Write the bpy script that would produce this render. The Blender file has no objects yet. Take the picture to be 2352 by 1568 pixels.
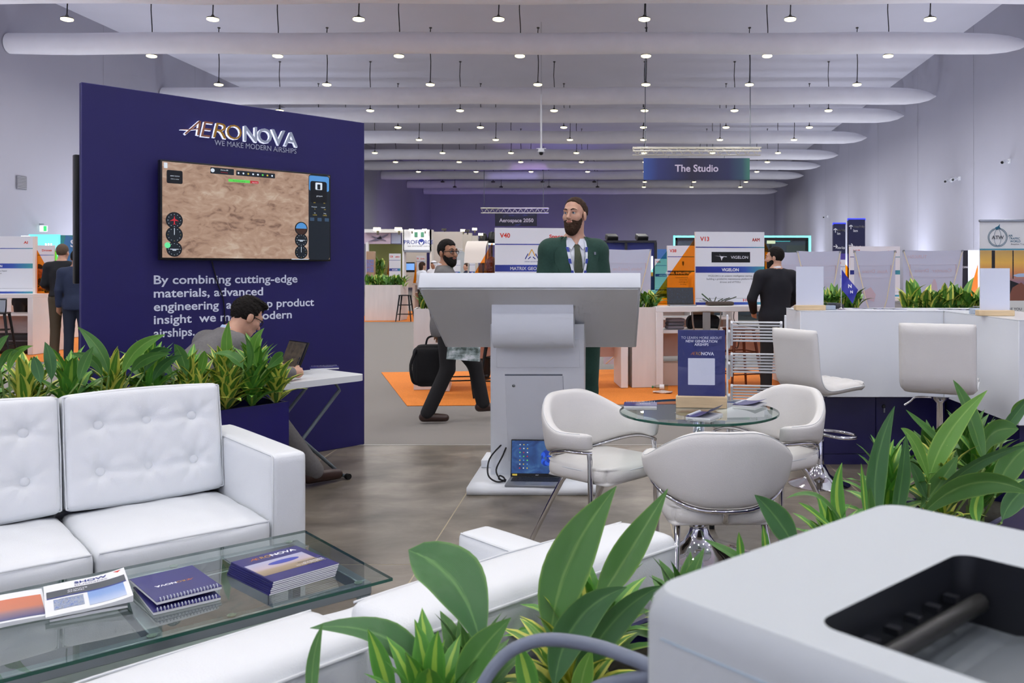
import bpy, bmesh, math, random
import numpy as np
from mathutils import Vector, Matrix, Euler
R = math.radians
rnd = random.Random(7)
SC = bpy.context.scene
COL = SC.collection
# ---------------------------------------------------------------- camera, light, exposure
FP, PX, PY, CH = 2000.0, 1400.0, 620.0, 1.45       # focal length (px of 2352), principal point, eye height
cam = bpy.data.cameras.new('camera'); co = bpy.data.objects.new('camera', cam); COL.objects.link(co)
co.location = (0, 0, CH); co.rotation_euler = (R(90), 0, 0)
cam.sensor_fit = 'HORIZONTAL'; cam.sensor_width = 36.0; cam.lens = FP/2352*36
cam.shift_x = -(PX-1176)/2352; cam.shift_y = -(784-PY)/2352
cam.clip_start = .05; cam.clip_end = 300
cam.dof.use_dof = True; cam.dof.focus_distance = 6.0; cam.dof.aperture_fstop = 9.0
SC.camera = co
w = bpy.data.worlds.new('world'); SC.world = w; w.use_nodes = True
w.node_tree.nodes['Background'].inputs[0].default_value = (.55, .6, .9, 1)
w.node_tree.nodes['Background'].inputs[1].default_value = .05
SC.view_settings.view_transform = 'Standard'; SC.view_settings.look = 'None'
SC.view_settings.gamma = 1; SC.view_settings.use_curve_mapping = False
SC.view_settings.exposure = -0.06
SC.cycles.use_denoising = True
SC.cycles.use_adaptive_sampling = True; SC.cycles.adaptive_threshold = .1; SC.cycles.adaptive_min_samples = 8
SC.cycles.max_bounces = 8; SC.cycles.diffuse_bounces = 4; SC.cycles.glossy_bounces = 3
SC.cycles.transparent_max_bounces = 12; SC.cycles.sample_clamp_indirect = 4
SC.cycles.caustics_reflective = False; SC.cycles.caustics_refractive = False
LAMP_W = 60.0        # watts of one hanging hall lamp

def area(name, loc, target, size, power, color, sy=None, shape=None, spread=None):
    l = bpy.data.lights.new(name, 'AREA'); l.energy = power; l.color = color; l.size = size
    l.shape = shape or ('RECTANGLE' if sy else 'SQUARE')
    if sy: l.size_y = sy
    if spread: l.spread = spread
    o = bpy.data.objects.new(name, l); COL.objects.link(o); o.location = loc
    o.rotation_euler = (Vector(target)-Vector(loc)).to_track_quat('-Z', 'Y').to_euler()
    return o
def spot(name, loc, target, power, color, angle=70, blend=.8, r=.1):
    l = bpy.data.lights.new(name, 'SPOT'); l.energy = power; l.color = color; l.spot_size = R(angle); l.spot_blend = blend
    l.shadow_soft_size = r
    o = bpy.data.objects.new(name, l); COL.objects.link(o); o.location = loc
    o.rotation_euler = (Vector(target)-Vector(loc)).to_track_quat('-Z', 'Y').to_euler()
    return o
# LED wall washers of the hall: bluish white along both side walls, violet at the far left and back wall; front-wall row is added fill
for y in (-20, -13, -6, 1, 8, 15, 22, 29, 36, 43, 50, 57):
    area('wall_wash_and_fill', (9.9+.04*y, y, 1.6), (11.5+.04*y, y, 4.6), .5, 210, (.84, .88, 1), sy=7)
for y in (-20, -13, -6, 1, 8, 15, 22, 29, 36, 43):
    area('wall_wash_and_fill', (-17.3+.04*y, y, 1.6), (-18.9+.04*y, y, 4.6), .5, 190, (.84, .88, 1), sy=7)
for x in (-16, -11, -6, -1, 4, 8):  # added unseen fill behind the camera, bounced off the front wall onto facing sides
    area('wall_wash_and_fill', (x, -24, 1.6), (x, -26, 4.8), 4, 700, (.84, .88, 1), sy=.5)
for x in (-12, -8, -4, 0):
    area('stage_light', (x, 72, 3.0), (x-1, 77, 6.0), 1.2, 26, (.36, .22, 1), sy=1.2)
for x in (5, 9, 12):
    area('stage_light', (x, 72, 3.0), (x, 77, 5.5), 1.2, 30, (.85, .82, 1), sy=1.2)
spot('stage_light', (-9, 60, 2.5), (-15, 66, 4.5), 420, (.40, .18, 1), 90)
spot('stage_light', (-4, 60, 3), (-3, 58, 9), 380, (.22, .16, 1), 100)
spot('stage_light', (-5, 52, 2.5), (-6.9, 62.6, 7.8), 1500, (.40, .34, 1), 20, .5)
spot('stage_light', (-3, 50, 2.5), (-5.2, 56.6, 7.8), 900, (.55, .25, 1), 18, .5)
# ---------------------------------------------------------------- helpers
def at(px, py, Y): return Vector(((px-PX)/FP*Y, Y, CH-(py-PY)/FP*Y))
def fl(px, py, z=0.0):
    Y = FP*(CH-z)/(py-PY); return Vector(((px-PX)/FP*Y, Y, z))
def lin(c):
    if isinstance(c, str):
        c = c.lstrip('#'); c = [int(c[i:i+2], 16)/255 for i in (0, 2, 4)]
    return tuple((v/12.92 if v <= .04045 else ((v+.055)/1.055)**2.4) for v in c)
MATS = {}
def mat(name, col='#ffffff', rough=.5, metal=0, spec=.5, emit=None, es=1, noise=0, nscale=20, bump=0, bscale=60, trans=0, ior=1.45,
        coat=0, alpha=1, sheen=0, sss=0, col2=None, stretch=None):
    if name in MATS: return MATS[name]
    m = bpy.data.materials.new(name); m.use_nodes = True; nt = m.node_tree; b = nt.nodes['Principled BSDF']
    c = lin(col)
    b.inputs['Base Color'].default_value = (*c, 1); b.inputs['Roughness'].default_value = rough
    b.inputs['Metallic'].default_value = metal; b.inputs['Specular IOR Level'].default_value = spec
    b.inputs['IOR'].default_value = ior; b.inputs['Transmission Weight'].default_value = trans
    b.inputs['Coat Weight'].default_value = coat; b.inputs['Alpha'].default_value = alpha
    b.inputs['Sheen Weight'].default_value = sheen
    if sss:
        b.inputs['Subsurface Weight'].default_value = sss; b.inputs['Subsurface Radius'].default_value = (.012, .004, .002)
    if emit:
        b.inputs['Emission Color'].default_value = (*lin(emit), 1); b.inputs['Emission Strength'].default_value = es
        m.cycles.emission_sampling = 'NONE'
    if noise or bump or col2:
        tc = nt.nodes.new('ShaderNodeTexCoord'); src = tc.outputs['Object']
        if stretch:
            mp = nt.nodes.new('ShaderNodeMapping'); mp.inputs['Scale'].default_value = stretch
            nt.links.new(src, mp.inputs[0]); src = mp.outputs[0]
        if noise or col2:
            n = nt.nodes.new('ShaderNodeTexNoise'); n.inputs['Scale'].default_value = nscale; n.inputs['Detail'].default_value = 5
            nt.links.new(src, n.inputs['Vector'])
            cr = nt.nodes.new('ShaderNodeValToRGB'); cr.color_ramp.elements[0].position = .3; cr.color_ramp.elements[1].position = .7
            a = lin(col2) if col2 else tuple(max(0, v*(1-noise)) for v in c)
            d = c if col2 else tuple(min(1, v*(1+noise)) for v in c)
            cr.color_ramp.elements[0].color = (*a, 1); cr.color_ramp.elements[1].color = (*d, 1)
            nt.links.new(n.outputs[0], cr.inputs[0]); nt.links.new(cr.outputs[0], b.inputs['Base Color'])
        if bump:
            n2 = nt.nodes.new('ShaderNodeTexNoise'); n2.inputs['Scale'].default_value = bscale; n2.inputs['Detail'].default_value = 4
            nt.links.new(src, n2.inputs['Vector'])
            bp = nt.nodes.new('ShaderNodeBump'); bp.inputs['Strength'].default_value = bump; bp.inputs['Distance'].default_value = .01
            nt.links.new(n2.outputs[0], bp.inputs['Height']); nt.links.new(bp.outputs[0], b.inputs['Normal'])
    MATS[name] = m; return m
def glassy(name, tint='#e8f4f0', refl=1.0, rough=0.0, ior=1.45):
    """thin pane: clear transmission with a Fresnel reflection on top"""
    if name in MATS: return MATS[name]
    m = bpy.data.materials.new(name); m.use_nodes = True; nt = m.node_tree; nt.nodes.clear()
    out = nt.nodes.new('ShaderNodeOutputMaterial'); mix = nt.nodes.new('ShaderNodeMixShader')
    tr = nt.nodes.new('ShaderNodeBsdfTransparent'); gl = nt.nodes.new('ShaderNodeBsdfGlossy'); fr = nt.nodes.new('ShaderNodeFresnel')
    tr.inputs[0].default_value = (*lin(tint), 1); gl.inputs['Roughness'].default_value = rough; fr.inputs[0].default_value = ior
    gl.inputs[0].default_value = (refl, refl, refl, 1)
    ge = nt.nodes.new('ShaderNodeNewGeometry'); inv = nt.nodes.new('ShaderNodeMath'); inv.operation = 'SUBTRACT'; inv.inputs[0].default_value = 1
    mu = nt.nodes.new('ShaderNodeMath'); mu.operation = 'MULTIPLY'; nt.links.new(ge.outputs['Backfacing'], inv.inputs[1])
    nt.links.new(fr.outputs[0], mu.inputs[0]); nt.links.new(inv.outputs[0], mu.inputs[1])      # inner faces of the slab only transmit
    nt.links.new(mu.outputs[0], mix.inputs[0]); nt.links.new(tr.outputs[0], mix.inputs[1]); nt.links.new(gl.outputs[0], mix.inputs[2])
    nt.links.new(mix.outputs[0], out.inputs[0]); MATS[name] = m; return m
def ramp_mat(name, stops, tex='noise', scale=4, detail=6, emit=0, rough=.5, axis=2, distortion=0, coord='Generated', scale2=0):
    """colour print or picture: a procedural texture through a colour ramp"""
    if name in MATS: return MATS[name]
    m = bpy.data.materials.new(name); m.use_nodes = True; nt = m.node_tree; b = nt.nodes['Principled BSDF']
    tc = nt.nodes.new('ShaderNodeTexCoord'); cr = nt.nodes.new('ShaderNodeValToRGB')
    if tex == 'noise':
        n = nt.nodes.new('ShaderNodeTexNoise'); n.inputs['Scale'].default_value = scale; n.inputs['Detail'].default_value = detail
        n.inputs['Distortion'].default_value = distortion; n.inputs['Roughness'].default_value = .62
        nt.links.new(tc.outputs[coord], n.inputs['Vector']); f = n.outputs[0]
        if scale2:                                  # finer ridges laid over the broad pattern
            n2 = nt.nodes.new('ShaderNodeTexNoise'); n2.inputs['Scale'].default_value = scale2; n2.inputs['Detail'].default_value = 9; n2.inputs['Distortion'].default_value = 1.5
            nt.links.new(tc.outputs[coord], n2.inputs['Vector']); mx = nt.nodes.new('ShaderNodeMath'); mx.operation = 'MULTIPLY_ADD'; mx.inputs[1].default_value = .55
            hf = nt.nodes.new('ShaderNodeMath'); hf.operation = 'MULTIPLY'; hf.inputs[1].default_value = .47
            nt.links.new(n2.outputs[0], hf.inputs[0]); nt.links.new(f, mx.inputs[0]); nt.links.new(hf.outputs[0], mx.inputs[2]); f = mx.outputs[0]
    else:
        s = nt.nodes.new('ShaderNodeSeparateXYZ'); nt.links.new(tc.outputs[coord], s.inputs[0]); f = s.outputs[axis]
    el = cr.color_ramp.elements
    el[0].position = stops[0][0]; el[0].color = (*lin(stops[0][1]), 1); el[1].position = stops[-1][0]; el[1].color = (*lin(stops[-1][1]), 1)
    for p, c in stops[1:-1]:
        e = el.new(p); e.color = (*lin(c), 1)
    nt.links.new(f, cr.inputs[0]); nt.links.new(cr.outputs[0], b.inputs['Base Color']); b.inputs['Roughness'].default_value = rough
    if emit:
        nt.links.new(cr.outputs[0], b.inputs['Emission Color']); b.inputs['Emission Strength'].default_value = emit
        b.inputs['Base Color'].default_value = (.01, .01, .01, 1); nt.links.remove(b.inputs['Base Color'].links[0])
        m.cycles.emission_sampling = 'NONE'
    MATS[name] = m; return m

def mesh_obj(name, verts, faces, m=None, parent=None, loc=None, rot=None, smooth=None, uvs=None):
    me = bpy.data.meshes.new(name); me.from_pydata([tuple(v) for v in verts], [], [tuple(f) for f in faces]); me.update()
    if uvs is not None:
        ul = me.uv_layers.new(name='UVMap')
        for l in me.loops: ul.data[l.index].uv = uvs[l.vertex_index]
    return link(name, me, m, parent, loc, rot, smooth)
def link(name, me, m=None, parent=None, loc=None, rot=None, smooth=None):
    if smooth is not None:
        me.polygons.foreach_set('use_smooth', [True]*len(me.polygons))
        if smooth < 179: me.set_sharp_from_angle(angle=R(smooth))
    if m is not None:
        me.materials.clear()
        for q in (m if isinstance(m, (list, tuple)) else [m]): me.materials.append(q)
    o = bpy.data.objects.new(name, me); COL.objects.link(o)
    if parent is not None: o.parent = parent
    if loc is not None: o.location = loc
    if rot is not None: o.rotation_euler = rot
    return o
def bm_obj(name, bm, m=None, parent=None, loc=None, rot=None, smooth=None):
    me = bpy.data.meshes.new(name); bm.to_mesh(me); bm.free()
    return link(name, me, m, parent, loc, rot, smooth)
def tag(o, label=None, cat=None, group=None, kind=None):
    if label: o['label'] = label
    if cat: o['category'] = cat
    if group: o['group'] = group
    if kind: o['kind'] = kind
    return o
def thing(name, label, cat, loc=(0, 0, 0), rz=0, group=None):
    o = bpy.data.objects.new(name, None); COL.objects.link(o); o.location = loc; o.rotation_euler = (0, 0, rz)
    o.empty_display_size = .1
    return tag(o, label, cat, group)
def copy_tree(o, parent=None, loc=None, rz=None, label=None):
    c = o.copy(); COL.objects.link(c); c.parent = parent
    if loc is not None: c.location = loc
    if rz is not None: c.rotation_euler = (0, 0, rz)
    if label: c['label'] = label
    for ch in list(o.children): copy_tree(ch, c)
    return c
def boxbm(size, c=(0, 0, 0), bev=0, seg=2, bm=None, rot=None):
    b = bm or bmesh.new(); n0 = len(b.verts)
    r = bmesh.ops.create_cube(b, size=1.0); vs = r['verts']
    bmesh.ops.scale(b, vec=size, verts=vs)
    if bev:
        es = list({e for v in vs for e in v.link_edges})
        q = bmesh.ops.bevel(b, geom=es, offset=min(bev, min(size)*.49), segments=seg, affect='EDGES', profile=.5)
        vs = list({v for f in q['faces'] for v in f.verts} | {v for v in vs if v.is_valid})
    if rot is not None: bmesh.ops.rotate(b, cent=(0, 0, 0), matrix=Euler(rot).to_matrix(), verts=vs)
    bmesh.ops.translate(b, vec=c, verts=vs)
    return b
def box(name, size, c, m, parent=None, bev=0, seg=2, rot=None, loc=None, smooth=40):
    """a box part: centre c in the parent's frame"""
    return bm_obj(name, boxbm(size, (0, 0, 0), bev, seg), m, parent, loc or c, rot, smooth if bev else None)
def box2(name, lo, hi, m, parent=None, bev=0, seg=2):
    lo = Vector(lo); hi = Vector(hi); s = hi-lo
    return bm_obj(name, boxbm((abs(s.x), abs(s.y), abs(s.z)), (lo+hi)/2, bev, seg), m, parent, None, None, 40 if bev else None)
def catmull(pts, n):
    pts = [Vector(p) for p in pts]
    if len(pts) < 3 or n <= 1: return pts
    out = []
    for i in range(len(pts)-1):
        p0 = pts[max(i-1, 0)]; p1 = pts[i]; p2 = pts[i+1]; p3 = pts[min(i+2, len(pts)-1)]
        for k in range(n):
            t = k/n
            out.append(.5*((2*p1)+(p2-p0)*t+(2*p0-5*p1+4*p2-p3)*t*t+(3*p1-p0-3*p2+p3)*t**3))
    out.append(pts[-1]); return out
def tube_data(path, r, n=10, closed=False, cap=True):
    P = [Vector(p) for p in path]; N = len(P); rs = r if isinstance(r, (list, tuple)) else [r]*N
    V = []; Fc = []; up = None
    for i in range(N):
        a = P[(i-1) % N] if (closed or i > 0) else P[i]; b = P[(i+1) % N] if (closed or i < N-1) else P[i]
        t = (b-a).normalized()
        if up is None:
            up = Vector((0, 0, 1)) if abs(t.z) < .9 else Vector((1, 0, 0))
        x = up-t*up.dot(t)
        if x.length < 1e-6: x = t.orthogonal()
        x.normalize(); up = x; y = t.cross(x)
        for k in range(n):
            an = 2*math.pi*k/n; V.append(P[i]+(x*math.cos(an)+y*math.sin(an))*rs[i])
    for i in range(N if closed else N-1):
        for k in range(n):
            a = i*n+k; b = i*n+(k+1) % n; j = ((i+1) % N)*n
            Fc.append((a, b, j+(k+1) % n, j+k))
    if cap and not closed:
        Fc.append(tuple(range(n-1, -1, -1))); Fc.append(tuple((N-1)*n+k for k in range(n)))
    return V, Fc
def tube(name, path, r, m, parent=None, n=10, closed=False, sm=0, loc=None):
    if sm:
        n0 = len(path); path = catmull(path, sm)
        if isinstance(r, (list, tuple)): r = [float(v) for v in np.interp(np.linspace(0, n0-1, len(path)), range(n0), r)]
    V, Fc = tube_data(path, r, n, closed); return mesh_obj(name, V, Fc, m, parent, loc, None, 60)
def lathe(name, prof, m, parent=None, n=24, loc=None, rot=None, ang=50, close=False):
    """profile of (radius, z) turned about z"""
    V = []; Fc = []; N = len(prof)
    for r, z in prof:
        for k in range(n):
            a = 2*math.pi*k/n; V.append((r*math.cos(a), r*math.sin(a), z))
    for i in range(N-1):
        for k in range(n): Fc.append((i*n+k, i*n+(k+1) % n, (i+1)*n+(k+1) % n, (i+1)*n+k))
    if prof[0][0] > 1e-4: Fc.append(tuple(range(n-1, -1, -1)))
    if prof[-1][0] > 1e-4: Fc.append(tuple((N-1)*n+k for k in range(n)))
    return mesh_obj(name, V, Fc, m, parent, loc, rot, ang)
def cyl(name, r, h, c, m, parent=None, n=20, rot=None, bev=0):
    b = min(bev, h*.45, r*.45); H = h/2
    prof = [(r, -H), (r, H)] if not b else [(r-b, -H), (r, -H+b), (r, H-b), (r-b, H)]
    return lathe(name, prof, m, parent, n, c, rot)
def prism(name, poly, t, m, parent=None, loc=None, rot=None, smooth=None):
    """polygon in the xz plane (facing -y) with thickness t along +y"""
    n = len(poly); V = [(x, 0, z) for x, z in poly]+[(x, t, z) for x, z in poly]
    ar = sum(poly[i][0]*poly[(i+1) % n][1]-poly[(i+1) % n][0]*poly[i][1] for i in range(n))
    f0 = tuple(range(n)); Fc = [f0, tuple(range(2*n-1, n-1, -1))]+[((i+1) % n, i, n+i, n+(i+1) % n) for i in range(n)]
    if ar < 0: Fc = [tuple(reversed(f)) for f in Fc]
    return mesh_obj(name, V, Fc, m, parent, loc, rot, smooth)
def rrect(w_, h_, r, n=5, cx=0, cz=0):
    out = []
    for sx, sz, a0 in ((1, 1, 0), (-1, 1, 90), (-1, -1, 180), (1, -1, 270)):
        for k in range(n+1):
            a = R(a0+90*k/n); out.append((cx+sx*(w_/2-r)+r*math.cos(a), cz+sz*(h_/2-r)+r*math.sin(a)))
    return out
def circ(r, n=24, cx=0, cz=0): return [(cx+r*math.cos(2*math.pi*k/n), cz+r*math.sin(2*math.pi*k/n)) for k in range(n)]
TXT = {}
def text_mesh(s, bold=0, ext=0, spacing=1.0, shear=0, leading=1.0, align='LEFT'):
    key = (s, bold, ext, spacing, shear, leading, align)
    if key not in TXT:
        dup = bold > 0 and 'M' in s                 # that glyph breaks when the outline is fattened: thicken by shifted copies instead
        cu = bpy.data.curves.new('txt', 'FONT'); cu.body = s; cu.size = 1; cu.offset = 0 if dup else bold; cu.extrude = ext
        cu.space_character = spacing; cu.shear = shear; cu.resolution_u = 3; cu.space_line = leading; cu.align_x = align
        o = bpy.data.objects.new('txt', cu)
        me = bpy.data.meshes.new_from_object(o); bpy.data.objects.remove(o)
        if dup:
            b_ = bmesh.new()
            for dx, dy in ((-bold, 0), (bold, 0), (0, bold), (0, -bold)):
                n0 = len(b_.verts); b_.from_mesh(me); b_.verts.ensure_lookup_table()
                for v in b_.verts[n0:]: v.co.x += dx; v.co.y += dy
            b_.to_mesh(me); b_.free()
        co_ = np.empty(len(me.vertices)*3); me.vertices.foreach_get('co', co_); co_ = co_.reshape(-1, 3)
        TXT[key] = (me, co_)
    me, co_ = TXT[key]
    return me.copy(), co_
def text(name, s, m, parent, x0, z0, h=None, wd=None, y=0, bold=0, ext=0, spacing=1.0, shear=0, flip=False, center=False, up=False, leading=1.0, align='LEFT'):
    """lettering in the xz plane facing -y (or flat on xy facing +z with up=True): left/baseline at x0,z0; cap height h; total width wd"""
    me, c = text_mesh(s, bold, ext, spacing, shear, leading, align)
    sx0, sx1 = c[:, 0].min(), c[:, 0].max()
    nh = .729                                   # cap height of the built-in font at size 1
    sc = (h/nh) if h else wd/(sx1-sx0)
    sx = wd/(sx1-sx0) if wd else sc
    V = c.copy(); V[:, 0] = (V[:, 0]-sx0)*sx; V[:, 1] *= sc; V[:, 2] *= 1
    if center: V[:, 0] -= (sx1-sx0)*sx/2
    if flip: V[:, 0] *= -1
    if up: out = np.stack([V[:, 0]+x0, V[:, 1]+z0, V[:, 2]+y], 1)
    else: out = np.stack([V[:, 0]+x0, -V[:, 2]+y, V[:, 1]+z0], 1)
    me.vertices.foreach_set('co', out.reshape(-1)); me.update(); me.name = name
    return link(name, me, m, parent)
# common materials
WHITE = mat('white_laminate', '#dfe2e8', .32, noise=.015, nscale=3)
LEATHER = mat('white_leather', '#dfe2e6', .42, bump=.12, bscale=260, noise=.015, nscale=4)
LEATHERG = mat('cream_leather', '#dcdad8', .42, bump=.12, bscale=260, noise=.02, nscale=5)
CHROME = mat('chrome', '#e6e6ea', .07, metal=1)
STEEL = mat('grey_steel', '#8b9097', .35, metal=.8)
NAVY = mat('navy_laminate', '#201b5c', .5, noise=.03, nscale=5)
NAVY2 = mat('navy_lacquer', '#1b1750', .3, noise=.03, nscale=5)
BLACK = mat('black_plastic', '#0d0e12', .35)
RUBBER = mat('black_rubber', '#141416', .6)
INKW = mat('white_ink', '#e9eaf2', .6)
INKR = mat('red_ink', '#cf3a2a', .6)
INKD = mat('grey_ink', '#4a4e58', .6)
INKN = mat('navy_ink', '#1d2f86', .5)
INKG = mat('gold_ink', '#d8a53c', .5)
INKO = mat('orange_ink', '#c9733c', .5)
WOOD = mat('pale_pine', '#d9bf97', .5, noise=.10, nscale=9, stretch=(1, 6, 14))
PAPER = mat('paper', '#e4e6ea', .7)
PRINTNAVY = mat('navy_print', '#2c2a6e', .35, noise=.12, nscale=7)
# ---------------------------------------------------------------- hall: floor, walls, ceiling
def wl(y): return -18.9+.04*y
def wr(y): return 11.5+.04*y
YB, YF, HC = 77.0, -26.0, 10.0
WALLM = mat('hall_wall_paint', '#a9a9b6', .75, noise=.02, nscale=.6)
CEILM = mat('hall_ceiling_paint', '#dadae6', .8, noise=.02, nscale=.5)
def struct(o): o['kind'] = 'structure'; return o
CARPET = mat('grey_carpet', '#86817d', .95, noise=.22, nscale=260, bump=.3, bscale=500)
struct(mesh_obj('floor', [(wl(YF), YF, -.012), (wr(YF), YF, -.012), (wr(YB), YB, -.012), (wl(YB), YB, -.012)], [(0, 1, 2, 3)], CARPET))
struct(mesh_obj('ceiling', [(wl(YF), YF, HC), (wr(YF), YF, HC), (wr(YB), YB, HC), (wl(YB), YB, HC)], [(3, 2, 1, 0)], CEILM))
WL = struct(mesh_obj('wall_left', [(wl(YF), YF, -.02), (wl(YB), YB, -.02), (wl(YB), YB, HC), (wl(YF), YF, HC)], [(0, 1, 2, 3)], WALLM))
WR = struct(mesh_obj('wall_right', [(wr(YF), YF, -.02), (wr(YB), YB, -.02), (wr(YB), YB, HC), (wr(YF), YF, HC)], [(3, 2, 1, 0)], WALLM))
WB = struct(mesh_obj('wall_back', [(wl(YB), YB, -.02), (wr(YB), YB, -.02), (wr(YB), YB, HC), (wl(YB), YB, HC)], [(0, 1, 2, 3)], WALLM))
struct(mesh_obj('wall_front', [(wl(YF), YF, -.02), (wr(YF), YF, -.02), (wr(YF), YF, HC), (wl(YF), YF, HC)], [(3, 2, 1, 0)], WALLM))
SEAM = mat('panel_joint', '#9a9aa4', .8)
y = 18.0
while y < 75:
    mesh_obj('panel_joint', [(wr(y)-.004, y, 0), (wr(y)-.004, y+.03, 0), (wr(y)-.004, y+.03, HC), (wr(y)-.004, y, HC)], [(0, 3, 2, 1)], SEAM, WR)
    mesh_obj('panel_joint', [(wl(y)+.004, y, 0), (wl(y)+.004, y+.03, 0), (wl(y)+.004, y+.03, HC), (wl(y)+.004, y, HC)], [(0, 1, 2, 3)], SEAM, WL)
    y += 6.2
# the stand's own floor: large vinyl sheets with thin light joints
def vinyl():
    m = bpy.data.materials.new('concrete_vinyl'); m.use_nodes = True; nt = m.node_tree; b = nt.nodes['Principled BSDF']
    tc = nt.nodes.new('ShaderNodeTexCoord'); mp = nt.nodes.new('ShaderNodeMapping'); mp.inputs['Scale'].default_value = (1.3, 1.9, 1)
    nt.links.new(tc.outputs['Object'], mp.inputs[0])
    n = nt.nodes.new('ShaderNodeTexNoise'); n.inputs['Scale'].default_value = 1.5; n.inputs['Detail'].default_value = 9; n.inputs['Roughness'].default_value = .6
    n.inputs['Distortion'].default_value = .35
    nt.links.new(mp.outputs[0], n.inputs['Vector'])
    cr = nt.nodes.new('ShaderNodeValToRGB'); e = cr.color_ramp.elements
    e[0].position = .30; e[0].color = (*lin('#544e46'), 1); e[1].position = .72; e[1].color = (*lin('#988f83'), 1)
    k = e.new(.5); k.color = (*lin('#766d62'), 1)
    nt.links.new(n.outputs[0], cr.inputs[0]); nt.links.new(cr.outputs[0], b.inputs['Base Color'])
    b.inputs['Roughness'].default_value = .36; b.inputs['Specular IOR Level'].default_value = .45
    bp = nt.nodes.new('ShaderNodeBump'); bp.inputs['Strength'].default_value = .06; bp.inputs['Distance'].default_value = .01
    nt.links.new(n.outputs[0], bp.inputs['Height']); nt.links.new(bp.outputs[0], b.inputs['Normal'])
    return m
VINYL = vinyl()
SF = struct(mesh_obj('floor_2', [(-7.5, -2, -.0008), (4.6, -2, -.0008), (4.6, 7.2, -.0008), (-7.5, 7.2, -.0008)], [(0, 1, 2, 3)], mat('floor_joint', '#b7a98f', .6)))
xs = [-7.5, -6.03, -4.76, -3.48, -2.21, -.93, .35, 1.63, 2.9, 4.6]; ys = [-2, 1.75, 4.29, 6.83, 7.2]
for i in range(len(xs)-1):
    for j in range(len(ys)-1):
        g = .0035
        mesh_obj('vinyl_sheet', [(xs[i]+g, ys[j]+g, 0), (xs[i+1]-g, ys[j]+g, 0), (xs[i+1]-g, ys[j+1]-g, 0), (xs[i]+g, ys[j+1]-g, 0)], [(0, 1, 2, 3)], VINYL, SF)
box2('edge_strip', (-7.5, 7.2, -.012), (4.6, 7.23, .002), mat('edge_strip', '#a8a49f', .4, metal=.4), SF)
ORANGE = mat('orange_carpet', '#dd802e', .95, noise=.12, nscale=60)
def carpet(label, pts):
    n = len(pts); V = [(x, y, -.011) for x, y in pts]+[(x, y, -.004) for x, y in pts]
    o = mesh_obj('orange_carpet', V, [tuple(range(n, 2*n))]+[(i, (i+1) % n, n+(i+1) % n, n+i) for i in range(n)], ORANGE)
    return tag(o, label, 'carpet', 'orange carpets under the start-up counters')
def fxy(px, py): p = fl(px, py, -.004); return (p.x, p.y)
carpet('orange carpet under the V40 and V13 counters behind the lectern', [fxy(935, 931), fxy(1790, 925), fxy(1900, 905), (6.2, 13.4), (-3.25, 12.4)])
carpet('orange carpet under the AI counter at the far left', [(-12.8, 13.85), (-8.3, 13.85), (-8.0, 19.5), (-12.8, 19.5)])
carpet('orange strip of carpet under the far planter beside the blue wall', [(-7.6, 24.6), (-4.9, 24.6), (-4.6, 31), (-8, 31)])
carpet('orange carpet at the right below the pale back-lit banners', [(6.3, 10.2), (10, 10.2), (10, 16), (6.3, 16)])
# ---------------------------------------------------------------- ducts
DUCT = mat('white_fabric_duct', '#f0f0f5', .7, bump=.25, bscale=4, noise=.03, nscale=1.5)
def duct(Y, zb, dia, tip, label):
    x0, x1 = wl(Y)+.02, wr(Y)-.03
    r = dia/2; zc = zb+r
    prof = [(0, r*.96), (1.2, r)] + [(k*2.0+2, r*(1+.012*math.sin(k*1.7+Y))) for k in range(int((x1-x0-4)/2))]
    L = x1-x0
    prof += [(L-tip*1.4, r), (L-tip*.8, r*.95), (L-tip*.45, r*.78), (L-tip*.2, r*.5), (L-.02, r*.06)]
    path = [Vector((x0+a, Y, zc-(.02*math.sin(a*.9))-.25*max(0, (a-L+tip*1.4))/tip*0)) for a, _ in prof]
    o = tube('ventilation_duct', path, [b for _, b in prof], DUCT, None, 20)
    tag(o, label, 'air duct', 'white fabric ducts across the hall ceiling')
    return o
DD = [(-20, 660, .65), (21.4, 612, .65), (25.9, 496, .63), (34.2, 380, .68), (38.4, 338, .66), (44.8, 290, .66), (51.4, 253, .62), (56.6, 230, .56), (62.6, 208, .6), (69.4, 188, .6), (74.6, 174, .6)]
NTH = ['nearest', 'second nearest', 'third nearest', 'fourth nearest', 'fifth nearest', 'sixth nearest', 'seventh nearest', 'eighth nearest', 'second farthest', 'farthest']
for i, (Y, off, d) in enumerate(DD[1:]):
    duct(Y, CH+off/FP*Y, d, 1.5, 'white round fabric air duct spanning the hall, %s from the camera' % NTH[i])
# ---------------------------------------------------------------- hanging lamps
LAMPE = mat('lamp_glow', '#fff6dc', .5, emit='#fff1b8', es=4)
LAMPB = mat('lamp_housing', '#4a4844', .5)
CABLE = mat('lamp_cable', '#26262a', .6)
def lamp_proto():
    o = thing('pendant_lamp', 'x', 'lamp', (0, 0, 8))
    lathe('housing', [(0, .10), (.03, .10), (.05, .05), (.12, .035), (.150, .02), (.156, 0), (.145, -.004)], LAMPB, o, 16)
    lathe('diffuser', [(.150, -.002), (.148, -.035), (.10, -.055), (0, -.06)], LAMPE, o, 16)
    tube('cable', [(0, 0, .09), (.02, 0, .8), (-.015, 0, 1.4), (.01, 0, 1.97)], .016, CABLE, o, 5, sm=2)
    cyl('ceiling_rose', .05, .03, (.01, 0, 1.983), LAMPB, o, 10)
    return o
LP = lamp_proto()
ROWS = [(22.7, 'first'), (26.6, 'second'), (30.7, 'third'), (35.7, 'fourth'), (39.9, 'fifth'), (43.7, 'sixth'), (48.6, 'seventh'), (52.7, 'eighth'), (57.9, 'ninth'), (64.6, 'tenth'), (68.6, 'eleventh')]
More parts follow.
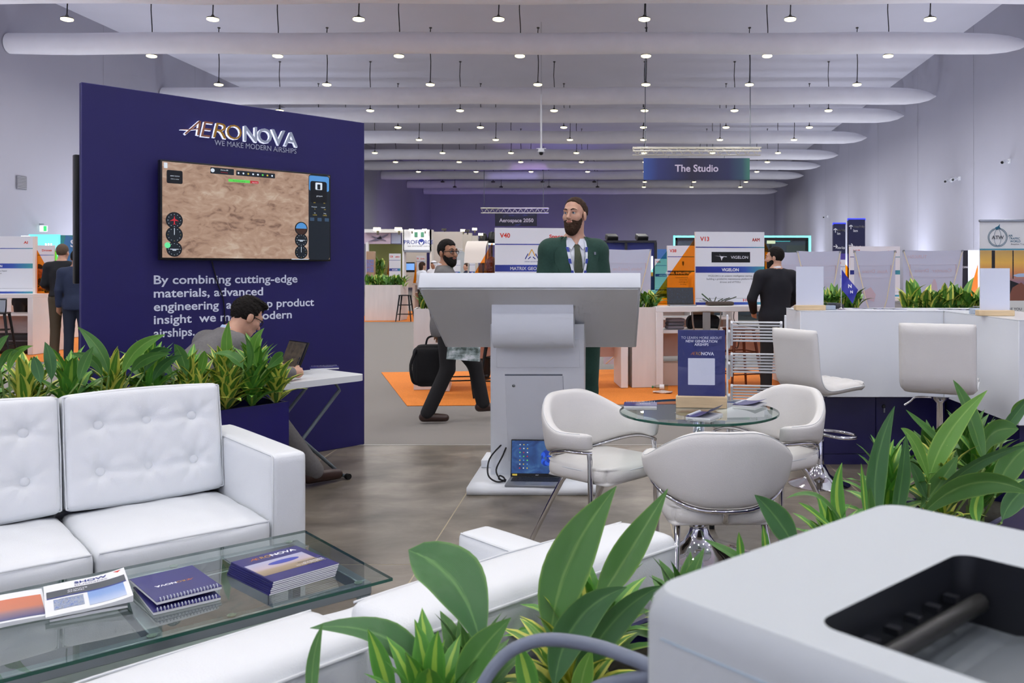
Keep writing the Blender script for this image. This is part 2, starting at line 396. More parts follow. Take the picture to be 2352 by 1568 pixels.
ORD = ['first', 'second', 'third', 'fourth', 'fifth', 'sixth', 'seventh', 'eighth', 'ninth']
first = True; ll = bpy.data.lights.new('hall_lamp', 'AREA'); ll.shape = 'DISK'; ll.size = .4; ll.energy = LAMP_W; ll.color = (1, .985, .95); ll.spread = R(170)
def lamp_light(x, y, z, k=1):
    key = 'hall_lamp%g' % k
    l = bpy.data.lights.get(key)
    if l is None: l = ll.copy(); l.name = key; l.energy = LAMP_W*k
    o = bpy.data.objects.new('hall_lamp', l); COL.objects.link(o); o.location = (x, y, z-.06)
for ri, (Y, rn) in enumerate(ROWS):
    xc = .04*Y; n = 0
    for k in range(-4, 3):
        x = xc+3.75*k+.06*math.sin(k*2.1+ri)
        px = PX+FP*x/Y
        if px < -60 or px > 2420: lamp_light(x, Y, 8.0); continue
        z = 8.0
        dark = Y > 60 and px < 1440
        n += 1
        lab = '%s hanging hall lamp from the left in the %s row from the camera' % (ORD[n-1], rn)
        o = LP if first else copy_tree(LP)
        first = False
        o.location = (x, Y, z); o['label'] = lab; o['group'] = 'round hanging lamps of the hall'
        if dark:
            for ch in o.children:
                if ch.name.startswith('diffuser'):
                    ch.data = ch.data.copy(); ch.data.materials[0] = LAMPB
        else: lamp_light(x, Y, z)
for Y in (-3, 1.5, 5.5, 10, 14, 18.3):      # the rows above the camera, out of the picture
    for k in range(-4, 3): lamp_light(.04*Y+3.75*k, Y, 8.0)
for Y in (-21, -12):                        # and behind it
    for k in (-3.5, -.5, 1.5): lamp_light(.04*Y+3.75*k, Y, 8.0, 4.7)
# ---------------------------------------------------------------- blue partition with screen and lettering
WA, WBp = Vector((-3.44, 5.67, 0)), Vector((-2.04, 7.25, 0))
WLEN = (WBp-WA).length; WRZ = math.atan2(1.58, 1.4); WH = 2.675
def wp(px, py):
    """pixel -> (u, z) on the partition's face"""
    k = (px-PX)/FP; t = (k*WA.y-WA.x)/((WBp.x-WA.x)-k*(WBp.y-WA.y)); Y = WA.y+(WBp.y-WA.y)*t
    return t*WLEN, CH-(py-PY)/FP*Y
wall = thing('partition', 'tall navy blue stand partition with AERONOVA lettering and a wall screen', 'partition', WA, WRZ)
box2('panel', (0, 0, 0), (WLEN, .04, WH), NAVY, wall, .004, 1)
GLOWW = mat('backlit_acrylic', '#f2f4ff', .4, emit='#dfe6ff', es=.75)
GOLD = mat('brushed_gold', '#b98b3c', .3, metal=.7); BRONZE = mat('brushed_bronze', '#a8745a', .3, metal=.7); SILVER = mat('pale_silver', '#aab3c4', .4, metal=.2)
def zoomw(zx, zy): return wp(340+zx/4.238, 250+zy/4.238)
def logo_letter(ch, zx0, zx1, zt, zb, m, bold, shear=0):
    (u0, _), (u1, _) = zoomw(zx0, (zt+zb)/2), zoomw(zx1, (zt+zb)/2)
    um, z0 = zoomw((zx0+zx1)/2, zb); _, z1 = zoomw((zx0+zx1)/2, zt)
    me, c = text_mesh(ch, bold, .012, 1, shear)
    lo = c.min(0); hi = c.max(0); V = (c-lo)/(hi-lo+1e-9)
    P = np.stack([u0+V[:, 0]*(u1-u0), -.002-V[:, 2]*.016, z0+V[:, 1]*(z1-z0)], 1)
    me.vertices.foreach_set('co', P.reshape(-1)); me.update(); me.name = 'logo_letter'
    L = link('logo_letter', me, GLOWW, wall)
    me2, c2 = text_mesh(ch, bold, 0, 1, shear); V2 = (c2[:, :2]-lo[:2])/(hi[:2]-lo[:2]+1e-9)
    P2 = np.stack([u0+.004+V2[:, 0]*(u1-u0), np.full(len(V2), -.0195), z0+.005+V2[:, 1]*(z1-z0)], 1)
    me2.vertices.foreach_set('co', P2.reshape(-1)); me2.update(); me2.name = 'letter_face'
    link('letter_face', me2, m, L)
logo_letter('E', 497, 618, 132, 282, BRONZE, -.004, .22); logo_letter('R', 615, 748, 146, 292, GOLD, -.004, .2); logo_letter('O', 748, 895, 163, 305, GOLD, -.004)
# the A of the emblem: two slanted strokes and a long swept crossbar
def stroke(name, pts, wd, m, dep=.016, y0=-.002):
    P = [Vector((p[0], p[1])) for p in pts]; V = []; Fc = []
    for i, p in enumerate(P):
        d = (P[min(i+1, len(P)-1)]-P[max(i-1, 0)]).normalized(); n = Vector((-d.y, d.x)); w_ = wd if not isinstance(wd, (list, tuple)) else wd[i]
        a = p+n*w_/2; b = p-n*w_/2
        V += [(a.x, y0-dep, a.y), (b.x, y0-dep, b.y), (a.x, y0, a.y), (b.x, y0, b.y)]
    for i in range(len(P)-1):
        q = i*4; r = q+4
        Fc += [(q, r, r+1, q+1), (q, q+2, r+2, r), (q+1, r+1, r+3, q+3)]
    Fc += [(0, 1, 3, 2), (len(V)-4, len(V)-2, len(V)-1, len(V)-3)]
    return mesh_obj(name, V, Fc, m, wall)
for pts, wd in (([zoomw(345, 252), zoomw(490, 126)], .014), ([zoomw(492, 126), zoomw(470, 264)], .018), ([zoomw(300, 207), zoomw(400, 208), zoomw(475, 200)], [.003, .008, .01])):
    s = stroke('logo_letter', pts, wd, GLOWW); f = stroke('letter_face', [(a+.004, b+.004) for a, b in pts], [w_*.8 for w_ in wd] if isinstance(wd, list) else wd*.8, BRONZE, .0165, -.0035); f.parent = s
logo_letter('N', 918, 1046, 178, 326, SILVER, .018); logo_letter('O', 1050, 1190, 198, 342, SILVER, .018); logo_letter('V', 1184, 1320, 212, 360, SILVER, .018); logo_letter('A', 1308, 1442, 234, 372, SILVER, .018)
GREYW = mat('pale_grey_vinyl', '#dfe5f4', .5)
(u0, z0), (u1, z1) = zoomw(646, 358), zoomw(1443, 430)
text('tagline', 'WE MAKE MODERN AIRSHIPS', GREYW, wall, u0, (z0+z1)/2, h=.040, wd=u1-u0, y=-.003, bold=.008)
def wline(s, px0, px1, py, h):
    (a, za), (b, zb) = wp(px0, py), wp(px1, py)
    text('lettering', s, GREYW, wall, a, za, h=h, wd=b-a, y=-.0015, bold=.02)
zl = [wp(353, y)[1] for y in (652, 683, 714, 744, 775)]
for s, x1, z in (('By combining cutting-edge', 683, zl[0]), ('materials, advanced', 604, zl[1]), ('engineering  and deep product', 721, zl[2]), ('insight  we make modern', 670, zl[3]), ('airships.', 447, zl[4])):
    a = wp(353, 650)[0]; text('lettering', s, GREYW, wall, a, z, h=.062, wd=wp(x1, 650)[0]-a, y=-.0015, bold=.017)
def wall_loc(u, z, y=0):
    return WA+Vector((math.cos(WRZ)*u-math.sin(WRZ)*y, math.sin(WRZ)*u+math.cos(WRZ)*y, z))
# the wall screen
(a0, zt), (a1, _) = wp(357, 368), wp(747, 402); zb_ = wp(357, 597)[1]
TW, TH = a1-a0, zt-zb_
tv = thing('wall_screen', 'large flat television showing a desert map, mounted on the navy partition', 'television', wall_loc(a0, zb_, -.085), WRZ)
box2('housing', (0, 0, 0), (TW, .05, TH), BLACK, tv, .006); box2('mount', (TW*.3, .045, TH*.3), (TW*.7, .0845, TH*.7), BLACK, tv)
DES = ramp_mat('desert_map', [(.30, '#4f3a2e'), (.40, '#8a6a59'), (.47, '#b08e78'), (.56, '#bd9d87'), (.64, '#cdb39e'), (.74, '#dac7b6')], 'noise', 4.0, 15, emit=.85, distortion=.5, scale2=13)
m_ = .012; SW = (TW-2*m_)
def ui(name, x0, z0, x1, z1, m, y=-.0015, parent=None, r=None):
    """flat piece of the picture; x,z as fractions of the lit screen from its top left"""
    X0, X1 = m_+x0*SW, m_+x1*SW; Z1, Z0 = TH-m_-z0*(TH-2*m_), TH-m_-z1*(TH-2*m_)
    poly = rrect(X1-X0, Z1-Z0, r or min(X1-X0, Z1-Z0)*.12, 3, (X0+X1)/2, (Z0+Z1)/2)
    return prism(name, poly, .0006, m, parent or tv, (0, y, 0))
scr = box2('screen', (m_, -.0012, m_+.004), (m_+SW, .0, TH-m_), DES, tv)
def em(name, c, s=.6): return mat(name, c, .4, emit=c, es=s)
DK = em('screen_dark', '#141c24', .5); LG = em('screen_light', '#c9d4dc', .6); SKY = em('screen_sky', '#4a86bd', .6); GRN = em('screen_green', '#53c04a', .7); RED = em('screen_red', '#b02a34', .6); BRN = em('screen_brown', '#3a261e', .5)
YEL = em('screen_yellow', '#b9a33f', .6); BLK = em('screen_black', '#0b0f14', .3); PNK = em('screen_pink', '#dba7a0', .6)
ui('side_panel', .857, 0, 1, 1, DK); ui('sky_band', .86, .012, .995, .19, SKY, -.0022); ui('profile_card', .868, .075, .98, .33, BLK, -.0028); ui('portrait', .902, .09, .948, .175, LG, -.0034); ui('portrait', .915, .11, .935, .17, DK, -.004)
ui('menu_card', .022, .085, .106, .222, BLK, -.0022); ui('zoom_buttons', .008, .012, .026, .068, LG, -.0022)
ui('toolbar', .258, .018, .392, .085, DK, -.0022); ui('toolbar', .405, .028, .64, .083, DK, -.0022)
ui('share_bar', .36, .128, .487, .158, GRN, -.0022); ui('share_bar', .488, .13, .538, .158, RED, -.0022)
def sx(zx): return (zx-70)/(1715-70)
def gauge(fx, fz, r, kind):
    X = m_+fx*SW; Z = TH-m_-fz*(TH-2*m_)
    g = prism('gauge', circ(r, 28, X, Z), .0006, DK, tv, (0, -.0022, 0))
    prism('dial_ring', circ(r*1.0, 28, X, Z), .0004, BLK, g, (0, -.0004, 0)); prism('dial_face', circ(r*.88, 28, X, Z), .0004, DK, g, (0, -.0009, 0))
    for k in range(12):
        a = k*math.pi/6; prism('tick', rrect(r*.07, r*.07, r*.02, 1, X+.74*r*math.cos(a), Z+.74*r*math.sin(a)), .0004, LG if kind != 2 or k % 3 else YEL, g, (0, -.0014, 0))
    if kind == 1:
        prism('aircraft', [(X, Z+.6*r), (X+.08*r, Z+.2*r), (X+.55*r, Z-.1*r), (X+.08*r, Z-.05*r), (X+.06*r, Z-.4*r), (X+.22*r, Z-.55*r), (X, Z-.48*r), (X-.22*r, Z-.55*r), (X-.06*r, Z-.4*r), (X-.08*r, Z-.05*r), (X-.55*r, Z-.1*r), (X-.08*r, Z+.2*r)], .0004, RED, g, (0, -.0018, 0))
    if kind == 2: prism('needle', rrect(r*.07, r*.85, r*.03, 1, X, Z+.4*r), .0004, LG, g, (0, -.0018, 0))
    if kind == 3: prism('horizon', [p for p in circ(r*.86, 28, X, Z) if p[1] >= Z-.001], .0004, SKY, g, (0, -.0018, 0)); prism('ground', [p for p in circ(r*.86, 28, X, Z) if p[1] <= Z+.001], .0004, BRN, g, (0, -.0018, 0))
    if kind == 4: prism('needle', rrect(r*1.1, r*.08, r*.03, 1, X, Z), .0004, LG, g, (0, -.0018, 0)); prism('needle', rrect(r*.5, r*.1, r*.03, 1, X, Z-.14*r), .0004, LG, g, (0, -.0018, 0))
gr = .056*TH/.688*1.02
for fx, fz, k in ((.062, .605, 1), (.062, .755, 2), (.062, .905, 4), (.808, .64, 3), (.808, .775, 4), (.808, .915, 2)): gauge(fx, fz, gr if k < 3 and fx < .5 else gr*.92, k)
prism('status_dot', circ(.02, 20, m_+.026*SW, TH-m_-.865*(TH-2*m_)), .0006, em('screen_mint', '#5fd08a', .7), tv, (0, -.0045, 0))
def ut(s, fx, fz, h, m): text('caption', s, m, tv, m_+fx*SW, TH-m_-fz*(TH-2*m_), h=h, y=-.006, center=True)
for s, fx, fz, h, m in (('gooyam', .928, .255, .012, LG), ('0.0', .895, .335, .009, YEL), ('0.0', .962, .335, .009, YEL), ('Airspeed', .892, .385, .009, LG), ('v.speed', .952, .385, .009, LG), ('0', .897, .41, .009, YEL), ('0.0', .965, .41, .009, YEL), ('lat', .897, .455, .009, LG), ('long', .965, .455, .009, LG), ('0.0000', .897, .48, .009, YEL), ('0.0000', .965, .48, .009, YEL), ('Active: 80', .335, .045, .010, LG), ('Not Tracking', .335, .068, .007, RED), ('AERO NOVA', .064, .15, .008, LG), ('Click to select', .064, .18, .007, LG), ('You are screen sharing', .42, .15, .007, BLK), ('Stop share', .515, .152, .007, LG)): ut(s, fx, fz, h, m)
for fx in (.88, .93, .98): ui('button', fx-.014, .505, fx+.014, .545, em('screen_slate', '#33485e', .6), -.003)
prism('avatar', circ(.014, 18, m_+.27*SW, TH-m_-.05*(TH-2*m_)), .0006, LG, tv, (0, -.004, 0))
for k in range(8): prism('tool_icon', circ(.007, 10, m_+(.418+.029*k)*SW, TH-m_-.056*(TH-2*m_)), .0006, [LG, LG, YEL, LG, LG, GRN, YEL, LG][k], tv, (0, -.004, 0))
ui('caption_strip', .745, .992, .857, 1.0, LG, -.0026)
# hanging screen cable on the partition
pc = [wp(485, 600), (wp(498, 650)), wp(509, 680), wp(514, 720), wp(515, 800)]
tag(tube('screen_cable', [wall_loc(u, z, -.012) for u, z in pc], .005, BLACK, None, 6, sm=4), 'thin black cable hanging from the television down the navy partition', 'cable')
# a second screen on the far side of the partition, seen edge-on
s2 = thing('side_screen', 'black screen seen edge-on behind the left end of the navy partition', 'television', wall_loc(.0, 1.36, .045), WRZ)
box2('mount', (.2, 0, .2), (.6, .035, .6), BLACK, s2); box2('housing', (-.012, .035, 0), (1.2, .085, .85), BLACK, s2, .006); box2('display', (.01, .0852, .03), (1.18, .0875, .82), mat('dark_display', '#101a2c', .2), s2)

# ---------------------------------------------------------------- upholstery
def roundbox(name, size, r, m, parent, c=(0, 0, 0), rot=None, n=(10, 6, 6), fn=None):
    """closed box with rounded edges as a welded grid; fn(p, q) may move a point p (q = unit-cube coordinate)"""
    W, D, H = size; nx, ny, nz = n; ids = {}; V = []; Fc = []
    def g(i, nn, L):                        # grid coordinate, denser near the edges
        t = i/nn*2-1; return math.copysign(1-(1-abs(t))**1.35, t)
    def vid(i, j, k):
        if (i, j, k) in ids: return ids[(i, j, k)]
        q = Vector((g(i, nx, W), g(j, ny, D), g(k, nz, H))); p = Vector((q.x*W/2, q.y*D/2, q.z*H/2))
        inn = Vector((max(-W/2+r, min(W/2-r, p.x)), max(-D/2+r, min(D/2-r, p.y)), max(-H/2+r, min(H/2-r, p.z))))
        d = p-inn
        if d.length > 1e-9: p = inn+d.normalized()*r
        if fn: p = fn(p, q)
        ids[(i, j, k)] = len(V); V.append(p); return ids[(i, j, k)]
    for k0, k1 in ((0, 0), (nz, 1)):
        for i in range(nx):
            for j in range(ny):
                f = (vid(i, j, k0), vid(i+1, j, k0), vid(i+1, j+1, k0), vid(i, j+1, k0)); Fc.append(f if k1 else f[::-1])
    for j0, k1 in ((0, 0), (ny, 1)):
        for i in range(nx):
            for k in range(nz):
                f = (vid(i, j0, k), vid(i+1, j0, k), vid(i+1, j0, k+1), vid(i, j0, k+1)); Fc.append(f[::-1] if k1 else f)
    for i0, k1 in ((0, 0), (nx, 1)):
        for j in range(ny):
            for k in range(nz):
                f = (vid(i0, j, k), vid(i0, j+1, k), vid(i0, j+1, k+1), vid(i0, j, k+1)); Fc.append(f if k1 else f[::-1])
    return mesh_obj(name, V, Fc, m, parent, c, rot, 179)
def puff(px=0, py=0, pz=0, sag=0):
    def fn(p, q):
        ex = (1-q.x**4); ey = (1-q.y**4); ez = (1-q.z**4)
        return Vector((p.x+math.copysign(px*ey*ez, q.x)*abs(q.x)**3, p.y+math.copysign(py*ex*ez, q.y)*abs(q.y)**3, p.z+math.copysign(pz*ex*ey, q.z)*abs(q.z)**3))
    return fn
PIPE = mat('leather_seam', '#d3d6da', .5)
def seam(parent, pts, r=.0035, name='seam'): return tube(name, pts, r, PIPE, parent, 6)
def back_cushion(sofa, x0, x1, y, z0, z1, lean, th=.17):
    W = x1-x0; H = z1-z0; cx = (x0+x1)/2
    tx = [-.29*W, .0*W, .29*W]; tz = [-.19*H, .21*H]; T = [(a, b) for a in tx for b in tz]
    def fn(p, q):
        ex = (1-q.x**4); ez = (1-q.z**4)
        if q.y < -.2:
            d = .028*ex*ez
            for a, b in T:
                rr = math.hypot(p.x-a, p.z-b); d -= .024*math.exp(-(rr/.028)**2)+.010*math.exp(-(rr/.07)**2)
            for b in tz: d -= .006*math.exp(-((p.z-b)/.014)**2)*ex*(.55+.45*math.sin(p.x*31+b*90))
            for a, b in T:
                an = math.atan2(p.z-b, p.x-a); rr = math.hypot(p.x-a, p.z-b)
                d += .003*math.sin(an*7+a*40)*math.exp(-((rr-.06)/.04)**2)
            p = p+Vector((0, -d, 0))
        elif q.y > .2: p = p+Vector((0, .012*ex*ez, 0))
        return Vector((p.x, p.y, p.z+.010*(1-q.x**2)*q.z))
    ob = roundbox('back_cushion', (W-.008, th, H), .03, LEATHER, sofa, (cx, y, (z0+z1)/2), (lean, 0, 0), (64, 6, 48), fn)
    for a, b in T:
        lathe('button', [(0, .006), (.012, .0055), (.019, .001), (.021, -.004), (.02, -.008)], LEATHER, ob, 16, (a, -th/2+.003, b), (R(90), 0, 0))
    e = .004; w2, h2 = W/2-.012, H/2-.01
    seam(ob, [(-w2, -th/2+.012, h2), (-w2*.5, -th/2+.009, h2+.008), (0, -th/2+.008, h2+.011), (w2*.5, -th/2+.009, h2+.008), (w2, -th/2+.012, h2)])
    seam(ob, [(-w2-.002, -th/2+.014, -h2), (-w2*.5, -th/2+.009, -h2-.006), (w2*.5, -th/2+.009, -h2-.006), (w2+.002, -th/2+.014, -h2)])
    for s in (-1, 1): seam(ob, [(s*(w2+.003), -th/2+.012, -h2), (s*(w2+.006), -th/2+.010, 0), (s*(w2+.003), -th/2+.012, h2)])
    return ob
def seat_cushion(sofa, x0, x1, y0, y1, z0, z1):
    W = x1-x0; D = y1-y0
    ob = roundbox('seat_cushion', (W-.006, D, z1-z0), .028, LEATHER, sofa, ((x0+x1)/2, (y0+y1)/2, (z0+z1)/2), None, (24, 20, 8),
                  lambda p, q: Vector((p.x, p.y-.012*(1-q.x**4)*(1-q.z**4)*(q.y < -.9), p.z+(.020*(1-q.x**4)*(1-q.y**4)+.002*math.sin(p.x*37+p.y*23) if q.z > 0 else 0))))
    h = (z1-z0)/2; w2 = W/2-.012
    seam(ob, [(-w2, -D/2+.006, h-.008), (0, -D/2-.006, h-.004), (w2, -D/2+.006, h-.008)])
    seam(ob, [(-w2, -D/2+.006, -h+.012), (0, -D/2-.006, -h+.010), (w2, -D/2+.006, -h+.012)])
    return ob
def arm(sofa, x0, x1, y0, y1, z1, z0=.06):
    W = x1-x0; D = y1-y0; H = z1-z0
    ob = roundbox('armrest', (W, D, H), .022, LEATHER, sofa, ((x0+x1)/2, (y0+y1)/2, (z0+z1)/2), None, (10, 24, 20), puff(.004, .004, .006))
    seam(ob, [(-W/2+.006, -D/2+.006, -H/2+.03), (-W/2+.005, -D/2+.004, 0), (-W/2+.006, -D/2+.006, H/2-.006), (-W/2+.006, -D/2+.02, H/2-.002), (-W/2+.005, D/2-.02, H/2-.002)])
    return ob
SRZ = R(42); SP = Vector((-1.253, 3.606, 0))
sofa = thing('tufted_sofa', 'white leather three-seat sofa with button-tufted back cushions facing the glass coffee table', 'sofa', SP, SRZ)
AW, SWD = .145, .625
arm(sofa, -AW, 0, 0, .88, .70)
arm(sofa, -AW*2-3*SWD, -AW-3*SWD, 0, .88, .70)
box2('base', (-AW-3*SWD, .03, .06), (-AW, .86, .27), LEATHER, sofa, .01)
roundbox('back_frame', (3*SWD, .14, .6), .025, LEATHER, sofa, (-AW-1.5*SWD, .81, .38), None, (12, 4, 8), puff(0, .004, .004))
for k in range(3):
    x1 = -AW-k*SWD; x0 = x1-SWD
    seat_cushion(sofa, x0, x1, -.01, .64, .27, .45); back_cushion(sofa, x0, x1, .655, .46, .93, R(-9))
for x in (-.07, -AW-1.5*SWD, -2*AW-3*SWD+.07):
    for yy in (.06, .82): cyl('foot', .022, .06, (x, yy, .03), CHROME, sofa, 12)
# modular sofa units seen from behind, near the camera
MU = Vector((-.602, 1.974, 0)); MRZ = R(45.5)
def unit(label, loc, rz, W, arm_side, zb=.70):
    o = thing('modular_sofa', label, 'sofa', loc, rz, 'white modular sofa units near the camera')
    ob = roundbox('backrest', (W-.012, .225, zb-.06), .03, LEATHER, o, (W/2, -.1125, (zb+.06)/2), None, (24, 8, 16), puff(.006, .008, .012))
    H = zb-.06
    seam(ob, [(-W/2+.02, -.1125-.003, H/2-.028), (0, -.1125-.008, H/2-.022), (W/2-.02, -.1125-.003, H/2-.028)], .004)
    seam(ob, [(-W/2+.02, .1125-.008, H/2-.006), (0, .1125-.004, H/2+.002), (W/2-.02, .1125-.008, H/2-.006)], .003)
    box2('base', (.006, 0, .06), (W-.006, .64, .24), LEATHER, o, .012)
    a = .14
    if arm_side > 0: seat_cushion(o, 0, W-a, .005, .63, .24, .42); arm(o, W-a, W-.006, .0, .66, .55)
    else: seat_cushion(o, a, W, .005, .63, .24, .42); arm(o, .006, a, .0, .66, .55)
    for x in (.06, W-.06):
        for yy in (-.17, .58): cyl('foot', .022, .06, (x, yy, .03), CHROME, o, 12)
    return o
unit('white leather sofa unit with an armrest, its back to the camera beside the printer', MU, MRZ, .92, 1)
r2 = R(50); e = Vector((math.cos(r2), math.sin(r2), 0))
unit('white leather sofa unit at the bottom left corner, its back to the camera', MU+Vector((-.055, -.02, 0))-e*.92, r2, .92, -1)
# ---------------------------------------------------------------- glass coffee table
PANE = glassy('clear_glass', '#eef5f2', 1.0, 0, 1.75); EDGE = mat('green_glass_edge', '#1f4f43', .15, spec=.7)
CT2 = fl(700, 1217, .42); cv = Vector((-math.sin(SRZ), math.cos(SRZ), 0)); cu = Vector((math.cos(SRZ), math.sin(SRZ), 0))
CTL, CTD = 1.35, .72
ct = thing('coffee_table', 'rectangular glass coffee table with a metal frame in front of the white sofa', 'table', Vector((CT2.x, CT2.y, 0))-cv*CTD, SRZ)
def slab(name, W, D, t, z, parent, m, me, ox=0, oy=0):
    V = [(ox, oy, z-t), (ox+W, oy, z-t), (ox+W, oy+D, z-t), (ox, oy+D, z-t), (ox, oy, z), (ox+W, oy, z), (ox+W, oy+D, z), (ox, oy+D, z)]
    o = mesh_obj(name, V, [(4, 5, 6, 7), (0, 3, 2, 1), (0, 1, 5, 4), (1, 2, 6, 5), (2, 3, 7, 6), (3, 0, 4, 7)], [m, me], parent)
    for i in range(2, 6): o.data.polygons[i].material_index = 1
    return o
slab('glass_top', CTL, CTD, .010, .42, ct, PANE, EDGE, -CTL, 0)
ALU = mat('brushed_aluminium', '#9aa0a6', .3, metal=.85)
zr = .385
for nm, lo, hi in (('rail', (-CTL+.05, .05, zr-.02), (-.05, .085, zr+.02)), ('rail', (-CTL+.05, CTD-.085, zr-.02), (-.05, CTD-.05, zr+.02)), ('rail', (-.085, .085, zr-.02), (-.05, CTD-.085, zr+.02)), ('rail', (-CTL+.05, .085, zr-.02), (-CTL+.085, CTD-.085, zr+.02)), ('rail', (-.72, .085, zr-.02), (-.685, CTD-.085, zr+.02))):
    box2(nm, lo, hi, ALU, ct, .003, 1)
for x in (-CTL+.07, -.07):
    for yy in (.07, CTD-.07): box2('leg', (x-.018, yy-.018, 0), (x+.018, yy+.018, zr-.02), ALU, ct, .003, 1)
slab('glass_shelf', CTL-.16, CTD-.16, .008, .17, ct, mat('frosted_glass', '#aeb8b4', .35, alpha=.8), EDGE, -CTL+.08, .08)
for x in (-.09, -.5, -.72, -1.1):
    for yy in (.067, CTD-.067): lathe('suction_pad', [(.012, 0), (.014, .004), (.010, .0045), (.0, .0045)], mat('clear_pad', '#a9b8a8', .1, alpha=.5), ct, 14, (x, yy, .4052))
# ---------------------------------------------------------------- printed matter
def logo_flat(parent, x0, y0, wd, z, up=True, back=INKW):
    """AERONOVA wordmark printed flat: gold AERO, white NOVA"""
    k = wd/1.0
    def T(s, x, w_, m, b, sh):
        text('wordmark', s, m, parent, x0+x*k, y0, h=.135*k, wd=w_*k, y=z, bold=b, shear=sh, up=up)
    T('A', .04, .12, INKO, -.005, .3); T('E', .15, .09, INKO, -.005, .2); T('RO', .255, .21, INKG, -.005, .1); T('NOVA', .475, .52, back, .03, 0)
    pts = [(x0, y0+.045*k), (x0+.1*k, y0+.05*k), (x0+.1*k, y0+.04*k)]
    if up: mesh_obj('wordmark', [(a, b, z) for a, b in pts], [(0, 2, 1)], INKO, parent)
    else: mesh_obj('wordmark', [(a, z, b) for a, b in pts], [(0, 2, 1)], INKO, parent)
RING = mat('white_wire', '#d5d9e2', .3, metal=.4)
def notebook(label, loc, rz, W=.21, D=.15, t=.012, lift=0, group='spiral notebooks of the stand'):
    """spiral notebook lying flat: spine along the back long edge (+y)"""
    o = thing('spiral_notebook', label, 'notebook', loc, rz, group)
    box2('pages', (-W/2, -D/2, 0), (W/2, D/2, t-.001), PAPER, o)
    n = 12; V = []; Fc = []
    for i in range(n+1):
        s = i/n; y_ = D/2-s*D; z_ = t+lift*max(0, s-.25)**2*1.6
        for x in (-W/2-.001, W/2+.001): V += [(x, y_, z_), (x, y_, z_+.0012)]
    for i in range(n):
        a = i*4; b = a+4; Fc += [(a+1, a+3, b+3, b+1), (a, b, b+2, a+2), (a, a+1, b+1, b), (a+3, a+2, b+2, b+3)]
    Fc += [(0, 2, 3, 1), (n*4, n*4+1, n*4+3, n*4+2)]
    cv_ = mesh_obj('cover', V, [f[::-1] for f in Fc], PRINTNAVY, o)
    if not lift: logo_flat(o, -W*.32, -.03*D, W*.64, t+.0016)
    for k in range(18): tube('ring', [(-W/2+.012+k*(W-.024)/17, D/2-.008+.008*math.cos(a), .0098+.0080*math.sin(a)) for a in [j*math.pi/4 for j in range(8)]], .0014, RING, o, 4, closed=True)
    return o
def magazine(name, label, loc, rz, W, D, t, cover, curl=.02, group=None):
    """soft magazine, cover up, outer edge curling"""
    o = thing(name, label, 'magazine', loc, rz, group)
    n = 14; V = []; Fc = []
    for i in range(n+1):
        s = i/n; x = -W/2+s*W; zt = t+curl*(max(0, s-.45)/.55)**2*.6+.004*math.sin(s*3)
        for y_ in (-D/2, D/2): V += [(x, y_, .001 if s < .5 else .001+.25*(zt-t)), (x, y_, zt)]
    for i in range(n):
        a = i*4; b = a+4; Fc += [(a+1, b+1, b+3, a+3), (a, a+2, b+2, b), (a, b, b+1, a+1), (a+2, a+3, b+3, b+2)]
    Fc += [(0, 1, 3, 2), (n*4, n*4+2, n*4+3, n*4+1)]
    ob = mesh_obj('pages', V, Fc, [PAPER], o, None, None, 40)
    o['curl'] = curl
    def zat(x):
        s = (x+W/2)/W; return t+curl*(max(0, s-.45)/.55)**2*.6+.004*math.sin(s*3)
    def patch(nm, x0, y0, x1, y1, m, dz=.0008):
        N = 10; VV = []; FF = []
        for i in range(N+1):
            x = x0+(x1-x0)*i/N
            VV += [(x, y0, zat(x)+dz), (x, y1, zat(x)+dz)]
        for i in range(N): FF.append((2*i, 2*i+2, 2*i+3, 2*i+1))
        return mesh_obj(nm, VV, FF, m, o)
    def title(s, x0, y0, h, m, wd=None, bold=.02, dz=.0016):
        tt = text('title', s, m, o, x0, y0, h=h, wd=wd, y=0, bold=bold, up=True)
        c = np.empty(len(tt.data.vertices)*3); tt.data.vertices.foreach_get('co', c); c = c.reshape(-1, 3)
        c[:, 2] = [zat(x)+dz for x in c[:, 0]]; tt.data.vertices.foreach_set('co', c.reshape(-1)); tt.data.update()
    return o, patch, title
def ctp(px, py, z=.4205): p = fl(px, py, z); return p
ZT = .4212
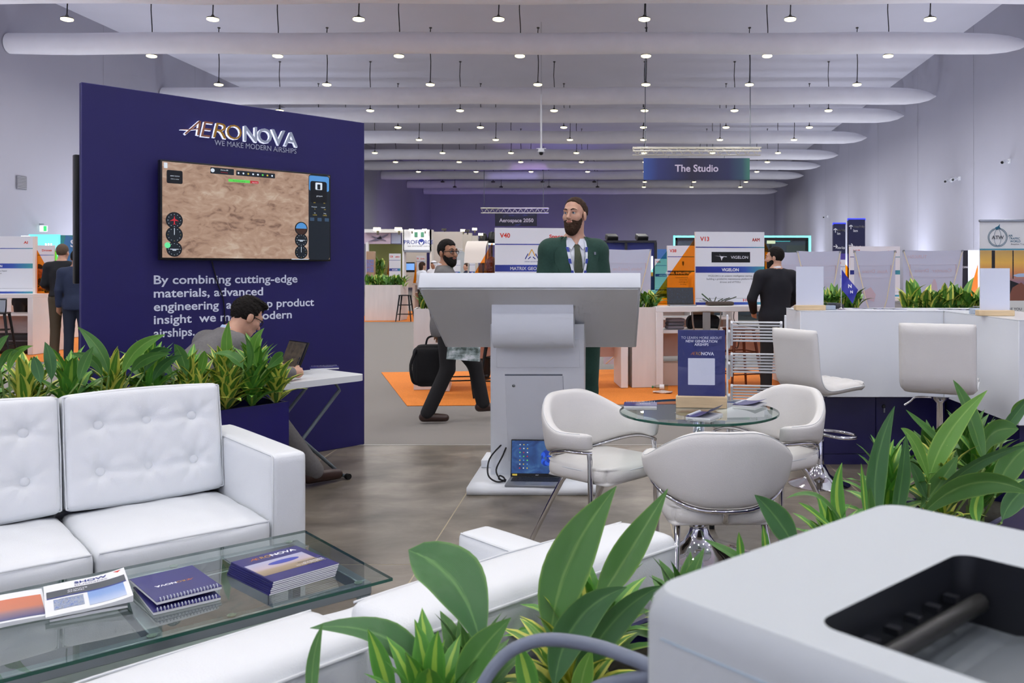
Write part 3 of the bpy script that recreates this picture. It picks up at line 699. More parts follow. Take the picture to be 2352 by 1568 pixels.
# stack of blue brochures at the right end of the coffee table
PHOTO = ramp_mat('brochure_photo', [(.0, '#8d7b62'), (.35, '#a4927a'), (.5, '#b9aab4'), (1, '#a9abc9')], 'grad', axis=1, rough=.35)
def brochure(label, loc, rz, W=.235, D=.285, t=.0052, cover=True):
    o = thing('brochure', label, 'brochure', loc, rz, 'blue brochures stacked on the coffee table')
    box2('pages', (-W/2, -D/2, .0004), (W/2-.002, D/2, t-.0006), PAPER, o); bb = box2('cover', (-W/2-.001, -D/2, t-.0006), (W/2, D/2, t), PRINTNAVY, o); box2('spine', (-W/2-.0016, -D/2, 0), (-W/2, D/2, t), PRINTNAVY, o)
    if cover:
        mesh_obj('photo', [(-W*.48, -D*.26, t+.0004), (W*.40, -D*.26, t+.0004), (W*.40, D*.22, t+.0004), (-W*.48, D*.22, t+.0004)], [(0, 1, 2, 3)], PHOTO, o)
        AB = mat('airship_print', '#3c47a8', .4)
        mesh_obj('airship', [(W*.02+.055*math.cos(a), D*.07+.018*math.sin(a), t+.0008) for a in [k*math.pi/10 for k in range(20)]], [tuple(range(20))], AB, o)
        logo_flat(o, -W*.34, D*.33, W*.74, t+.0008)
        for i, s in enumerate(('MODERN AIRSHIPS', 'AS A RESPONSE', 'TO THE CHALLENGES', 'OF OUR TIME')):
            me = text('caption', s, INKW, o, 0, 0, h=.0075, y=t+.0012, up=True, bold=.02)
            c = np.empty(len(me.data.vertices)*3); me.data.vertices.foreach_get('co', c); c = c.reshape(-1, 3); c[:, 0] += W*.46-c[:, 0].max(); c[:, 1] += -D*.14-i*.0125
            me.data.vertices.foreach_set('co', c.reshape(-1)); me.data.update()
    return o
bc = (ctp(545, 1318)+ctp(690, 1275)+ctp(770, 1322)+ctp(612, 1368))/4
LEV = ['lowest', 'second lowest', 'third lowest', 'fourth from the bottom', 'third from the top', 'second from the top', 'top']
brz = R(49)
for k in range(7):
    brochure('navy airship brochure, %s of the stack on the glass table' % LEV[k] if k < 6 else 'navy AERONOVA brochure with an airship photo, on top of its stack', (bc.x-.0015*(6-k), bc.y-.0018*(6-k), ZT+k*.0058), brz+R(.4*math.sin(k*2)), cover=(k == 6))
# two spiral notebooks lying upside down in the middle of the coffee table
n1 = Vector((.012, .0, 0))+(ctp(300, 1355)+ctp(432, 1308)+ctp(490, 1378)+ctp(352, 1412))/4
notebook('navy spiral notebook lying under another one in the middle of the glass coffee table', (n1.x+.012, n1.y-.018, ZT), R(220), .19, .27, .008)
notebook('navy AERONOVA spiral notebook lying upside down on another in the middle of the coffee table', (n1.x-.004, n1.y+.008, ZT+.0205), R(224), .19, .27, .008)
# magazines at the left end
mg = (ctp(60, 1440)+ctp(60, 1370)+ctp(290, 1400)+ctp(230, 1335))/4
mrz = R(34)
def mloc(dx, dy, z): return (mg.x+dx*math.cos(mrz)-dy*math.sin(mrz), mg.y+dx*math.sin(mrz)+dy*math.cos(mrz), z)
o, pa, ti = magazine('magazine', 'white magazine with an orange cover photo at the left end of the coffee table', mloc(-.17, .02, ZT), mrz+R(3), .21, .27, .010, None, .0)
pa('cover_photo', -.098, -.12, .098, .075, ramp_mat('orange_cover', [(.0, '#3b3f7a'), (.3, '#8c6a72'), (.5, '#c9744f'), (1, '#d2734a')], 'grad', axis=1, rough=.35)); ti('AIR', -.09, .09, .03, INKR)
o, pa, ti = magazine('magazine', 'plain magazine lying under the show magazine on the glass table', mloc(.045, -.008, ZT), mrz-R(1), .20, .275, .006, None, .0)
o, pa, ti = magazine('magazine', 'white SHOW BUSINESS magazine with jets on its cover, on top at the table end', mloc(.045, .0, ZT+.0125), mrz, .225, .30, .006, None, .03)
pa('cover_photo', .0, -.125, .098, .03, ramp_mat('sky_cover', [(.0, '#b9c6e0'), (.5, '#7d9fd6'), (1, '#6d8fcf')], 'grad', axis=1, rough=.3))
pa('cover_photo', -.09, -.105, -.012, -.01, ramp_mat('engine_cover', [(.3, '#565b66'), (.5, '#9fa9bd'), (.62, '#3f63a8'), (.8, '#cfd6e2')], 'noise', 6, 3, rough=.3, distortion=1))
pa('dark_band', -.1065, .012, .1065, .075, mat('charcoal_print', '#3a4046', .35), .0012); pa('blue_band', -.1065, .004, .1065, .012, INKN, .0013)
ti('SHOW', -.03, .108, .022, INKN, .09); ti('BUSINESS', -.03, .084, .014, mat('mauve_ink', '#7f7a95', .5), .09, 0); ti('ALWAYS', -.052, .048, .010, INKW); ti('AHEAD', -.052, .032, .010, INKW)
mesh_obj('emblem', [(.080, .138, .0185), (.102, .138, .0225), (.092, .120, .0205)], [(0, 2, 1)], INKR, o)
# ---------------------------------------------------------------- lectern with sloping display, seen from behind
lec = thing('display_lectern', 'white presenter lectern with a wide sloping display, seen from behind', 'lectern', (-.48, 5.6, 0), 0)
LX0, LX1 = -1.148+.48, .188+.48
tilt = math.atan2(-.443, .897)
sl = thing('x', 'x', 'x'); bpy.data.objects.remove(sl)
lecgrey = mat('satin_white_lacquer', '#e9edf3', .38, noise=.01, nscale=3)
Ls = .985
slabo = bm_obj('display_slab', boxbm((LX1-LX0, Ls, .10), (0, Ls/2, .05), .006), mat('slab_lacquer', '#d6dae1', .4), lec, ((LX0+LX1)/2, 5.22-5.6, 1.345), (tilt, 0, 0), 40)
box('back_cover', (LX1-LX0-.03, Ls-.03, .004), (0, Ls/2, -.003), mat('grey_back_panel', '#e0e1e4', .45), slabo, .001, 1)
box('touch_screen', (LX1-LX0-.06, Ls-.08, .004), (0, Ls/2, .1015), BLACK, slabo)
def hexa(name, lo, hi, m, parent):
    """block between a bottom rectangle lo=(x0,x1,y0,y1,z) and a top rectangle hi"""
    V = [(q[a], q[2+b], q[4]) for q in (lo, hi) for a, b in ((0, 0), (1, 0), (1, 1), (0, 1))]
    return mesh_obj(name, V, [(0, 3, 2, 1), (4, 5, 6, 7), (0, 1, 5, 4), (1, 2, 6, 5), (2, 3, 7, 6), (3, 0, 4, 7)], m, parent)
hexa('pedestal', (-.335, .305, .37, .60, .052), (-.29, .315, .03, .46, 1.10), lecgrey, lec)
TLT = R(17.9); tup = Vector((0, -math.sin(TLT), math.cos(TLT))); tin = Vector((0, math.cos(TLT), math.sin(TLT)))
def on_ped(name, x0, x1, s0, s1, t, m, out=.002):
    """flat piece on the leaning pedestal face, s = metres up the face"""
    p = Vector(((x0+x1)/2, .37, .052))+tup*((s0+s1)/2)-tin*(out-t/2+.0)
    return bm_obj(name, boxbm((x1-x0, t, s1-s0), (0, 0, 0), .001, 1), m, lec, p, (TLT, 0, 0), 40)
on_ped('door', -.21, .17, .10, .735, .004, mat('door_lacquer', '#dfe3ea', .35))
on_ped('door_slot', -.21, .17, .737, .749, .003, mat('shadow_gap', '#6d7480', .6)); on_ped('door_gap', .171, .174, .10, .735, .003, mat('shadow_gap', '#6d7480', .6))
kp = Vector((-.155, .37, .052))+tup*.665-tin*.002; lathe('keyhole', [(0, .004), (.008, .004), (.010, .002), (.011, 0)], STEEL, lec, 14, kp, (R(90)+TLT, 0, 0))
on_ped('header_panel', -.26, .285, .80, 1.0, .012, lecgrey, .008)
# rolled cover under the display
prof = [(-.165, 1.245), (-.172, 1.16), (-.17, 1.09), (-.155, 1.035), (-.12, .985), (-.07, .958), (.0, .952)]
prof = [(p.x, p.y) for p in catmull([Vector((a, b, 0)) for a, b in prof], 5)]+[(.10, .952), (.10, 1.12)]
n_ = len(prof); V = [(x, a, b) for x in (-.735+.48, -.226+.48) for a, b in prof]
Fc = [tuple(range(n_)), tuple(range(2*n_-1, n_-1, -1))]+[((k+1) % n_, k, n_+k, n_+(k+1) % n_) for k in range(n_)]
rc = mesh_obj('rolled_cover', V, Fc, lecgrey, lec, None, None, 40)
bm_ = bmesh.new(); bm_.from_mesh(rc.data); bmesh.ops.recalc_face_normals(bm_, faces=bm_.faces); bm_.to_mesh(rc.data); bm_.free()
pl = roundbox('plinth', (.835, .86, .052), .006, lecgrey, lec, (-.505+.48, .43, .026), None, (4, 4, 2))
box2('cable_box', (-.91+.48, .565, .052), (-.814+.48, .84, .105), lecgrey, lec, .005)
# ---------------------------------------------------------------- laptops
KEYS = mat('black_keys', '#17181c', .5); SILV = mat('silver_plastic', '#9b9fa6', .35, metal=.5)
WIN = ramp_mat('wallpaper_blue', [(.25, '#1d3f8a'), (.5, '#3a6fbf'), (.7, '#5f97d6'), (.85, '#2b57ad')], 'noise', 1.6, 2, emit=.45, distortion=2.5)
def laptop(label, loc, rz, W, D, Hs, open_deg, body, screen_m, extra=None, kb=True):
    """front edge towards -y, hinge at +y"""
    o = thing('laptop', label, 'laptop', loc, rz, 'open laptops in the hall')
    box2('base', (-W/2, 0, 0), (W/2, D, .014), body, o, .003)
    box2('keyboard_deck', (-W*.44, D*.42, .0142), (W*.44, D*.92, .0150), KEYS, o)
    if kb:
        for i in range(5):
            for j in range(15): box('key', (W*.88/15*.82, D*.5/5*.8, .0016), (-W*.44+W*.88*(j+.5)/15, D*.42+D*.5*(i+.5)/5, .0158), mat('key_cap', '#2b2d33', .5), o)
    box2('touchpad', (-W*.14, D*.06, .0142), (W*.14, D*.36, .0146), mat('touchpad', '#8c9097', .3), o)
    piv = bpy.data.objects.new('lid', None)
    a = R(open_deg); c_, s_ = math.cos(a), math.sin(a)
    bm = boxbm((W, .008, Hs), (0, .004, Hs/2), .002, 1)
    lid = bm_obj('lid', bm, BLACK if body is not SILV else mat('dark_bezel', '#15171c', .3), o, (0, D-.006, .014), (-(a-R(90)), 0, 0), 40)
    sc_ = box2('screen', (-W*.485, -.0006, Hs*.09), (W*.485, .0, Hs*.965), screen_m, lid)
    if extra: extra(lid, W, Hs)
    return o
def win_extra(lid, W, H):
    BL = em('petal_blue', '#2455c9', .55); BL2 = em('petal_dark', '#16389a', .5)
    for k in range(9):
        a = R(20+k*40); r = H*.16
        cx, cz = W*.17+r*.75*math.cos(a), H*.5+r*.85*math.sin(a)
        P = [(cx+r*.62*math.cos(t)*abs(math.cos(a*.5))+r*.15*math.cos(t), cz+r*.5*math.sin(t)) for t in [j*math.pi/9 for j in range(18)]]
        prism('wallpaper_petal', P, .0003, BL if k % 2 else BL2, lid, (0, -.0010-.0002*k, 0))
    for i in range(3):
        for j in range(7): prism('desktop_icon', rrect(W*.022, W*.022, W*.004, 1, -W*.33+i*W*.07, H*.86-j*H*.105), .0003, [LG, SKY, RED, YEL, GRN][(i*3+j*2) % 5], lid, (0, -.001, 0))
    text('maker_name', 'acer', mat('maker_ink', '#c9ced6', .4), lid, 0, H*.035, h=.009, y=-.0012, center=True, bold=.02)
    prism('sticker', rrect(W*.09, .012, .001, 1, -W*.42, H*.05), .0003, YEL, lid, (0, -.001, 0))
lb = fl(1218, 1122, .053)
laptop('open silver laptop with a blue wallpaper standing on the lectern plinth', (lb.x+.01, 5.60, .0525), R(-3), .36, .235, .245, 98, SILV, WIN, win_extra)
for pts, lab in (([(-.685, 5.74, .062), (-.74, 5.70, .065), (-.80, 5.74, .10), (-.80, 5.80, .19), (-.74, 5.90, .26), (-.69, 5.93, .30)], 'thick black cable looping from the laptop up the lectern pedestal'), ([(-.685, 5.77, .062), (-.72, 5.76, .064), (-.755, 5.80, .12), (-.72, 5.88, .20), (-.69, 5.93, .28)], 'thin black cable beside the laptop at the lectern foot'), ([(-.685, 5.70, .064), (-.69, 5.70, .09), (-.72, 5.72, .10), (-.73, 5.74, .075), (-.71, 5.76, .06)], 'small looped adapter cable at the left side of the lectern laptop')):
    tag(tube('laptop_cable', pts, .0055, BLACK, None, 8, sm=5), lab, 'cable', 'cables at the lectern')
# ---------------------------------------------------------------- round glass table and its chairs
TC = Vector((.452, 4.41, 0))
rt = thing('round_table', 'round glass table on a chrome trumpet foot with notebooks and a sign on it', 'table', TC)
V = []; Fc = []; n = 64; tr_ = .402
for z, r in ((.728, tr_-.002), (.730, tr_), (.738, tr_), (.740, tr_-.002)):
    for k in range(n): V.append((r*math.cos(2*math.pi*k/n), r*math.sin(2*math.pi*k/n), z))
for i in range(3):
    for k in range(n): Fc.append((i*n+k, i*n+(k+1) % n, (i+1)*n+(k+1) % n, (i+1)*n+k))
Fc += [tuple(range(n-1, -1, -1)), tuple(3*n+k for k in range(n))]
g = mesh_obj('glass_top', V, Fc, [EDGE, PANE], rt, None, None, 30)
for f in g.data.polygons[-2:]: f.material_index = 1
lathe('column', [(.036, .03), (.036, .60), (.04, .605), (.04, .62), (.03, .63), (.03, .70)], CHROME, rt, 24)
lathe('top_plate', [(.11, .7), (.12, .708), (.12, .724), (.11, .727), (0, .727)], CHROME, rt, 28)
lathe('trumpet_foot', [(0, .0), (.275, .0), (.278, .008), (.268, .016), (.20, .028), (.13, .048), (.08, .08), (.055, .12), (.046, .15), (.05, .155), (.05, .165), (.036, .168)], CHROME, rt, 40)
def sm01(x): x = max(0, min(1, x)); return x*x*(3-2*x)
def tub_chair(label, loc, rz):
    o = thing('tub_chair', label, 'chair', loc, rz, 'white tub chairs around the round glass table')
    A, B = .285, .27; TM = R(122); N = 44; V = []; Fc = []
    def ring(th, lift=0):
        return Vector((A*math.sin(th), B*math.cos(th)-.03, 0))
    rail = []; S = 16
    for i in range(N+1):
        th = -TM+2*TM*i/N; a = abs(th)/TM
        zt = .645+.15*(1-sm01((a-.12)/.62)); zb = .475+.085*sm01((a-.1)/.7)
        e = min(i, N-i)/2.0; ee = min(1, e) if e < 1 else 1; ef = math.sqrt(max(.02, 1-(1-ee)**2))
        nrm = Vector((math.sin(th), math.cos(th)*A/B, 0)).normalized(); base = ring(th)
        t = .030*ef; mid = (zt+zb)/2; hh = (zt-zb)/2*(.75+.25*ef)
        lean = .035*(1-a*.6)
        for s in range(S):
            ph = 2*math.pi*s/S; cx = math.copysign(abs(math.cos(ph))**.7, math.cos(ph)); cz = math.copysign(abs(math.sin(ph))**.45, math.sin(ph))
            up = cz*hh; k = (up/hh+1)/2
            V.append(base+nrm*(cx*t+lean*k)+Vector((0, 0, mid+up)))
        rail.append(base+nrm*.004+Vector((0, 0, zb-.012)))
    for i in range(N):
        for s in range(S): Fc.append((i*S+s, (i+1)*S+s, (i+1)*S+(s+1) % S, i*S+(s+1) % S))
    Fc += [tuple(range(S)), tuple(N*S+s for s in range(S-1, -1, -1))]
    sh = mesh_obj('shell', V, Fc, LEATHERG, o, None, None, 179)
    tops = [Vector(V[i*S+3])+Vector((0, 0, .0)) for i in range(2, N-1)]
    seam(sh, [v+Vector((0, 0, .0005)) for v in tops], .0018, 'stitched_seam')
    tube('rail', rail, .0095, CHROME, o, 8)
    roundbox('seat', (.50, .49, .085), .04, LEATHERG, o, (0, -.035, .43), None, (16, 16, 6), lambda p, q: (lambda k: Vector((p.x*k, p.y*k, p.z+.012*(1-q.x*q.x)*(1-q.y*q.y)*(q.z > 0))))(1/max(1, (q.x**4+q.y**4)**.25*1.0)))
    tube('seat_piping', [((.245*math.copysign(abs(math.cos(a))**.72, math.cos(a))), -.035+.24*math.copysign(abs(math.sin(a))**.72, math.sin(a)), .452) for a in [k*math.pi/20 for k in range(40)]], .003, PIPE, o, 5, closed=True)
    box2('seat_pan', (-.17, -.2, .378), (.17, .13, .392), BLACK, o)
    for s in (-1, 1):
        p = ring(s*(TM-.06)); z = .545
        lg = tube('leg', [p+Vector((0, 0, z)), p+Vector((0, -.005, z-.03)), p+Vector((s*.004, -.02, 0.012))], .0135, CHROME, o, 10); cyl('foot_cap', .0155, .02, (p.x+s*.004, p.y-.02, .010), RUBBER, lg, 10)
        lg = tube('leg', [(s*.13, .02, .395), (s*.165, .06, .39), (s*.185, .10, .36), (s*.215, .30, .014)], .0135, CHROME, o, 10, sm=3); cyl('foot_cap', .0155, .02, (s*.215, .30, .010), RUBBER, lg, 10)
    tube('rear_post', [(0, B-.03, .465), (0, B-.05, .42), (0, .14, .392)], .0125, CHROME, o, 10)
    tube('cross_bar', [(-.16, -.16, .388), (.16, -.16, .388)], .011, CHROME, o, 8)
    return o
def face(fx, fy): return math.atan2(fx, -fy)
tub_chair('white tub chair nearest the camera, its rounded back turned to us', (.47, 3.80, 0), face(-.03, 1))
tub_chair('white tub chair left of the round glass table in front of the lectern', (-.05, 4.58, 0), face(.74, -.67))
tub_chair('white tub chair right of the round glass table next to the bar stool', (.87, 4.79, 0), face(-.80, -.60))
# sign holder on the table
def sign_holder(label, loc, rz, W, H, bw, bh, bd, panel, deco=None, group='table signs in wooden blocks'):
    o = thing('sign_holder', label, 'sign', loc, rz, group)
    box2('wooden_block', (-bw/2, -bd/2, 0), (bw/2, bd/2, bh), WOOD, o, .003, 1)
    p = box2('panel', (-W/2, -.004, bh-.012), (W/2, .004, bh+H), panel, o)
    box2('acrylic_sleeve', (-W/2-.002, -.0062, bh-.012), (W/2+.002, -.0045, bh+H+.003), glassy('clear_sleeve', '#fbfcff', .8), o)
    if deco: deco(o, W, H, bh)
    return o
def info_deco(o, W, H, z0):
    for s, m, fz, h, b in (('TO LEARN MORE ABOUT', INKW, .865, .0135, -.005), ('NEW GENERATION', INKW, .812, .0135, .02), ('AIRSHIPS', INKW, .762, .0135, .02)):
        text('lettering', s, m, o, 0, z0+fz*H, h=h, y=-.0043, bold=b, center=True)
    logo_flat(o, -.06, z0+.62*H, .125, -.0043, up=False)
    prism('white_square', rrect(.138, .138, .002, 1, 0, z0+.37*H), .0003, INKW, o, (0, -.0043, 0))
sp = Vector((.475, 4.50, .7402))
sign_holder('navy information sign in a pine block standing on the round glass table', sp, R(-7), .243, .34, .262, .06, .055, mat('navy_sign', '#343873', .35), info_deco)
def nb_at(px, py, rz, lab, lift=0):
    p = fl(px, py, .7402); return notebook(lab, (p.x, p.y, .7402), R(rz), .17, .125, .010, lift, 'notebooks on the round table')
nb_at(1471, 932, -3, 'navy spiral notebook with a gold and white logo at the left of the round table')
nb_at(1618, 957, 62, 'navy spiral notebook with a lifted cover at the near side of the round table', .045)
nb_at(1722, 930, 60, 'navy spiral notebook at the right side of the round table behind the sign', .018)
# ---------------------------------------------------------------- white L-shaped counter and navy cabinet
ctr = thing('l_shaped_counter', 'white L-shaped bar counter over a navy base at the right', 'counter', (0, 0, 0))
CW = mat('counter_white', '#dfe3ea', .22, noise=.01, nscale=2)
ctop, cbot = 1.155, .53
box2('front_box', (1.38, 6.3, cbot), (2.42, 6.8, ctop-.004), CW, ctr, .003, 1)
box2('worktop', (1.379, 6.299, ctop-.004), (2.93, 6.801, ctop), CW, ctr)
box2('wing_box', (2.42, 5.15, cbot), (2.92, 6.3, ctop-.004), CW, ctr, .003, 1); box2('wing_top', (2.419, 5.149, ctop-.004), (2.921, 6.299, ctop), CW, ctr)
box2('base', (2.52, 5.35, 0), (2.86, 6.75, cbot), NAVY2, ctr)
box2('left_leg', (1.42, 6.5, 0), (1.50, 6.78, cbot), NAVY2, ctr)
cab = thing('low_cabinet', 'low navy two-door cabinet with a key under the white counter', 'cabinet', (1.56, 6.5, 0))
box2('carcass', (0, .012, .0), (.95, .30, .529), NAVY2, cab, .002, 1); box2('plinth', (0, 0, 0), (.95, .02, .075), NAVY2, cab)
for x0, x1 in ((.004, .424), (.430, .946)):
    d = box2('door', (x0, 0, .08), (x1, .012, .50), NAVY2, cab, .002, 1)
lk = lathe('lock', [(0, .008), (.012, .008), (.014, .004), (.015, 0)], mat('black_chrome', '#2a2c30', .2, metal=.8), cab, 16, (.487, 0, .433), (R(90), 0, 0))
box2('key', (-.006, -.045, .010), (.006, -.012, .014), STEEL, lk)
# ---------------------------------------------------------------- bar stools
def bar_stool(label, loc, rz, sz=.71):
    o = thing('bar_stool', label, 'stool', loc, rz, 'white gas-lift bar stools at the counter')
    lathe('base', [(0, 0), (.205, 0), (.207, .006), (.19, .014), (.12, .035), (.07, .07), (.045, .12), (.037, .135), (.037, .14)], CHROME, o, 40)
    lathe('outer_column', [(.033, .13), (.033, .40), (.028, .405), (.028, .41)], CHROME, o, 20)
    lathe('gas_lift', [(.022, .40), (.022, sz-.14), (.06, sz-.10), (.09, sz-.095)], CHROME, o, 20)
    tube('footrest', [(.03, -.01, .34), (.13, -.05, .33), (.17, -.15, .325), (.10, -.245, .32), (0, -.265, .32), (-.10, -.245, .32), (-.17, -.15, .325), (-.13, -.05, .33), (-.03, -.01, .34)], .011, CHROME, o, 10, sm=4)
    tube('lever', [(.04, 0, sz-.11), (.14, -.01, sz-.115), (.17, -.012, sz-.14), (.21, -.014, sz-.17)], .006, CHROME, o, 8, sm=3)
    # continuous padded seat and back: profile in (y, z), front towards -y
    pr = [(-.22, sz-.012), (-.21, sz+.003), (-.1, sz+.0), (.05, sz-.012), (.115, sz-.005), (.15, sz+.03), (.165, sz+.10), (.180, sz+.24), (.195, sz+.36)]
    P = catmull([Vector((0, a, b)) for a, b in pr], 5); W = .43; t = .062; nx = 20; V = []; Fc = []; S = []
    for i, p in enumerate(P):
        d = (P[min(i+1, len(P)-1)]-P[max(i-1, 0)]).normalized(); nn = Vector((0, -d.z, d.y))
        for s in range(2):
            for k in range(nx+1):
                u = k/nx*2-1; ed = min(i, len(P)-1-i)
                rr = (1-abs(u)**10)**.5; re = min(1, .35+ed*.33)
                off = (0 if s == 0 else -t)*1.0
                mid = -t/2; q = mid+(off-mid)*max(.12, rr)*re
                tuft = (.006*abs(math.sin(u*math.pi*2))**.5*(abs(math.sin(i*.42))**.5) if s == 0 else 0)
                dent = -.02*(1-u*u) if (s == 1 and i > 24) else 0
                V.append(Vector((u*W/2, 0, 0))+p+nn*(q+tuft*rr))
    L = nx+1; M_ = 2*L
    for i in range(len(P)-1):
        for k in range(nx):
            a = i*M_+k; Fc.append((a, a+1, a+M_+1, a+M_)); b = a+L; Fc.append((b, b+M_, b+M_+1, b+1))
        for k in (0, nx):
            a = i*M_+k; b = a+L; f = (a, a+M_, b+M_, b); Fc.append(f if k == 0 else f[::-1])
    for i in (0, len(P)-1):
        for k in range(nx):
            a = i*M_+k; b = a+L; f = (a, b, b+1, a+1); Fc.append(f if i == 0 else f[::-1])
    sh = mesh_obj('padded_shell', V, Fc, LEATHERG, o, None, None, 179)
    for s in (0, nx): seam(sh, [Vector(V[i*M_+s])*1.0 for i in range(1, len(P)-1)], .0035, 'piping')
    return o
bar_stool('white bar stool turned sideways at the left end of the counter', (1.42, 5.9, 0), face(.86, .5), .70)
bar_stool('white bar stool with its broad back to us near the counter corner', (2.03, 5.35, 0), face(.42, .9), .775)
# things on the counter
blank = mat('blank_white_panel', '#f3f5f9', .3)
def on_counter(px, Y): return Vector(((px-PX)/FP*Y, Y, ctop+.0005))
sign_holder('blank white sign in a pine block at the left end of the counter', on_counter(1860, 6.42), R(4), .205, .285, .225, .036, .06, blank)
sign_holder('blank white sign in a pine block on the right wing of the counter', on_counter(2285, 5.62), R(-4), .185, .27, .225, .036, .07, blank)
fg = thing('table_flag', 'small navy desk flag with white lettering on a chrome pole on the counter', 'flag', on_counter(1932, 6.4))
lathe('base', [(0, 0), (.04, 0), (.041, .004), (.03, .01), (.008, .016), (.005, .02)], CHROME, fg, 20); tube('pole', [(0, 0, .015), (0, 0, .31)], .0032, CHROME, fg, 8)
FLAG = mat('navy_satin', '#2b2f9c', .35)
V = []; Fc = []; nu, nv = 14, 12
for i in range(nu+1):
    for j in range(nv+1):
        u = i/nu; v = j/nv; x = .115*u*(1-.25*v)+.004; z = .30-.15*v-.13*u*(1-.35*v)-.02*u; yy = .018*math.sin(u*5+v*3)*u
        V.append((x, yy, z))
for i in range(nu):
    for j in range(nv): a = i*(nv+1)+j; Fc.append((a, a+1, a+nv+2, a+nv+1))
mesh_obj('cloth', V, Fc, FLAG, fg, None, None, 179)
text('lettering', 'N', INKW, fg, .045, .165, h=.026, y=-.025, bold=.04); text('lettering', 'N', INKW, fg, .06, .125, h=.02, y=-.025, bold=.04)
def leaflet_pile(px0, Y, n, group, where):
    for k in range(n):
        p = on_counter(px0+k*22, Y-.03*k); o = thing('leaflet', '%s folded leaflet from the left %s' % (ORD[k], where), 'leaflet', p+Vector((0, 0, .0)), R(rnd.uniform(-25, 25)), group)
        box2('sheet', (-.05, -.05, 0), (.05, .05, .003), PAPER, o); box2('cover', (-.05, -.05, .003), (.05, .05, .004), mat('green_navy_print', '#3a4460', .35) if k % 2 else PRINTNAVY, o)
leaflet_pile(1975, 6.62, 5, 'leaflets on the counter behind the flag', 'lying on the counter right of the flag')
leaflet_pile(2170, 6.48, 4, 'leaflets at the counter corner', 'lying at the inner corner of the counter')
for px, Y, lab in ((1905, 6.5, 'clear acrylic card box beside the left blank sign on the counter'), (2245, 5.85, 'clear acrylic card box beside the right blank sign on the counter')):
    o = thing('card_box', lab, 'box', on_counter(px, Y)); 
    box2('tray', (-.045, -.03, 0), (.045, .03, .05), glassy('acrylic_box', '#dfe6ee', .8), o); box2('cards', (-.04, -.025, .002), (.04, .025, .03), PAPER, o)
o = tag(roundbox('dark_pouch', (.12, .09, .035), .015, mat('dark_cloth', '#3a3a3e', .8), None, on_counter(1918, 6.66)+Vector((0, 0, .0185)), None, (8, 6, 4), puff(0, 0, .008)), 'small dark cloth pouch behind the flag on the counter', 'pouch')
# ---------------------------------------------------------------- white zig-zag brochure rack
rk = thing('brochure_rack', 'white folding zig-zag brochure rack with slatted shelves', 'rack', (1.205, 7.15, 0), R(-8))
RW = .40
def bar(name, a, b, w_, t, parent, m=WHITE):
    a = Vector(a); b = Vector(b); d = b-a; L = d.length
    o = bm_obj(name, boxbm((w_, t, L), (0, 0, L/2), .004, 1), m, parent, a, d.to_track_quat('Z', 'Y').to_euler(), 40); return o
for t_ in range(4):
    zb = .045+t_*.26
    for s in (-1, 1):
        bar('side_bar', (s*RW/2, .13, zb+.0), (s*RW/2, -.03, zb+.20), .02, .035, rk)
        bar('link_bar', (s*(RW/2+.021), -.10, zb+.13), (s*(RW/2+.021), .12, zb-.02 if t_ else .0), .018, .03, rk)
    for k in range(7):
        f = (k+.5)/7
        sl_ = bar('slat', (-RW/2, .125-.155*f, zb+.02+.19*f), (RW/2, .125-.155*f, zb+.02+.19*f), .024, .014, rk)
    
for s in (-1, 1): bar('upright', (s*(RW/2+.036), .14, 0), (s*(RW/2+.036), .02, 1.08), .016, .03, rk)
# ---------------------------------------------------------------- printer beside the camera, its cable and its stand
PRN = mat('printer_white', '#b4babf', .5, noise=.01, nscale=2); PRB = mat('printer_blue_grey', '#a9bccb', .45)
PA = Vector((.020, .708, 0)); PRZ = R(43); PW, PDp, PZ = .395, .44, 1.193
pr_ = thing('laser_printer', 'white laser printer with a black paper tray close to the camera', 'printer', (PA.x, PA.y, .915), PRZ)
H_ = PZ-.915
def printer_shell():
    """body with a sunken output tray: x along the back-left edge, y towards the right/near side is negative"""
    bm = bmesh.new()
    outer = rrect(PW, PDp, .028, 6, PW/2, -PDp/2)
    hole = rrect(.232, .26, .018, 5, .160, -.272)
    rings = [(outer, 0.0, 0), (outer, H_-.022, 0), ([(PW/2+(x-PW/2)*.985, -PDp/2+(y+PDp/2)*.985) for x, y in outer], H_-.008, 0), ([(PW/2+(x-PW/2)*.955, -PDp/2+(y+PDp/2)*.955) for x, y in outer], H_, 0)]
    L = []
    for pts, z, _ in rings: L.append([bm.verts.new((x, y, z)) for x, y in pts])
    for a, b in zip(L, L[1:]):
        n = len(a)
        for k in range(n): bm.faces.new((a[k], a[(k+1) % n], b[(k+1) % n], b[k]))
    hv = [bm.verts.new((x, y, H_)) for x, y in hole]
    es = [bm.edges.get((L[-1][k], L[-1][(k+1) % len(L[-1])])) for k in range(len(L[-1]))]+[bm.edges.new((hv[k], hv[(k+1) % len(hv)])) for k in range(len(hv))]
    bmesh.ops.triangle_fill(bm, use_beauty=True, use_dissolve=False, edges=es)
    bmesh.ops.recalc_face_normals(bm, faces=bm.faces)
    return bm, hole
bm, hole = printer_shell(); bm_obj('body', bm, PRN, pr_, None, None, 35)
n = len(hole); DKT = mat('tray_charcoal', '#1c1e24', .35); GRT = mat('tray_grey', '#6b7178', .45)
V = [(x, y, H_+.0002) for x, y in hole]+[(x, y, H_-.075+.18*max(0, -(y+.10))*.0) for x, y in hole]
mesh_obj('tray_wall', V, [(k, (k+1) % n, n+(k+1) % n, n+k) for k in range(n)][::1], DKT, pr_, None, None, 40)
x0, x1, y0, y1 = .160-.115, .160+.115, -.40, -.143
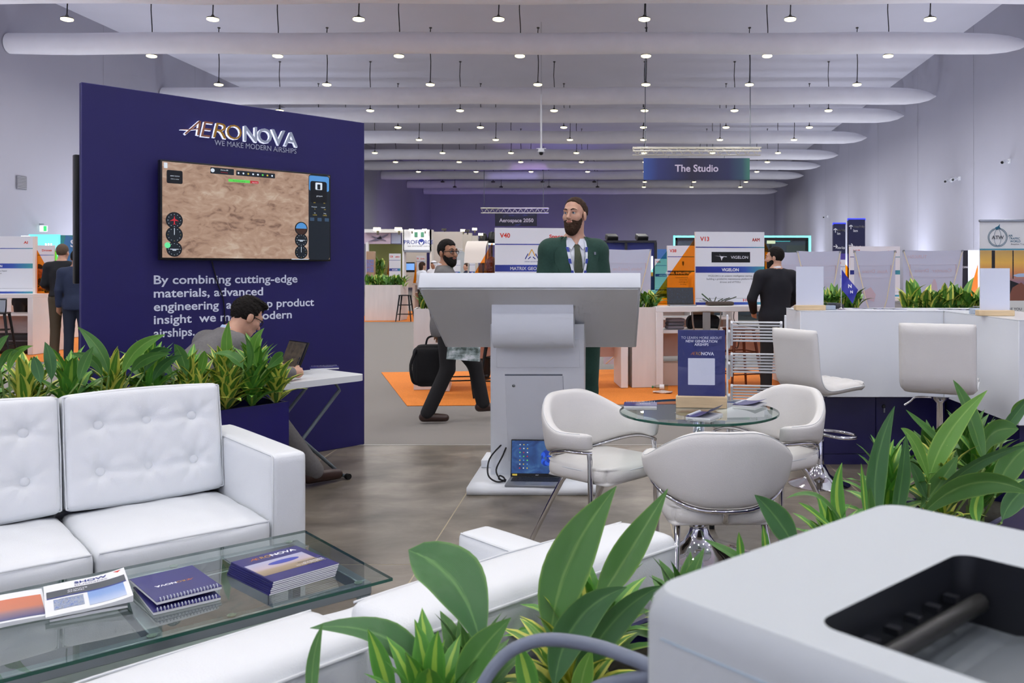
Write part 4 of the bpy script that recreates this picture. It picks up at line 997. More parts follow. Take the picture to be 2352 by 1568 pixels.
mesh_obj('paper_tray', [(x0, y1, H_-.06), (x1, y1, H_-.06), (x1, y0, H_-.006), (x0, y0, H_-.006), (x0, y1-.05, H_-.06), (x1, y1-.05, H_-.06)], [(0, 1, 5, 4), (4, 5, 2, 3)], GRT, pr_)
tube('exit_roller', [(x0+.004, y1-.02, H_-.038), (x1-.004, y1-.02, H_-.038)], .008, mat('roller_grey', '#2f2f2e', .4), pr_, 10)
for k in range(6): box('roller_tab', (.008, .012, .006), (x0+.03+k*.033, y1-.008, H_-.030), DKT, pr_)
box2('latch', (x1-.002, -.15, H_-.028), (x1+.003, -.12, H_-.02), BLACK, pr_); box2('seam_line', (-.0008, -PDp+.03, H_-.034), (.0, -.03, H_-.0325), PRB, pr_)
tag(tube('printer_cable', [Vector((.10, .99, .92)), Vector((-.02, 1.06, .935)), at(1500, 1545, 1.02), at(1420, 1500, 1.05), at(1330, 1475, 1.10), at(1240, 1470, 1.13), at(1165, 1500, 1.13), at(1110, 1570, 1.12), at(1080, 1660, 1.12)], .0085, mat('grey_cable', '#6f7788', .45), None, 10, sm=6), 'grey cable looping from the printer over the plants in front', 'cable')
st = thing('printer_stand', 'white stand that carries the printer beside the camera', 'stand', (PA.x, PA.y, 0), PRZ)
box2('top', (-.04, -.50, .885), (.46, .04, .914), WHITE, st, .003, 1); box2('cabinet', (0, -.46, 0), (.42, .0, .885), WHITE, st, .003, 1)
# ---------------------------------------------------------------- folding table behind the planter
ft_rz = R(52); ftx = Vector((math.cos(ft_rz), math.sin(ft_rz), 0)); fty = Vector((-math.sin(ft_rz), math.cos(ft_rz), 0))
FC = Vector((-1.70, 6.10, 0))
ft = thing('folding_table', 'white folding table with crossed grey legs beside the navy partition', 'table', FC, ft_rz)
FL_, FD = .95, .56
P = [(x-FL_/2, z+FD/2) for x, z in rrect(FL_, FD, .07, 6)]           # near right corner at the origin
prism('table_top', P, .042, mat('moulded_white', '#e4e7ea', .45), ft, (0, 0, .72), (R(-90), 0, 0), 40)
GL = mat('grey_tube', '#6f7a80', .4, metal=.4)
for yy in (.09, FD-.09):
    tube('leg', [(-.20, yy, .68), (-.16, yy, .62), (-.74, yy, .02)], .0125, GL, ft, 8); tube('leg', [(-.80, yy+.03, .68), (-.76, yy+.03, .62), (-.12, yy+.03, .02)], .0125, GL, ft, 8)
for x, z, dy in ((-.74, .02, 0), (-.12, .02, .03)):
    tb = tube('foot_bar', [(x, .06, z), (x, FD-.03, z)], .0125, GL, ft, 8)
    for yy in (.05, FD-.02): cyl('end_cap', .02, .03, (x, yy, .02), RUBBER, tb, 12, (R(90), 0, 0))
def fpt(x, y, z): return FC+ftx*x+fty*y+Vector((0, 0, z))
MAPS = ramp_mat('small_map', [(.3, '#3b342c'), (.5, '#6a5d4e'), (.7, '#8a7a66')], 'noise', 5, 6, emit=.35)
def map_extra(lid, W, H):
    box2('side_panel', (W*.40, -.001, H*.09), (W*.485, -.0006, H*.965), BLK, lid)
    for k in range(3): prism('gauge', circ(H*.05, 14, W*.34, H*(.2+.13*k)), .0003, DK, lid, (0, -.001, 0))
hp = (fl(646, 847, .735)+fl(695, 858, .735))/2
lr = math.atan2(.67, .74)-R(90)
laptop('open dark laptop with a map on screen on the white folding table', (hp.x-.74*.24-.02, hp.y-.67*.24, .7205), lr, .34, .235, .225, 112, BLACK, MAPS, map_extra, kb=False)
p = fl(745, 846, .7205); notebook('navy spiral notebook on the white folding table behind the laptop', (p.x, p.y, .7205), R(20), .20, .14, .010)
# ---------------------------------------------------------------- plants
def leaf_mat(name, edge, mid, rib, e0, r0, rough=.38, nz=.12):
    """leaf colour by the leaf's own across-coordinate: margin, blade and midrib"""
    m = bpy.data.materials.new(name); m.use_nodes = True; nt = m.node_tree; b = nt.nodes['Principled BSDF']
    uv = nt.nodes.new('ShaderNodeUVMap'); sp_ = nt.nodes.new('ShaderNodeSeparateXYZ'); nt.links.new(uv.outputs[0], sp_.inputs[0])
    a = nt.nodes.new('ShaderNodeMath'); a.operation = 'SUBTRACT'; a.inputs[1].default_value = .5; nt.links.new(sp_.outputs[0], a.inputs[0])
    ab = nt.nodes.new('ShaderNodeMath'); ab.operation = 'ABSOLUTE'; nt.links.new(a.outputs[0], ab.inputs[0])
    n = nt.nodes.new('ShaderNodeTexNoise'); n.inputs['Scale'].default_value = 9; n.inputs['Detail'].default_value = 3
    mp = nt.nodes.new('ShaderNodeMapping'); mp.inputs['Scale'].default_value = (6, .6, 1); nt.links.new(uv.outputs[0], mp.inputs[0]); nt.links.new(mp.outputs[0], n.inputs['Vector'])
    ad = nt.nodes.new('ShaderNodeMath'); ad.operation = 'MULTIPLY_ADD'; ad.inputs[1].default_value = nz; nt.links.new(n.outputs[0], ad.inputs[0])
    su = nt.nodes.new('ShaderNodeMath'); su.operation = 'SUBTRACT'; su.inputs[1].default_value = nz/2; nt.links.new(ab.outputs[0], ad.inputs[2]); nt.links.new(ad.outputs[0], su.inputs[0])
    cr = nt.nodes.new('ShaderNodeValToRGB'); el = cr.color_ramp.elements
    el[0].position = r0; el[0].color = (*lin(rib), 1); el[1].position = min(1, e0+.03); el[1].color = (*lin(edge), 1)
    k = el.new(r0+.035); k.color = (*lin(mid), 1); k2 = el.new(max(r0+.04, e0-.03)); k2.color = (*lin(mid), 1)
    nt.links.new(su.outputs[0], cr.inputs[0]); nt.links.new(cr.outputs[0], b.inputs['Base Color'])
    b.inputs['Roughness'].default_value = rough; b.inputs['Specular IOR Level'].default_value = .5
    b.inputs['Subsurface Weight'].default_value = 0
    wv = nt.nodes.new('ShaderNodeTexWave'); wv.inputs['Scale'].default_value = 14; wv.bands_direction = 'X'; wv.inputs['Distortion'].default_value = .6
    nt.links.new(uv.outputs[0], wv.inputs['Vector'])
    bp = nt.nodes.new('ShaderNodeBump'); bp.inputs['Strength'].default_value = .25; bp.inputs['Distance'].default_value = .003
    nt.links.new(wv.outputs[0], bp.inputs['Height']); nt.links.new(bp.outputs[0], b.inputs['Normal'])
    return m
LFA = leaf_mat('broad_green_leaf', '#73993f', '#447530', '#678f47', .47, .015)
LFD = leaf_mat('dark_green_leaf', '#628d45', '#3a6a37', '#5a8849', .47, .015)
LFL = leaf_mat('light_green_leaf', '#8fb54a', '#629638', '#86ae54', .46, .015)
LFY = leaf_mat('yellow_edged_leaf', '#dcdc66', '#5a9034', '#7aa548', .25, .02)
LFS = leaf_mat('lime_striped_leaf', '#5f9c3c', '#529038', '#9cc04c', .40, .10)
STEM = mat('plant_stem', '#7f9a55', .6)
def leaf_shape(v, kind):
    if kind == 'B': return max(0, (math.sin(math.pi*min(1, v**.75)))**.8)*(1 if v < .85 else 1-(v-.85)/.15*.15)
    w_ = math.sin(math.pi*min(1, max(0, (v-.06)/.94))**.85)
    return max(.06 if v < .2 else 0, w_**.9) if v > .06 else .06
def leaf_mesh(L, W, a0, a1, kind, fold=.25, nl=9, nw=4, wave=0, seed=0):
    """blade rising along +z and arching towards +y (a0, a1: lean at base and tip)"""
    rr = random.Random(seed); V = []; U = []; Fc = []; p = Vector((0, 0, 0)); st = L/nl; ph = rr.uniform(0, 6)
    for i in range(nl+1):
        v = i/nl; a = R(a0+(a1-a0)*v**1.3); d = Vector((0, math.sin(a), math.cos(a))); nn = Vector((0, -math.cos(a), math.sin(a)))
        hw = W/2*leaf_shape(v, kind)
        for j in range(nw+1):
            u = j/nw*2-1
            V.append(p+Vector((u*hw, 0, 0))+nn*(fold*hw*abs(u)+wave*hw*math.sin(v*9+ph)*u)); U.append(((u+1)/2, v))
        p = p+d*st
    for i in range(nl):
        for j in range(nw): a = i*(nw+1)+j; Fc.append((a, a+1, a+nw+2, a+nw+1))
    return V, Fc, U
def mk(name, data, m):
    V, Fc, U = data; o = mesh_obj(name, V, Fc, m, None, None, None, 179, U); me = o.data; bpy.data.objects.remove(o); return me
VARB = {}
for key, m in (('Y', LFY), ('S', LFS), ('G', LFA)):
    VARB[key] = [mk('leaf', leaf_mesh(.205, .052 if key != 'G' else .056, a, b, 'B', .25, 7, 4, .12, k), m) for k, (a, b) in enumerate(((5, 35), (16, 62), (30, 86), (46, 108), (58, 128), (10, 48)))]
VARA = [mk('leaf', leaf_mesh(.36, .085, a, b, 'A', .22, 10, 4, .12, 20+k), m) for k, (a, b, m) in enumerate(((4, 30, LFA), (8, 70, LFD), (14, 95, LFA), (3, 50, LFL), (10, 40, LFD)))]
def put(me, parent, loc, az, tilt, s):
    o = bpy.data.objects.new('leaf', me); COL.objects.link(o); o.parent = parent; o.location = loc; o.rotation_euler = (R(-tilt), 0, az); o.scale = (s, s, s); return o
def rosette(label, loc, key, n, h, s, group, rg):
    o = thing('dracaena', label, 'plant', loc, rg.uniform(0, 6), group)
    tube('stem', [(0, 0, -.02), (.004, 0, h*.6), (0, 0, h+.02)], .007, STEM, o, 6)
    for k in range(n):
        f = k/(n-1); az = k*2.399+rg.uniform(-.2, .2); z = h*(.25+.8*(1-f))
        vi = 0 if f < .08 else (5 if f < .25 else (1 if f < .5 else (2 if f < .78 else 3)))
        put(VARB[key][vi], o, (0, 0, z), az, -rg.uniform(-4, 8), s*rg.uniform(.8, 1.15)*(1 if f > .15 else .85))
    return o
def broad(label, loc, n, s, group, rg, lean=0):
    o = thing('broad_leaf_plant', label, 'plant', loc, rg.uniform(0, 6), group)
    tube('stem', [(0, 0, -.02), (0, 0, .08*s)], .009, STEM, o, 6)
    for k in range(n): put(VARA[rg.randrange(5)], o, (0, 0, .05*s), k*2.2+rg.uniform(-.4, .4), rg.uniform(-14, 2), s*rg.uniform(.75, 1.15))
    return o
def custom_leaf(parent, P0, P1, P2, W, m, fold=.25, roll=0, blunt=False, nl=14, nw=6, wave=.06):
    """one broad leaf along a curve in space, blade turned partly to the room's front"""
    V = []; U = []; Fc = []; inv = parent.matrix_world.inverted() if parent else Matrix()
    P0, P1, P2 = Vector(P0), Vector(P1), Vector(P2)
    for i in range(nl+1):
        v = i/nl; p = P0*(1-v)**2+P1*2*v*(1-v)+P2*v*v; t = ((P1-P0)*(1-v)+(P2-P1)*v).normalized()
        fr = Vector((0, -1, .45)).normalized(); s = t.cross(fr)
        if s.length < .05: s = Vector((1, 0, 0))
        s.normalize(); s = Matrix.Rotation(roll+.25*math.sin(v*3), 3, t) @ s; nn = s.cross(t).normalized()
        hw = W/2*(leaf_shape(v, 'A') if not blunt else max(.06, math.sin(math.pi*min(1, v**1.35))**.75 if v > .04 else .06))
        if i == nl: hw = .0006
        for j in range(nw+1):
            u = j/nw*2-1; V.append(p+s*(u*hw)+nn*(-fold*hw*(1-abs(u))+wave*hw*math.sin(v*11+u*2)*u)); U.append(((u+1)/2, v))
    for i in range(nl):
        for j in range(nw): a = i*(nw+1)+j; Fc.append((a, a+1, a+nw+2, a+nw+1))
    loc = parent.location
    return mesh_obj('leaf', [Vector(q)-loc for q in V], Fc, m, parent, None, None, 179, U)
def px_plant(label, base, leaves, group):
    """a plant at base whose large leaves run through photographed points; each leaf: (3 pixels, depth at base and tip, width m, material, roll, blunt)"""
    o = thing('broad_leaf_plant', label, 'plant', base, 0, group)
    tube('stem', [(0, 0, -.03), (0, 0, .06)], .012, STEM, o, 6)
    for (a, b, c), (y0, y1), W, m, roll, *bl in leaves:
        P0, P2 = at(*a, y0), at(*c, y1); P1 = at(*b, (y0+y1)/2)
        custom_leaf(o, P0, P1, P2, W, m, .22, R(roll), bool(bl))
        P0l = P0-Vector(base)
        if P0l.length > .07: tube('petiole', [(0, 0, .02), P0l*.5+Vector((0, 0, -.03)), P0l+Vector((0, 0, 0))], .0045, STEM, o, 5, sm=3)
    return o
def planter(label, name, O, rz, L, D, H, m, soil=True, grp=None):
    o = thing(name, label, 'planter', O, rz, grp)
    t = .018
    for lo, hi in (((0, 0, 0), (L, t, H)), ((0, D-t, 0), (L, D, H)), ((0, t, 0), (t, D-t, H)), ((L-t, t, 0), (L, D-t, H))): box2('side', lo, hi, m, o)
    box2('soil', (t, t, H-.08), (L-t, D-t, H-.05), mat('dark_soil', '#2c2a20', .95, noise=.3, nscale=60), o)
    return o
# long navy planter behind the sofa
LPD = Vector((-.62, -.78, 0)).normalized(); LPN = Vector((-.78, .62, 0)).normalized(); LPO = Vector((-1.83, 4.97, 0)); LPL = 1.95
rzl = math.atan2(-LPD.y, -LPD.x)
planter('long navy planter box full of green and yellow foliage behind the sofa', 'planter_box', LPO+LPD*LPL, rzl, LPL, .36, .70, mat('navy_gloss', '#221d66', .25, noise=.03, nscale=4))
rg = random.Random(5); G1 = 'plants in the planter behind the sofa'
def lp(t, d, z=.64): return LPO+LPD*t+LPN*d+Vector((0, 0, z))
names = {'Y': 'yellow-edged', 'S': 'lime-striped', 'G': 'plain green'}
cnt = {}
ORD2 = ORD+['tenth', 'eleventh', 'twelfth', 'thirteenth', 'fourteenth', 'fifteenth', 'sixteenth', 'seventeenth', 'eighteenth']
seq = 'YSGYSYGSYYGSYYSGYSYG'
for k in range(20):
    key = seq[k]; cnt[key] = cnt.get(key, 0)+1; t = .06+k*(LPL-.16)/19
    rosette('%s dracaena, %s of its kind from the right in the planter behind the sofa' % (names[key], ORD2[cnt[key]-1]), lp(t, .09 if k % 2 else .27), key, 32, .17+.05*(k % 2)+rg.uniform(0, .03), rg.uniform(1.0, 1.25), G1, rg)
for k, (t, d, key) in enumerate(((.05, .05, 'Y'), (.20, .04, 'S'), (.34, .05, 'Y'), (.50, .05, 'Y'))):
    rosette('%s dracaena leaning over the front edge of the sofa planter, %s from right' % (names[key], ORD[k]), lp(t, d, .66), key, 32, .10, 1.15, G1, rg)
def pl(y0, y1): return (y0, y1)
px_plant('broad-leaved plant with two tall upright leaves before the seated man', lp(.28, .2), [(((533, 855), (512, 800), (526, 737)), (4.75, 4.7), .060, LFL, 15), (((592, 845), (568, 790), (607, 753)), (4.85, 4.8), .066, LFL, -10), (((560, 850), (540, 800), (490, 812)), (4.7, 4.65), .075, LFA, 30), (((610, 850), (650, 810), (650, 815)), (4.8, 4.75), .06, LFA, 10), (((560, 860), (590, 820), (562, 768)), (4.75, 4.7), .05, LFA, -30)], G1)
px_plant('broad-leaved plant with a long leaf arching right before the wall lettering', lp(.95, .18), [(((280, 865), (300, 790), (380, 768)), (4.3, 4.3), .065, LFL, 20), (((300, 860), (320, 815), (392, 812)), (4.25, 4.2), .055, LFA, 30), (((250, 865), (240, 800), (178, 750)), (4.2, 4.2), .06, LFA, -10), (((235, 870), (225, 815), (164, 812)), (4.15, 4.1), .05, LFA, -25), (((330, 860), (350, 795), (395, 805)), (4.3, 4.25), .06, LFD, 35)], G1)
px_plant('broad-leaved plant at the left end before the far counters', lp(1.30, .18), [(((118, 880), (120, 820), (103, 785)), (4.0, 4.0), .05, LFD, 10), (((95, 885), (85, 840), (77, 818)), (3.95, 3.95), .05, LFD, 0), (((20, 860), (20, 800), (76, 794)), (3.8, 3.75), .035, LFL, 30), (((0, 850), (10, 800), (44, 806)), (3.8, 3.75), .035, LFA, 30), (((180, 880), (190, 830), (215, 795)), (4.05, 4.05), .05, LFA, 10), (((-20, 830), (0, 780), (20, 770)), (3.7, 3.7), .03, LFA, 10)], G1)
px_plant('broad-leaved plant in the middle of the planter behind the sofa', lp(.62, .22), [(((430, 870), (420, 810), (400, 790)), (4.55, 4.5), .06, LFA, 0), (((400, 870), (370, 820), (345, 815)), (4.5, 4.45), .055, LFA, 20), (((455, 870), (470, 820), (470, 805)), (4.6, 4.55), .05, LFL, 0), (((350, 880), (365, 830), (420, 815)), (4.4, 4.35), .05, LFD, 25)], G1)
# foreground planter between the camera and the sofa units
FU = Vector((math.cos(MRZ), math.sin(MRZ), 0)); FV = Vector((-math.sin(MRZ), math.cos(MRZ), 0)); FO = MU-FV*.62
planter('long low planter of broad leaves between the printer and the sofa units', 'planter_box', FO-FU*.25, MRZ, 2.95, .32, .55, NAVY2)
G2 = 'plants in the planter near the camera'
def fp(u, d=.16, z=.49): return FO+FU*u+FV*d+Vector((0, 0, z))
seq = 'SGYSGYSGYSGSYGSG'; cnt = {}
for k in range(16):
    key = seq[k]; cnt[key] = cnt.get(key, 0)+1; u = -.12+k*.175
    rosette('%s dracaena, %s of its kind from the left in the planter near the camera' % (names[key], ORD2[cnt[key]-1]), fp(u, .10+.12*(k % 2)), key, 32, (.02 if .6 < u < 1.4 else .06 if u < 1.72 and u > 1 else .12+rg.uniform(0, .05)+(.05 if u > 1.4 else -.04)), rg.uniform(.95, 1.2)*(.6 if .6 < u < 1.4 else .78 if 1 < u < 1.72 else 1), G2, rg)
Yb = 1.62
px_plant('broad-leaved plant with a large spoon-shaped leaf before the sofa unit', fp(.02, .16), [(((1105, 1500), (1085, 1290), (938, 1262)), (1.62, 1.72), .128, LFD, 25, 1), (((1000, 1600), (930, 1400), (712, 1442)), (1.58, 1.6), .070, LFD, 35), (((1045, 1600), (1080, 1500), (1174, 1418)), (1.5, 1.5), .055, LFA, -20), (((905, 1640), (880, 1520), (845, 1445)), (1.55, 1.55), .035, LFS, 0), (((1005, 1640), (990, 1520), (1006, 1448)), (1.5, 1.5), .038, LFS, 0), (((720, 1660), (705, 1520), (742, 1432)), (1.45, 1.5), .022, LFA, 0)], G2)
px_plant('broad-leaved plant with two tall leaves overlapping the nearest tub chair', fp(.42, .16), [(((1262, 1490), (1270, 1290), (1416, 1116)), (1.75, 1.85), .098, LFA, -8), (((1360, 1400), (1430, 1290), (1534, 1122)), (1.85, 1.92), .070, LFA, -25), (((1270, 1600), (1290, 1400), (1440, 1348)), (1.65, 1.7), .075, LFD, 10), (((1300, 1610), (1400, 1400), (1520, 1345)), (1.7, 1.75), .065, LFD, 20), (((1230, 1640), (1210, 1540), (1190, 1480)), (1.6, 1.6), .04, LFS, 0), (((1330, 1640), (1330, 1560), (1360, 1490)), (1.6, 1.6), .04, LFL, 0)], G2)
px_plant('broad-leaved plant peeping over the printer beside the nearest tub chair', fp(1.02, .16), [(((1830, 1270), (1800, 1190), (1733, 1136)), (2.3, 2.3), .068, LFD, -10), (((1750, 1320), (1690, 1270), (1617, 1238)), (2.2, 2.2), .035, LFA, 30), (((1705, 1300), (1700, 1260), (1697, 1222)), (2.2, 2.2), .022, LFS, 0), (((1760, 1280), (1760, 1250), (1752, 1205)), (2.25, 2.25), .022, LFS, 0)], G2)
px_plant('broad-leaved plant with dark upright leaves before the navy cabinet', fp(1.62, .16), [(((2022, 1230), (1990, 1090), (2055, 932)), (2.75, 2.8), .072, LFD, 0), (((2050, 1225), (2080, 1110), (2081, 996)), (2.8, 2.8), .060, LFD, 10), (((1950, 1240), (1905, 1150), (1934, 1062)), (2.7, 2.72), .050, LFS, 0), (((1990, 1200), (1985, 1130), (1978, 1064)), (2.7, 2.7), .022, LFS, 0), (((1945, 1220), (1890, 1100), (1806, 1144)), (2.7, 2.65), .030, LFA, 35), (((1935, 1235), (1870, 1170), (1834, 1154)), (2.65, 2.6), .035, LFS, 30), (((2010, 1220), (1990, 1160), (2000, 1120)), (2.75, 2.75), .04, LFA, 0)], G2)
px_plant('broad-leaved plant with the tallest leaf before the right bar stool', fp(1.95, .16), [(((2128, 1130), (2150, 1000), (2268, 896)), (2.95, 3.0), .075, LFL, -10), (((2262, 1075), (2245, 950), (2189, 872)), (3.05, 3.1), .085, LFA, 15), (((2135, 1110), (2110, 1000), (2069, 983)), (2.9, 2.85), .050, LFL, 0), (((2190, 1040), (2130, 985), (2081, 941)), (3.1, 3.1), .038, LFA, 10), (((2110, 1170), (2160, 1120), (2200, 1045)), (2.9, 2.95), .075, LFA, 0), (((2120, 1190), (2200, 1060), (2360, 1022)), (2.85, 2.8), .055, LFD, 30), (((2130, 1150), (2110, 1090), (2090, 1060)), (2.9, 2.85), .05, LFD, 0)], G2)
px_plant('broad-leaved plant at the right edge with a long drooping leaf', fp(2.35, .16), [(((2100, 1200), (2230, 1060), (2370, 1135)), (2.7, 2.6), .085, LFA, 25), (((2255, 1060), (2262, 975), (2340, 985)), (3.1, 3.1), .085, LFA, 10, 1), (((2285, 1140), (2310, 1060), (2380, 1010)), (2.95, 3.0), .09, LFA, 0), (((2290, 1010), (2330, 960), (2375, 900)), (3.2, 3.25), .05, LFD, 10), (((2320, 960), (2335, 925), (2380, 915)), (3.3, 3.3), .04, LFL, 20), (((2300, 1200), (2320, 1140), (2400, 1090)), (2.85, 2.9), .07, LFD, 0), (((2250, 1210), (2230, 1160), (2260, 1120)), (2.8, 2.8), .05, LFS, 0)], G2)
# ---------------------------------------------------------------- start-up counters with printed boards
BOARD = mat('board_white', '#dfe2ea', .5); BSIDE = mat('board_side', '#e6dcd6', .6)
DESK = mat('desk_white', '#e3e1e1', .4); DESKB = mat('desk_back_panel', '#d9c3b8', .6)  # back panel's pink is the reflected orange, put into its colour
BAND = ramp_mat('navy_teal_band', [(0, '#1c2c82'), (.5, '#2338a0'), (.72, '#3556ac'), (1, '#3f9aa3')], 'grad', axis=0)
ACO = glassy('orange_acrylic', '#ffc247', .5); ACT = glassy('teal_acrylic', '#b5e6df', .5)
def board(parent, x0, x1, z0, z1, y, code=None, topic=None, name_=None, lines=(), logo=None, stage=None, flag=False, side=True):
    W = x1-x0; H = z1-z0; cx = (x0+x1)/2; yf = y-.0012
    b = box2('board', (x0, y, z0), (x1, y+.05, z1), [BOARD], parent)
    if side: box2('board_edge', (x0-.003, y-.0003, z0), (x0, y+.05, z1), BSIDE, b)
    hf = .065*H/1.0
    if code: text('lettering', code, INKR, b, x0+.065*W, z1-.125*H, h=.058*H, y=yf, bold=.03)
    if topic:
        o = text('lettering', topic, INKR, b, x1-.07*W-.05*len(topic)*.72*H, z1-.128*H, h=.045*H, wd=.05*len(topic)*.72*H, y=yf, bold=.03)
    prism('rule', [(x0+.0, z1-.205*H), (x1, z1-.205*H), (x1, z1-.218*H), (x0, z1-.218*H)], .0004, BAND, b, (0, yf, 0))
    if name_:
        prism('name_band', [(x0, z1-.475*H), (x1, z1-.475*H), (x1, z1-.56*H), (x0, z1-.56*H)], .0004, BAND, b, (0, yf, 0))
        text('lettering', name_, INKW, b, cx, z1-.54*H, h=.042*H, y=yf-.0012, bold=.03, center=True)
    for i, s in enumerate(lines): text('lettering', s, INKD, b, cx, z1-(.615+.042*i)*H, h=.026*H, y=yf, center=True)
    prism('foot_rule', [(x0, z0+.09*H), (x1, z0+.09*H), (x1, z0+.087*H), (x0, z0+.087*H)], .0004, INKD, b, (0, yf, 0))
    prism('foot_band', [(x0, z0), (x1, z0), (x1, z0+.035*H), (x0, z0+.035*H)], .0004, BAND, b, (0, yf, 0))
    if stage: text('lettering', stage, INKD, b, x0+.06*W, z0+.045*H, h=.02*H, y=yf, bold=.02)
    if flag:
        fx, fz, s = cx+.21*W, z0+.045*H, .036*H
        for dx in (-.62*s, .38*s): prism('maple_flag', [(fx+dx, fz), (fx+dx+.3*s, fz), (fx+dx+.3*s, fz+s), (fx+dx, fz+s)], .0004, INKR, b, (0, yf, 0))
        prism('maple_flag', circ(.2*s, 7, fx+.03*s, fz+.5*s), .0004, INKR, b, (0, yf, 0))
    if logo: logo(b, cx, z1-.35*H, W, H, yf)
    return b
def vigelon(b, cx, cz, W, H, y):
    prism('logo_plate', [(cx-.27*W, cz-.07*H), (cx+.29*W, cz-.07*H), (cx+.29*W, cz+.075*H), (cx-.27*W, cz+.075*H)], .0004, BLACK, b, (0, y, 0))
    text('lettering', 'VIGELON', INKW, b, cx+.01*W, cz-.018*H, h=.04*H, wd=.25*W, y=y-.0012)
    for q in ([(-.23, .02), (-.05, .012), (-.05, .004)], [(-.155, .045), (-.125, -.045), (-.12, -.03)], [(-.085, .045), (-.125, -.045), (-.12, -.03)], [(-.15, .012), (-.09, .012), (-.12, -.02)]):
        prism('emblem', [(cx+a*W, cz+c*H) for a, c in q], .0004, INKW, b, (0, y-.0012, 0))
def matrix_(b, cx, cz, W, H, y):
    for s in (-1, 1):
        for (a, c, d) in (((.0, .075), (s*.045, -.01), INKG), ((s*.05, .02), (s*.09, -.05), INKN), ((s*.015, -.02), (s*.05, -.05), INKN)):
            p, q = Vector((cx+a[0]*W, cz+a[1]*H)), Vector((cx+c[0]*W, cz+c[1]*H)); n = Vector((-(q-p).y, (q-p).x)).normalized()*.006
            prism('emblem', [tuple(p+n), tuple(q+n), tuple(q-n), tuple(p-n)], .0004, d, b, (0, y, 0))
    text('lettering', 'MATRIX GEOSPATIAL', INKN, b, cx, cz-.09*H, h=.014*H, y=y, center=True)
def shield(b, cx, cz, W, H, y): prism('emblem', [(cx-.03*W, cz+.05*H), (cx+.03*W, cz+.05*H), (cx+.03*W, cz), (cx, cz-.04*H), (cx-.03*W, cz)], .0004, INKD, b, (0, y, 0))
def tri(parent, pts, m, y=0): return prism('acrylic_fin', pts, .008, m, parent, (0, y, 0))
def desk(label, O, rz, L, D=.6, H=1.0, grp='white start-up counters', shelf=True):
    o = thing('exhibit_counter', label, 'counter', O, rz, grp)
    box2('top', (0, 0, H-.07), (L, D, H), DESK, o, .004, 1)
    for x in (0, L-.09): box2('end_panel', (x, 0, 0), (x+.09, D, H-.07), DESK, o, .004, 1)
    if shelf: box2('shelf', (.09, .12, .66), (L-.09, D, .70), DESK, o)
    box2('back_panel', (.09, D-.03, .33), (L-.09, D, .66), DESKB, o)
    return o
K13 = desk('white counter of kiosk V13 with a laptop on it', (.575, 10.74, 0), R(8), 1.78)
board(K13, .60, 1.52, 1.0, 1.945, .42, 'V13', 'AAM', 'VIGELON', ('VIGELON is an aviation intelligence startup', 'building a predictive maintenance platform for', 'drones and eVTOLs'), vigelon, 'Pre-Seed', True)
tri(K13, [(.60, 1.0), (.60, 1.86), (-.02, 1.0)], ACO, .46); tri(K13, [(1.52, 1.0), (1.52, 1.86), (1.76, 1.36), (1.76, 1.0)], ACO, .46)
K40 = desk('white counter of kiosk V40 behind the lectern', (-2.0, 10.4, 0), R(8), 2.25)
board(K40, .63, 1.55, 1.0, 1.98, .42, 'V40', 'Space', 'MATRIX GEOSPATIAL', (), matrix_)
tri(K40, [(.60, 1.0), (.60, 1.80), (.14, 1.0)], ACO, .46)
def kiosk(label, px0, px1, ytop, Y, code, topic=None, name_=None, logo=None, lines=(), fin=None, zt=None, H=1.0, rz=8, L=None, pad=.5):
    x0, x1 = (px0-PX)/FP*Y, (px1-PX)/FP*Y; zt = zt or CH-(ytop-PY)/FP*Y; W = x1-x0
    o = desk(label, (x0-pad, Y, 0), R(rz), W+2*pad, .6, H, 'white start-up counters')
    board(o, pad, pad+W, H, zt, .1, code, topic, name_, lines, logo)
    if fin:
        for s, m in fin:
            if s < 0: tri(o, [(pad, H), (pad, zt-.08), (max(.0, pad-.62), H)], m, .13)
            else: tri(o, [(pad+W, H), (pad+W, zt-.08), (pad+W+min(pad, .62), H)], m, .13)
    return o
kiosk('white kiosk V38 with teal and orange fins left of kiosk V13', 1538, 1612, 563, 13.6, 'V38', None, 'PENIEL INFRASTRUCTURE', shield, ('Peniel infrastructure', 'solves the', 'challenge of', 'verifying'), ((-1, ACT),), pad=.62)
kiosk('small white kiosk V34 farther behind kiosk V38', 1508, 1545, 594, 19.0, 'V34', None, 'AVIONICS')
kiosk('white kiosk V17 for space behind the pale banners', 1958, 2076, 565, 14.6, 'V17', 'Space', 'SPACE', None, ('laser', 'LiDAR', 'global'), rz=3)
kiosk('small white kiosk with an orange fin behind the desk flag', 1925, 1946, 596, 17.5, 'V15', None, 'AERO', None, (), ((1, ACO),), rz=2)
KAI = desk('white counter of the AI kiosk at the left edge', (-13.1, 14.9, 0), R(0), 3.23, .6, 1.04)
board(KAI, 1.75, 3.0, 1.04, 2.04, .35, None, 'AI', 'VISION', ('representing the Digital', 'Intelligence.'), None, 'Portugal')
box2('board_edge', (3.0, .35, 1.04), (3.04, .42, 2.04), BSIDE, KAI); tri(KAI, [(3.04, 1.04), (3.04, 1.80), (3.46, 1.04)], ACO, .40)
kiosk('white Drones and UAVs kiosk behind the AI kiosk at the far left', 48, 117, 563, 18.4, None, 'Drones', 'ELEMENT', None, ('Autonomous Systems',), ((1, glassy('lime_acrylic', '#d6e88a', .5)),), rz=0, pad=.3)
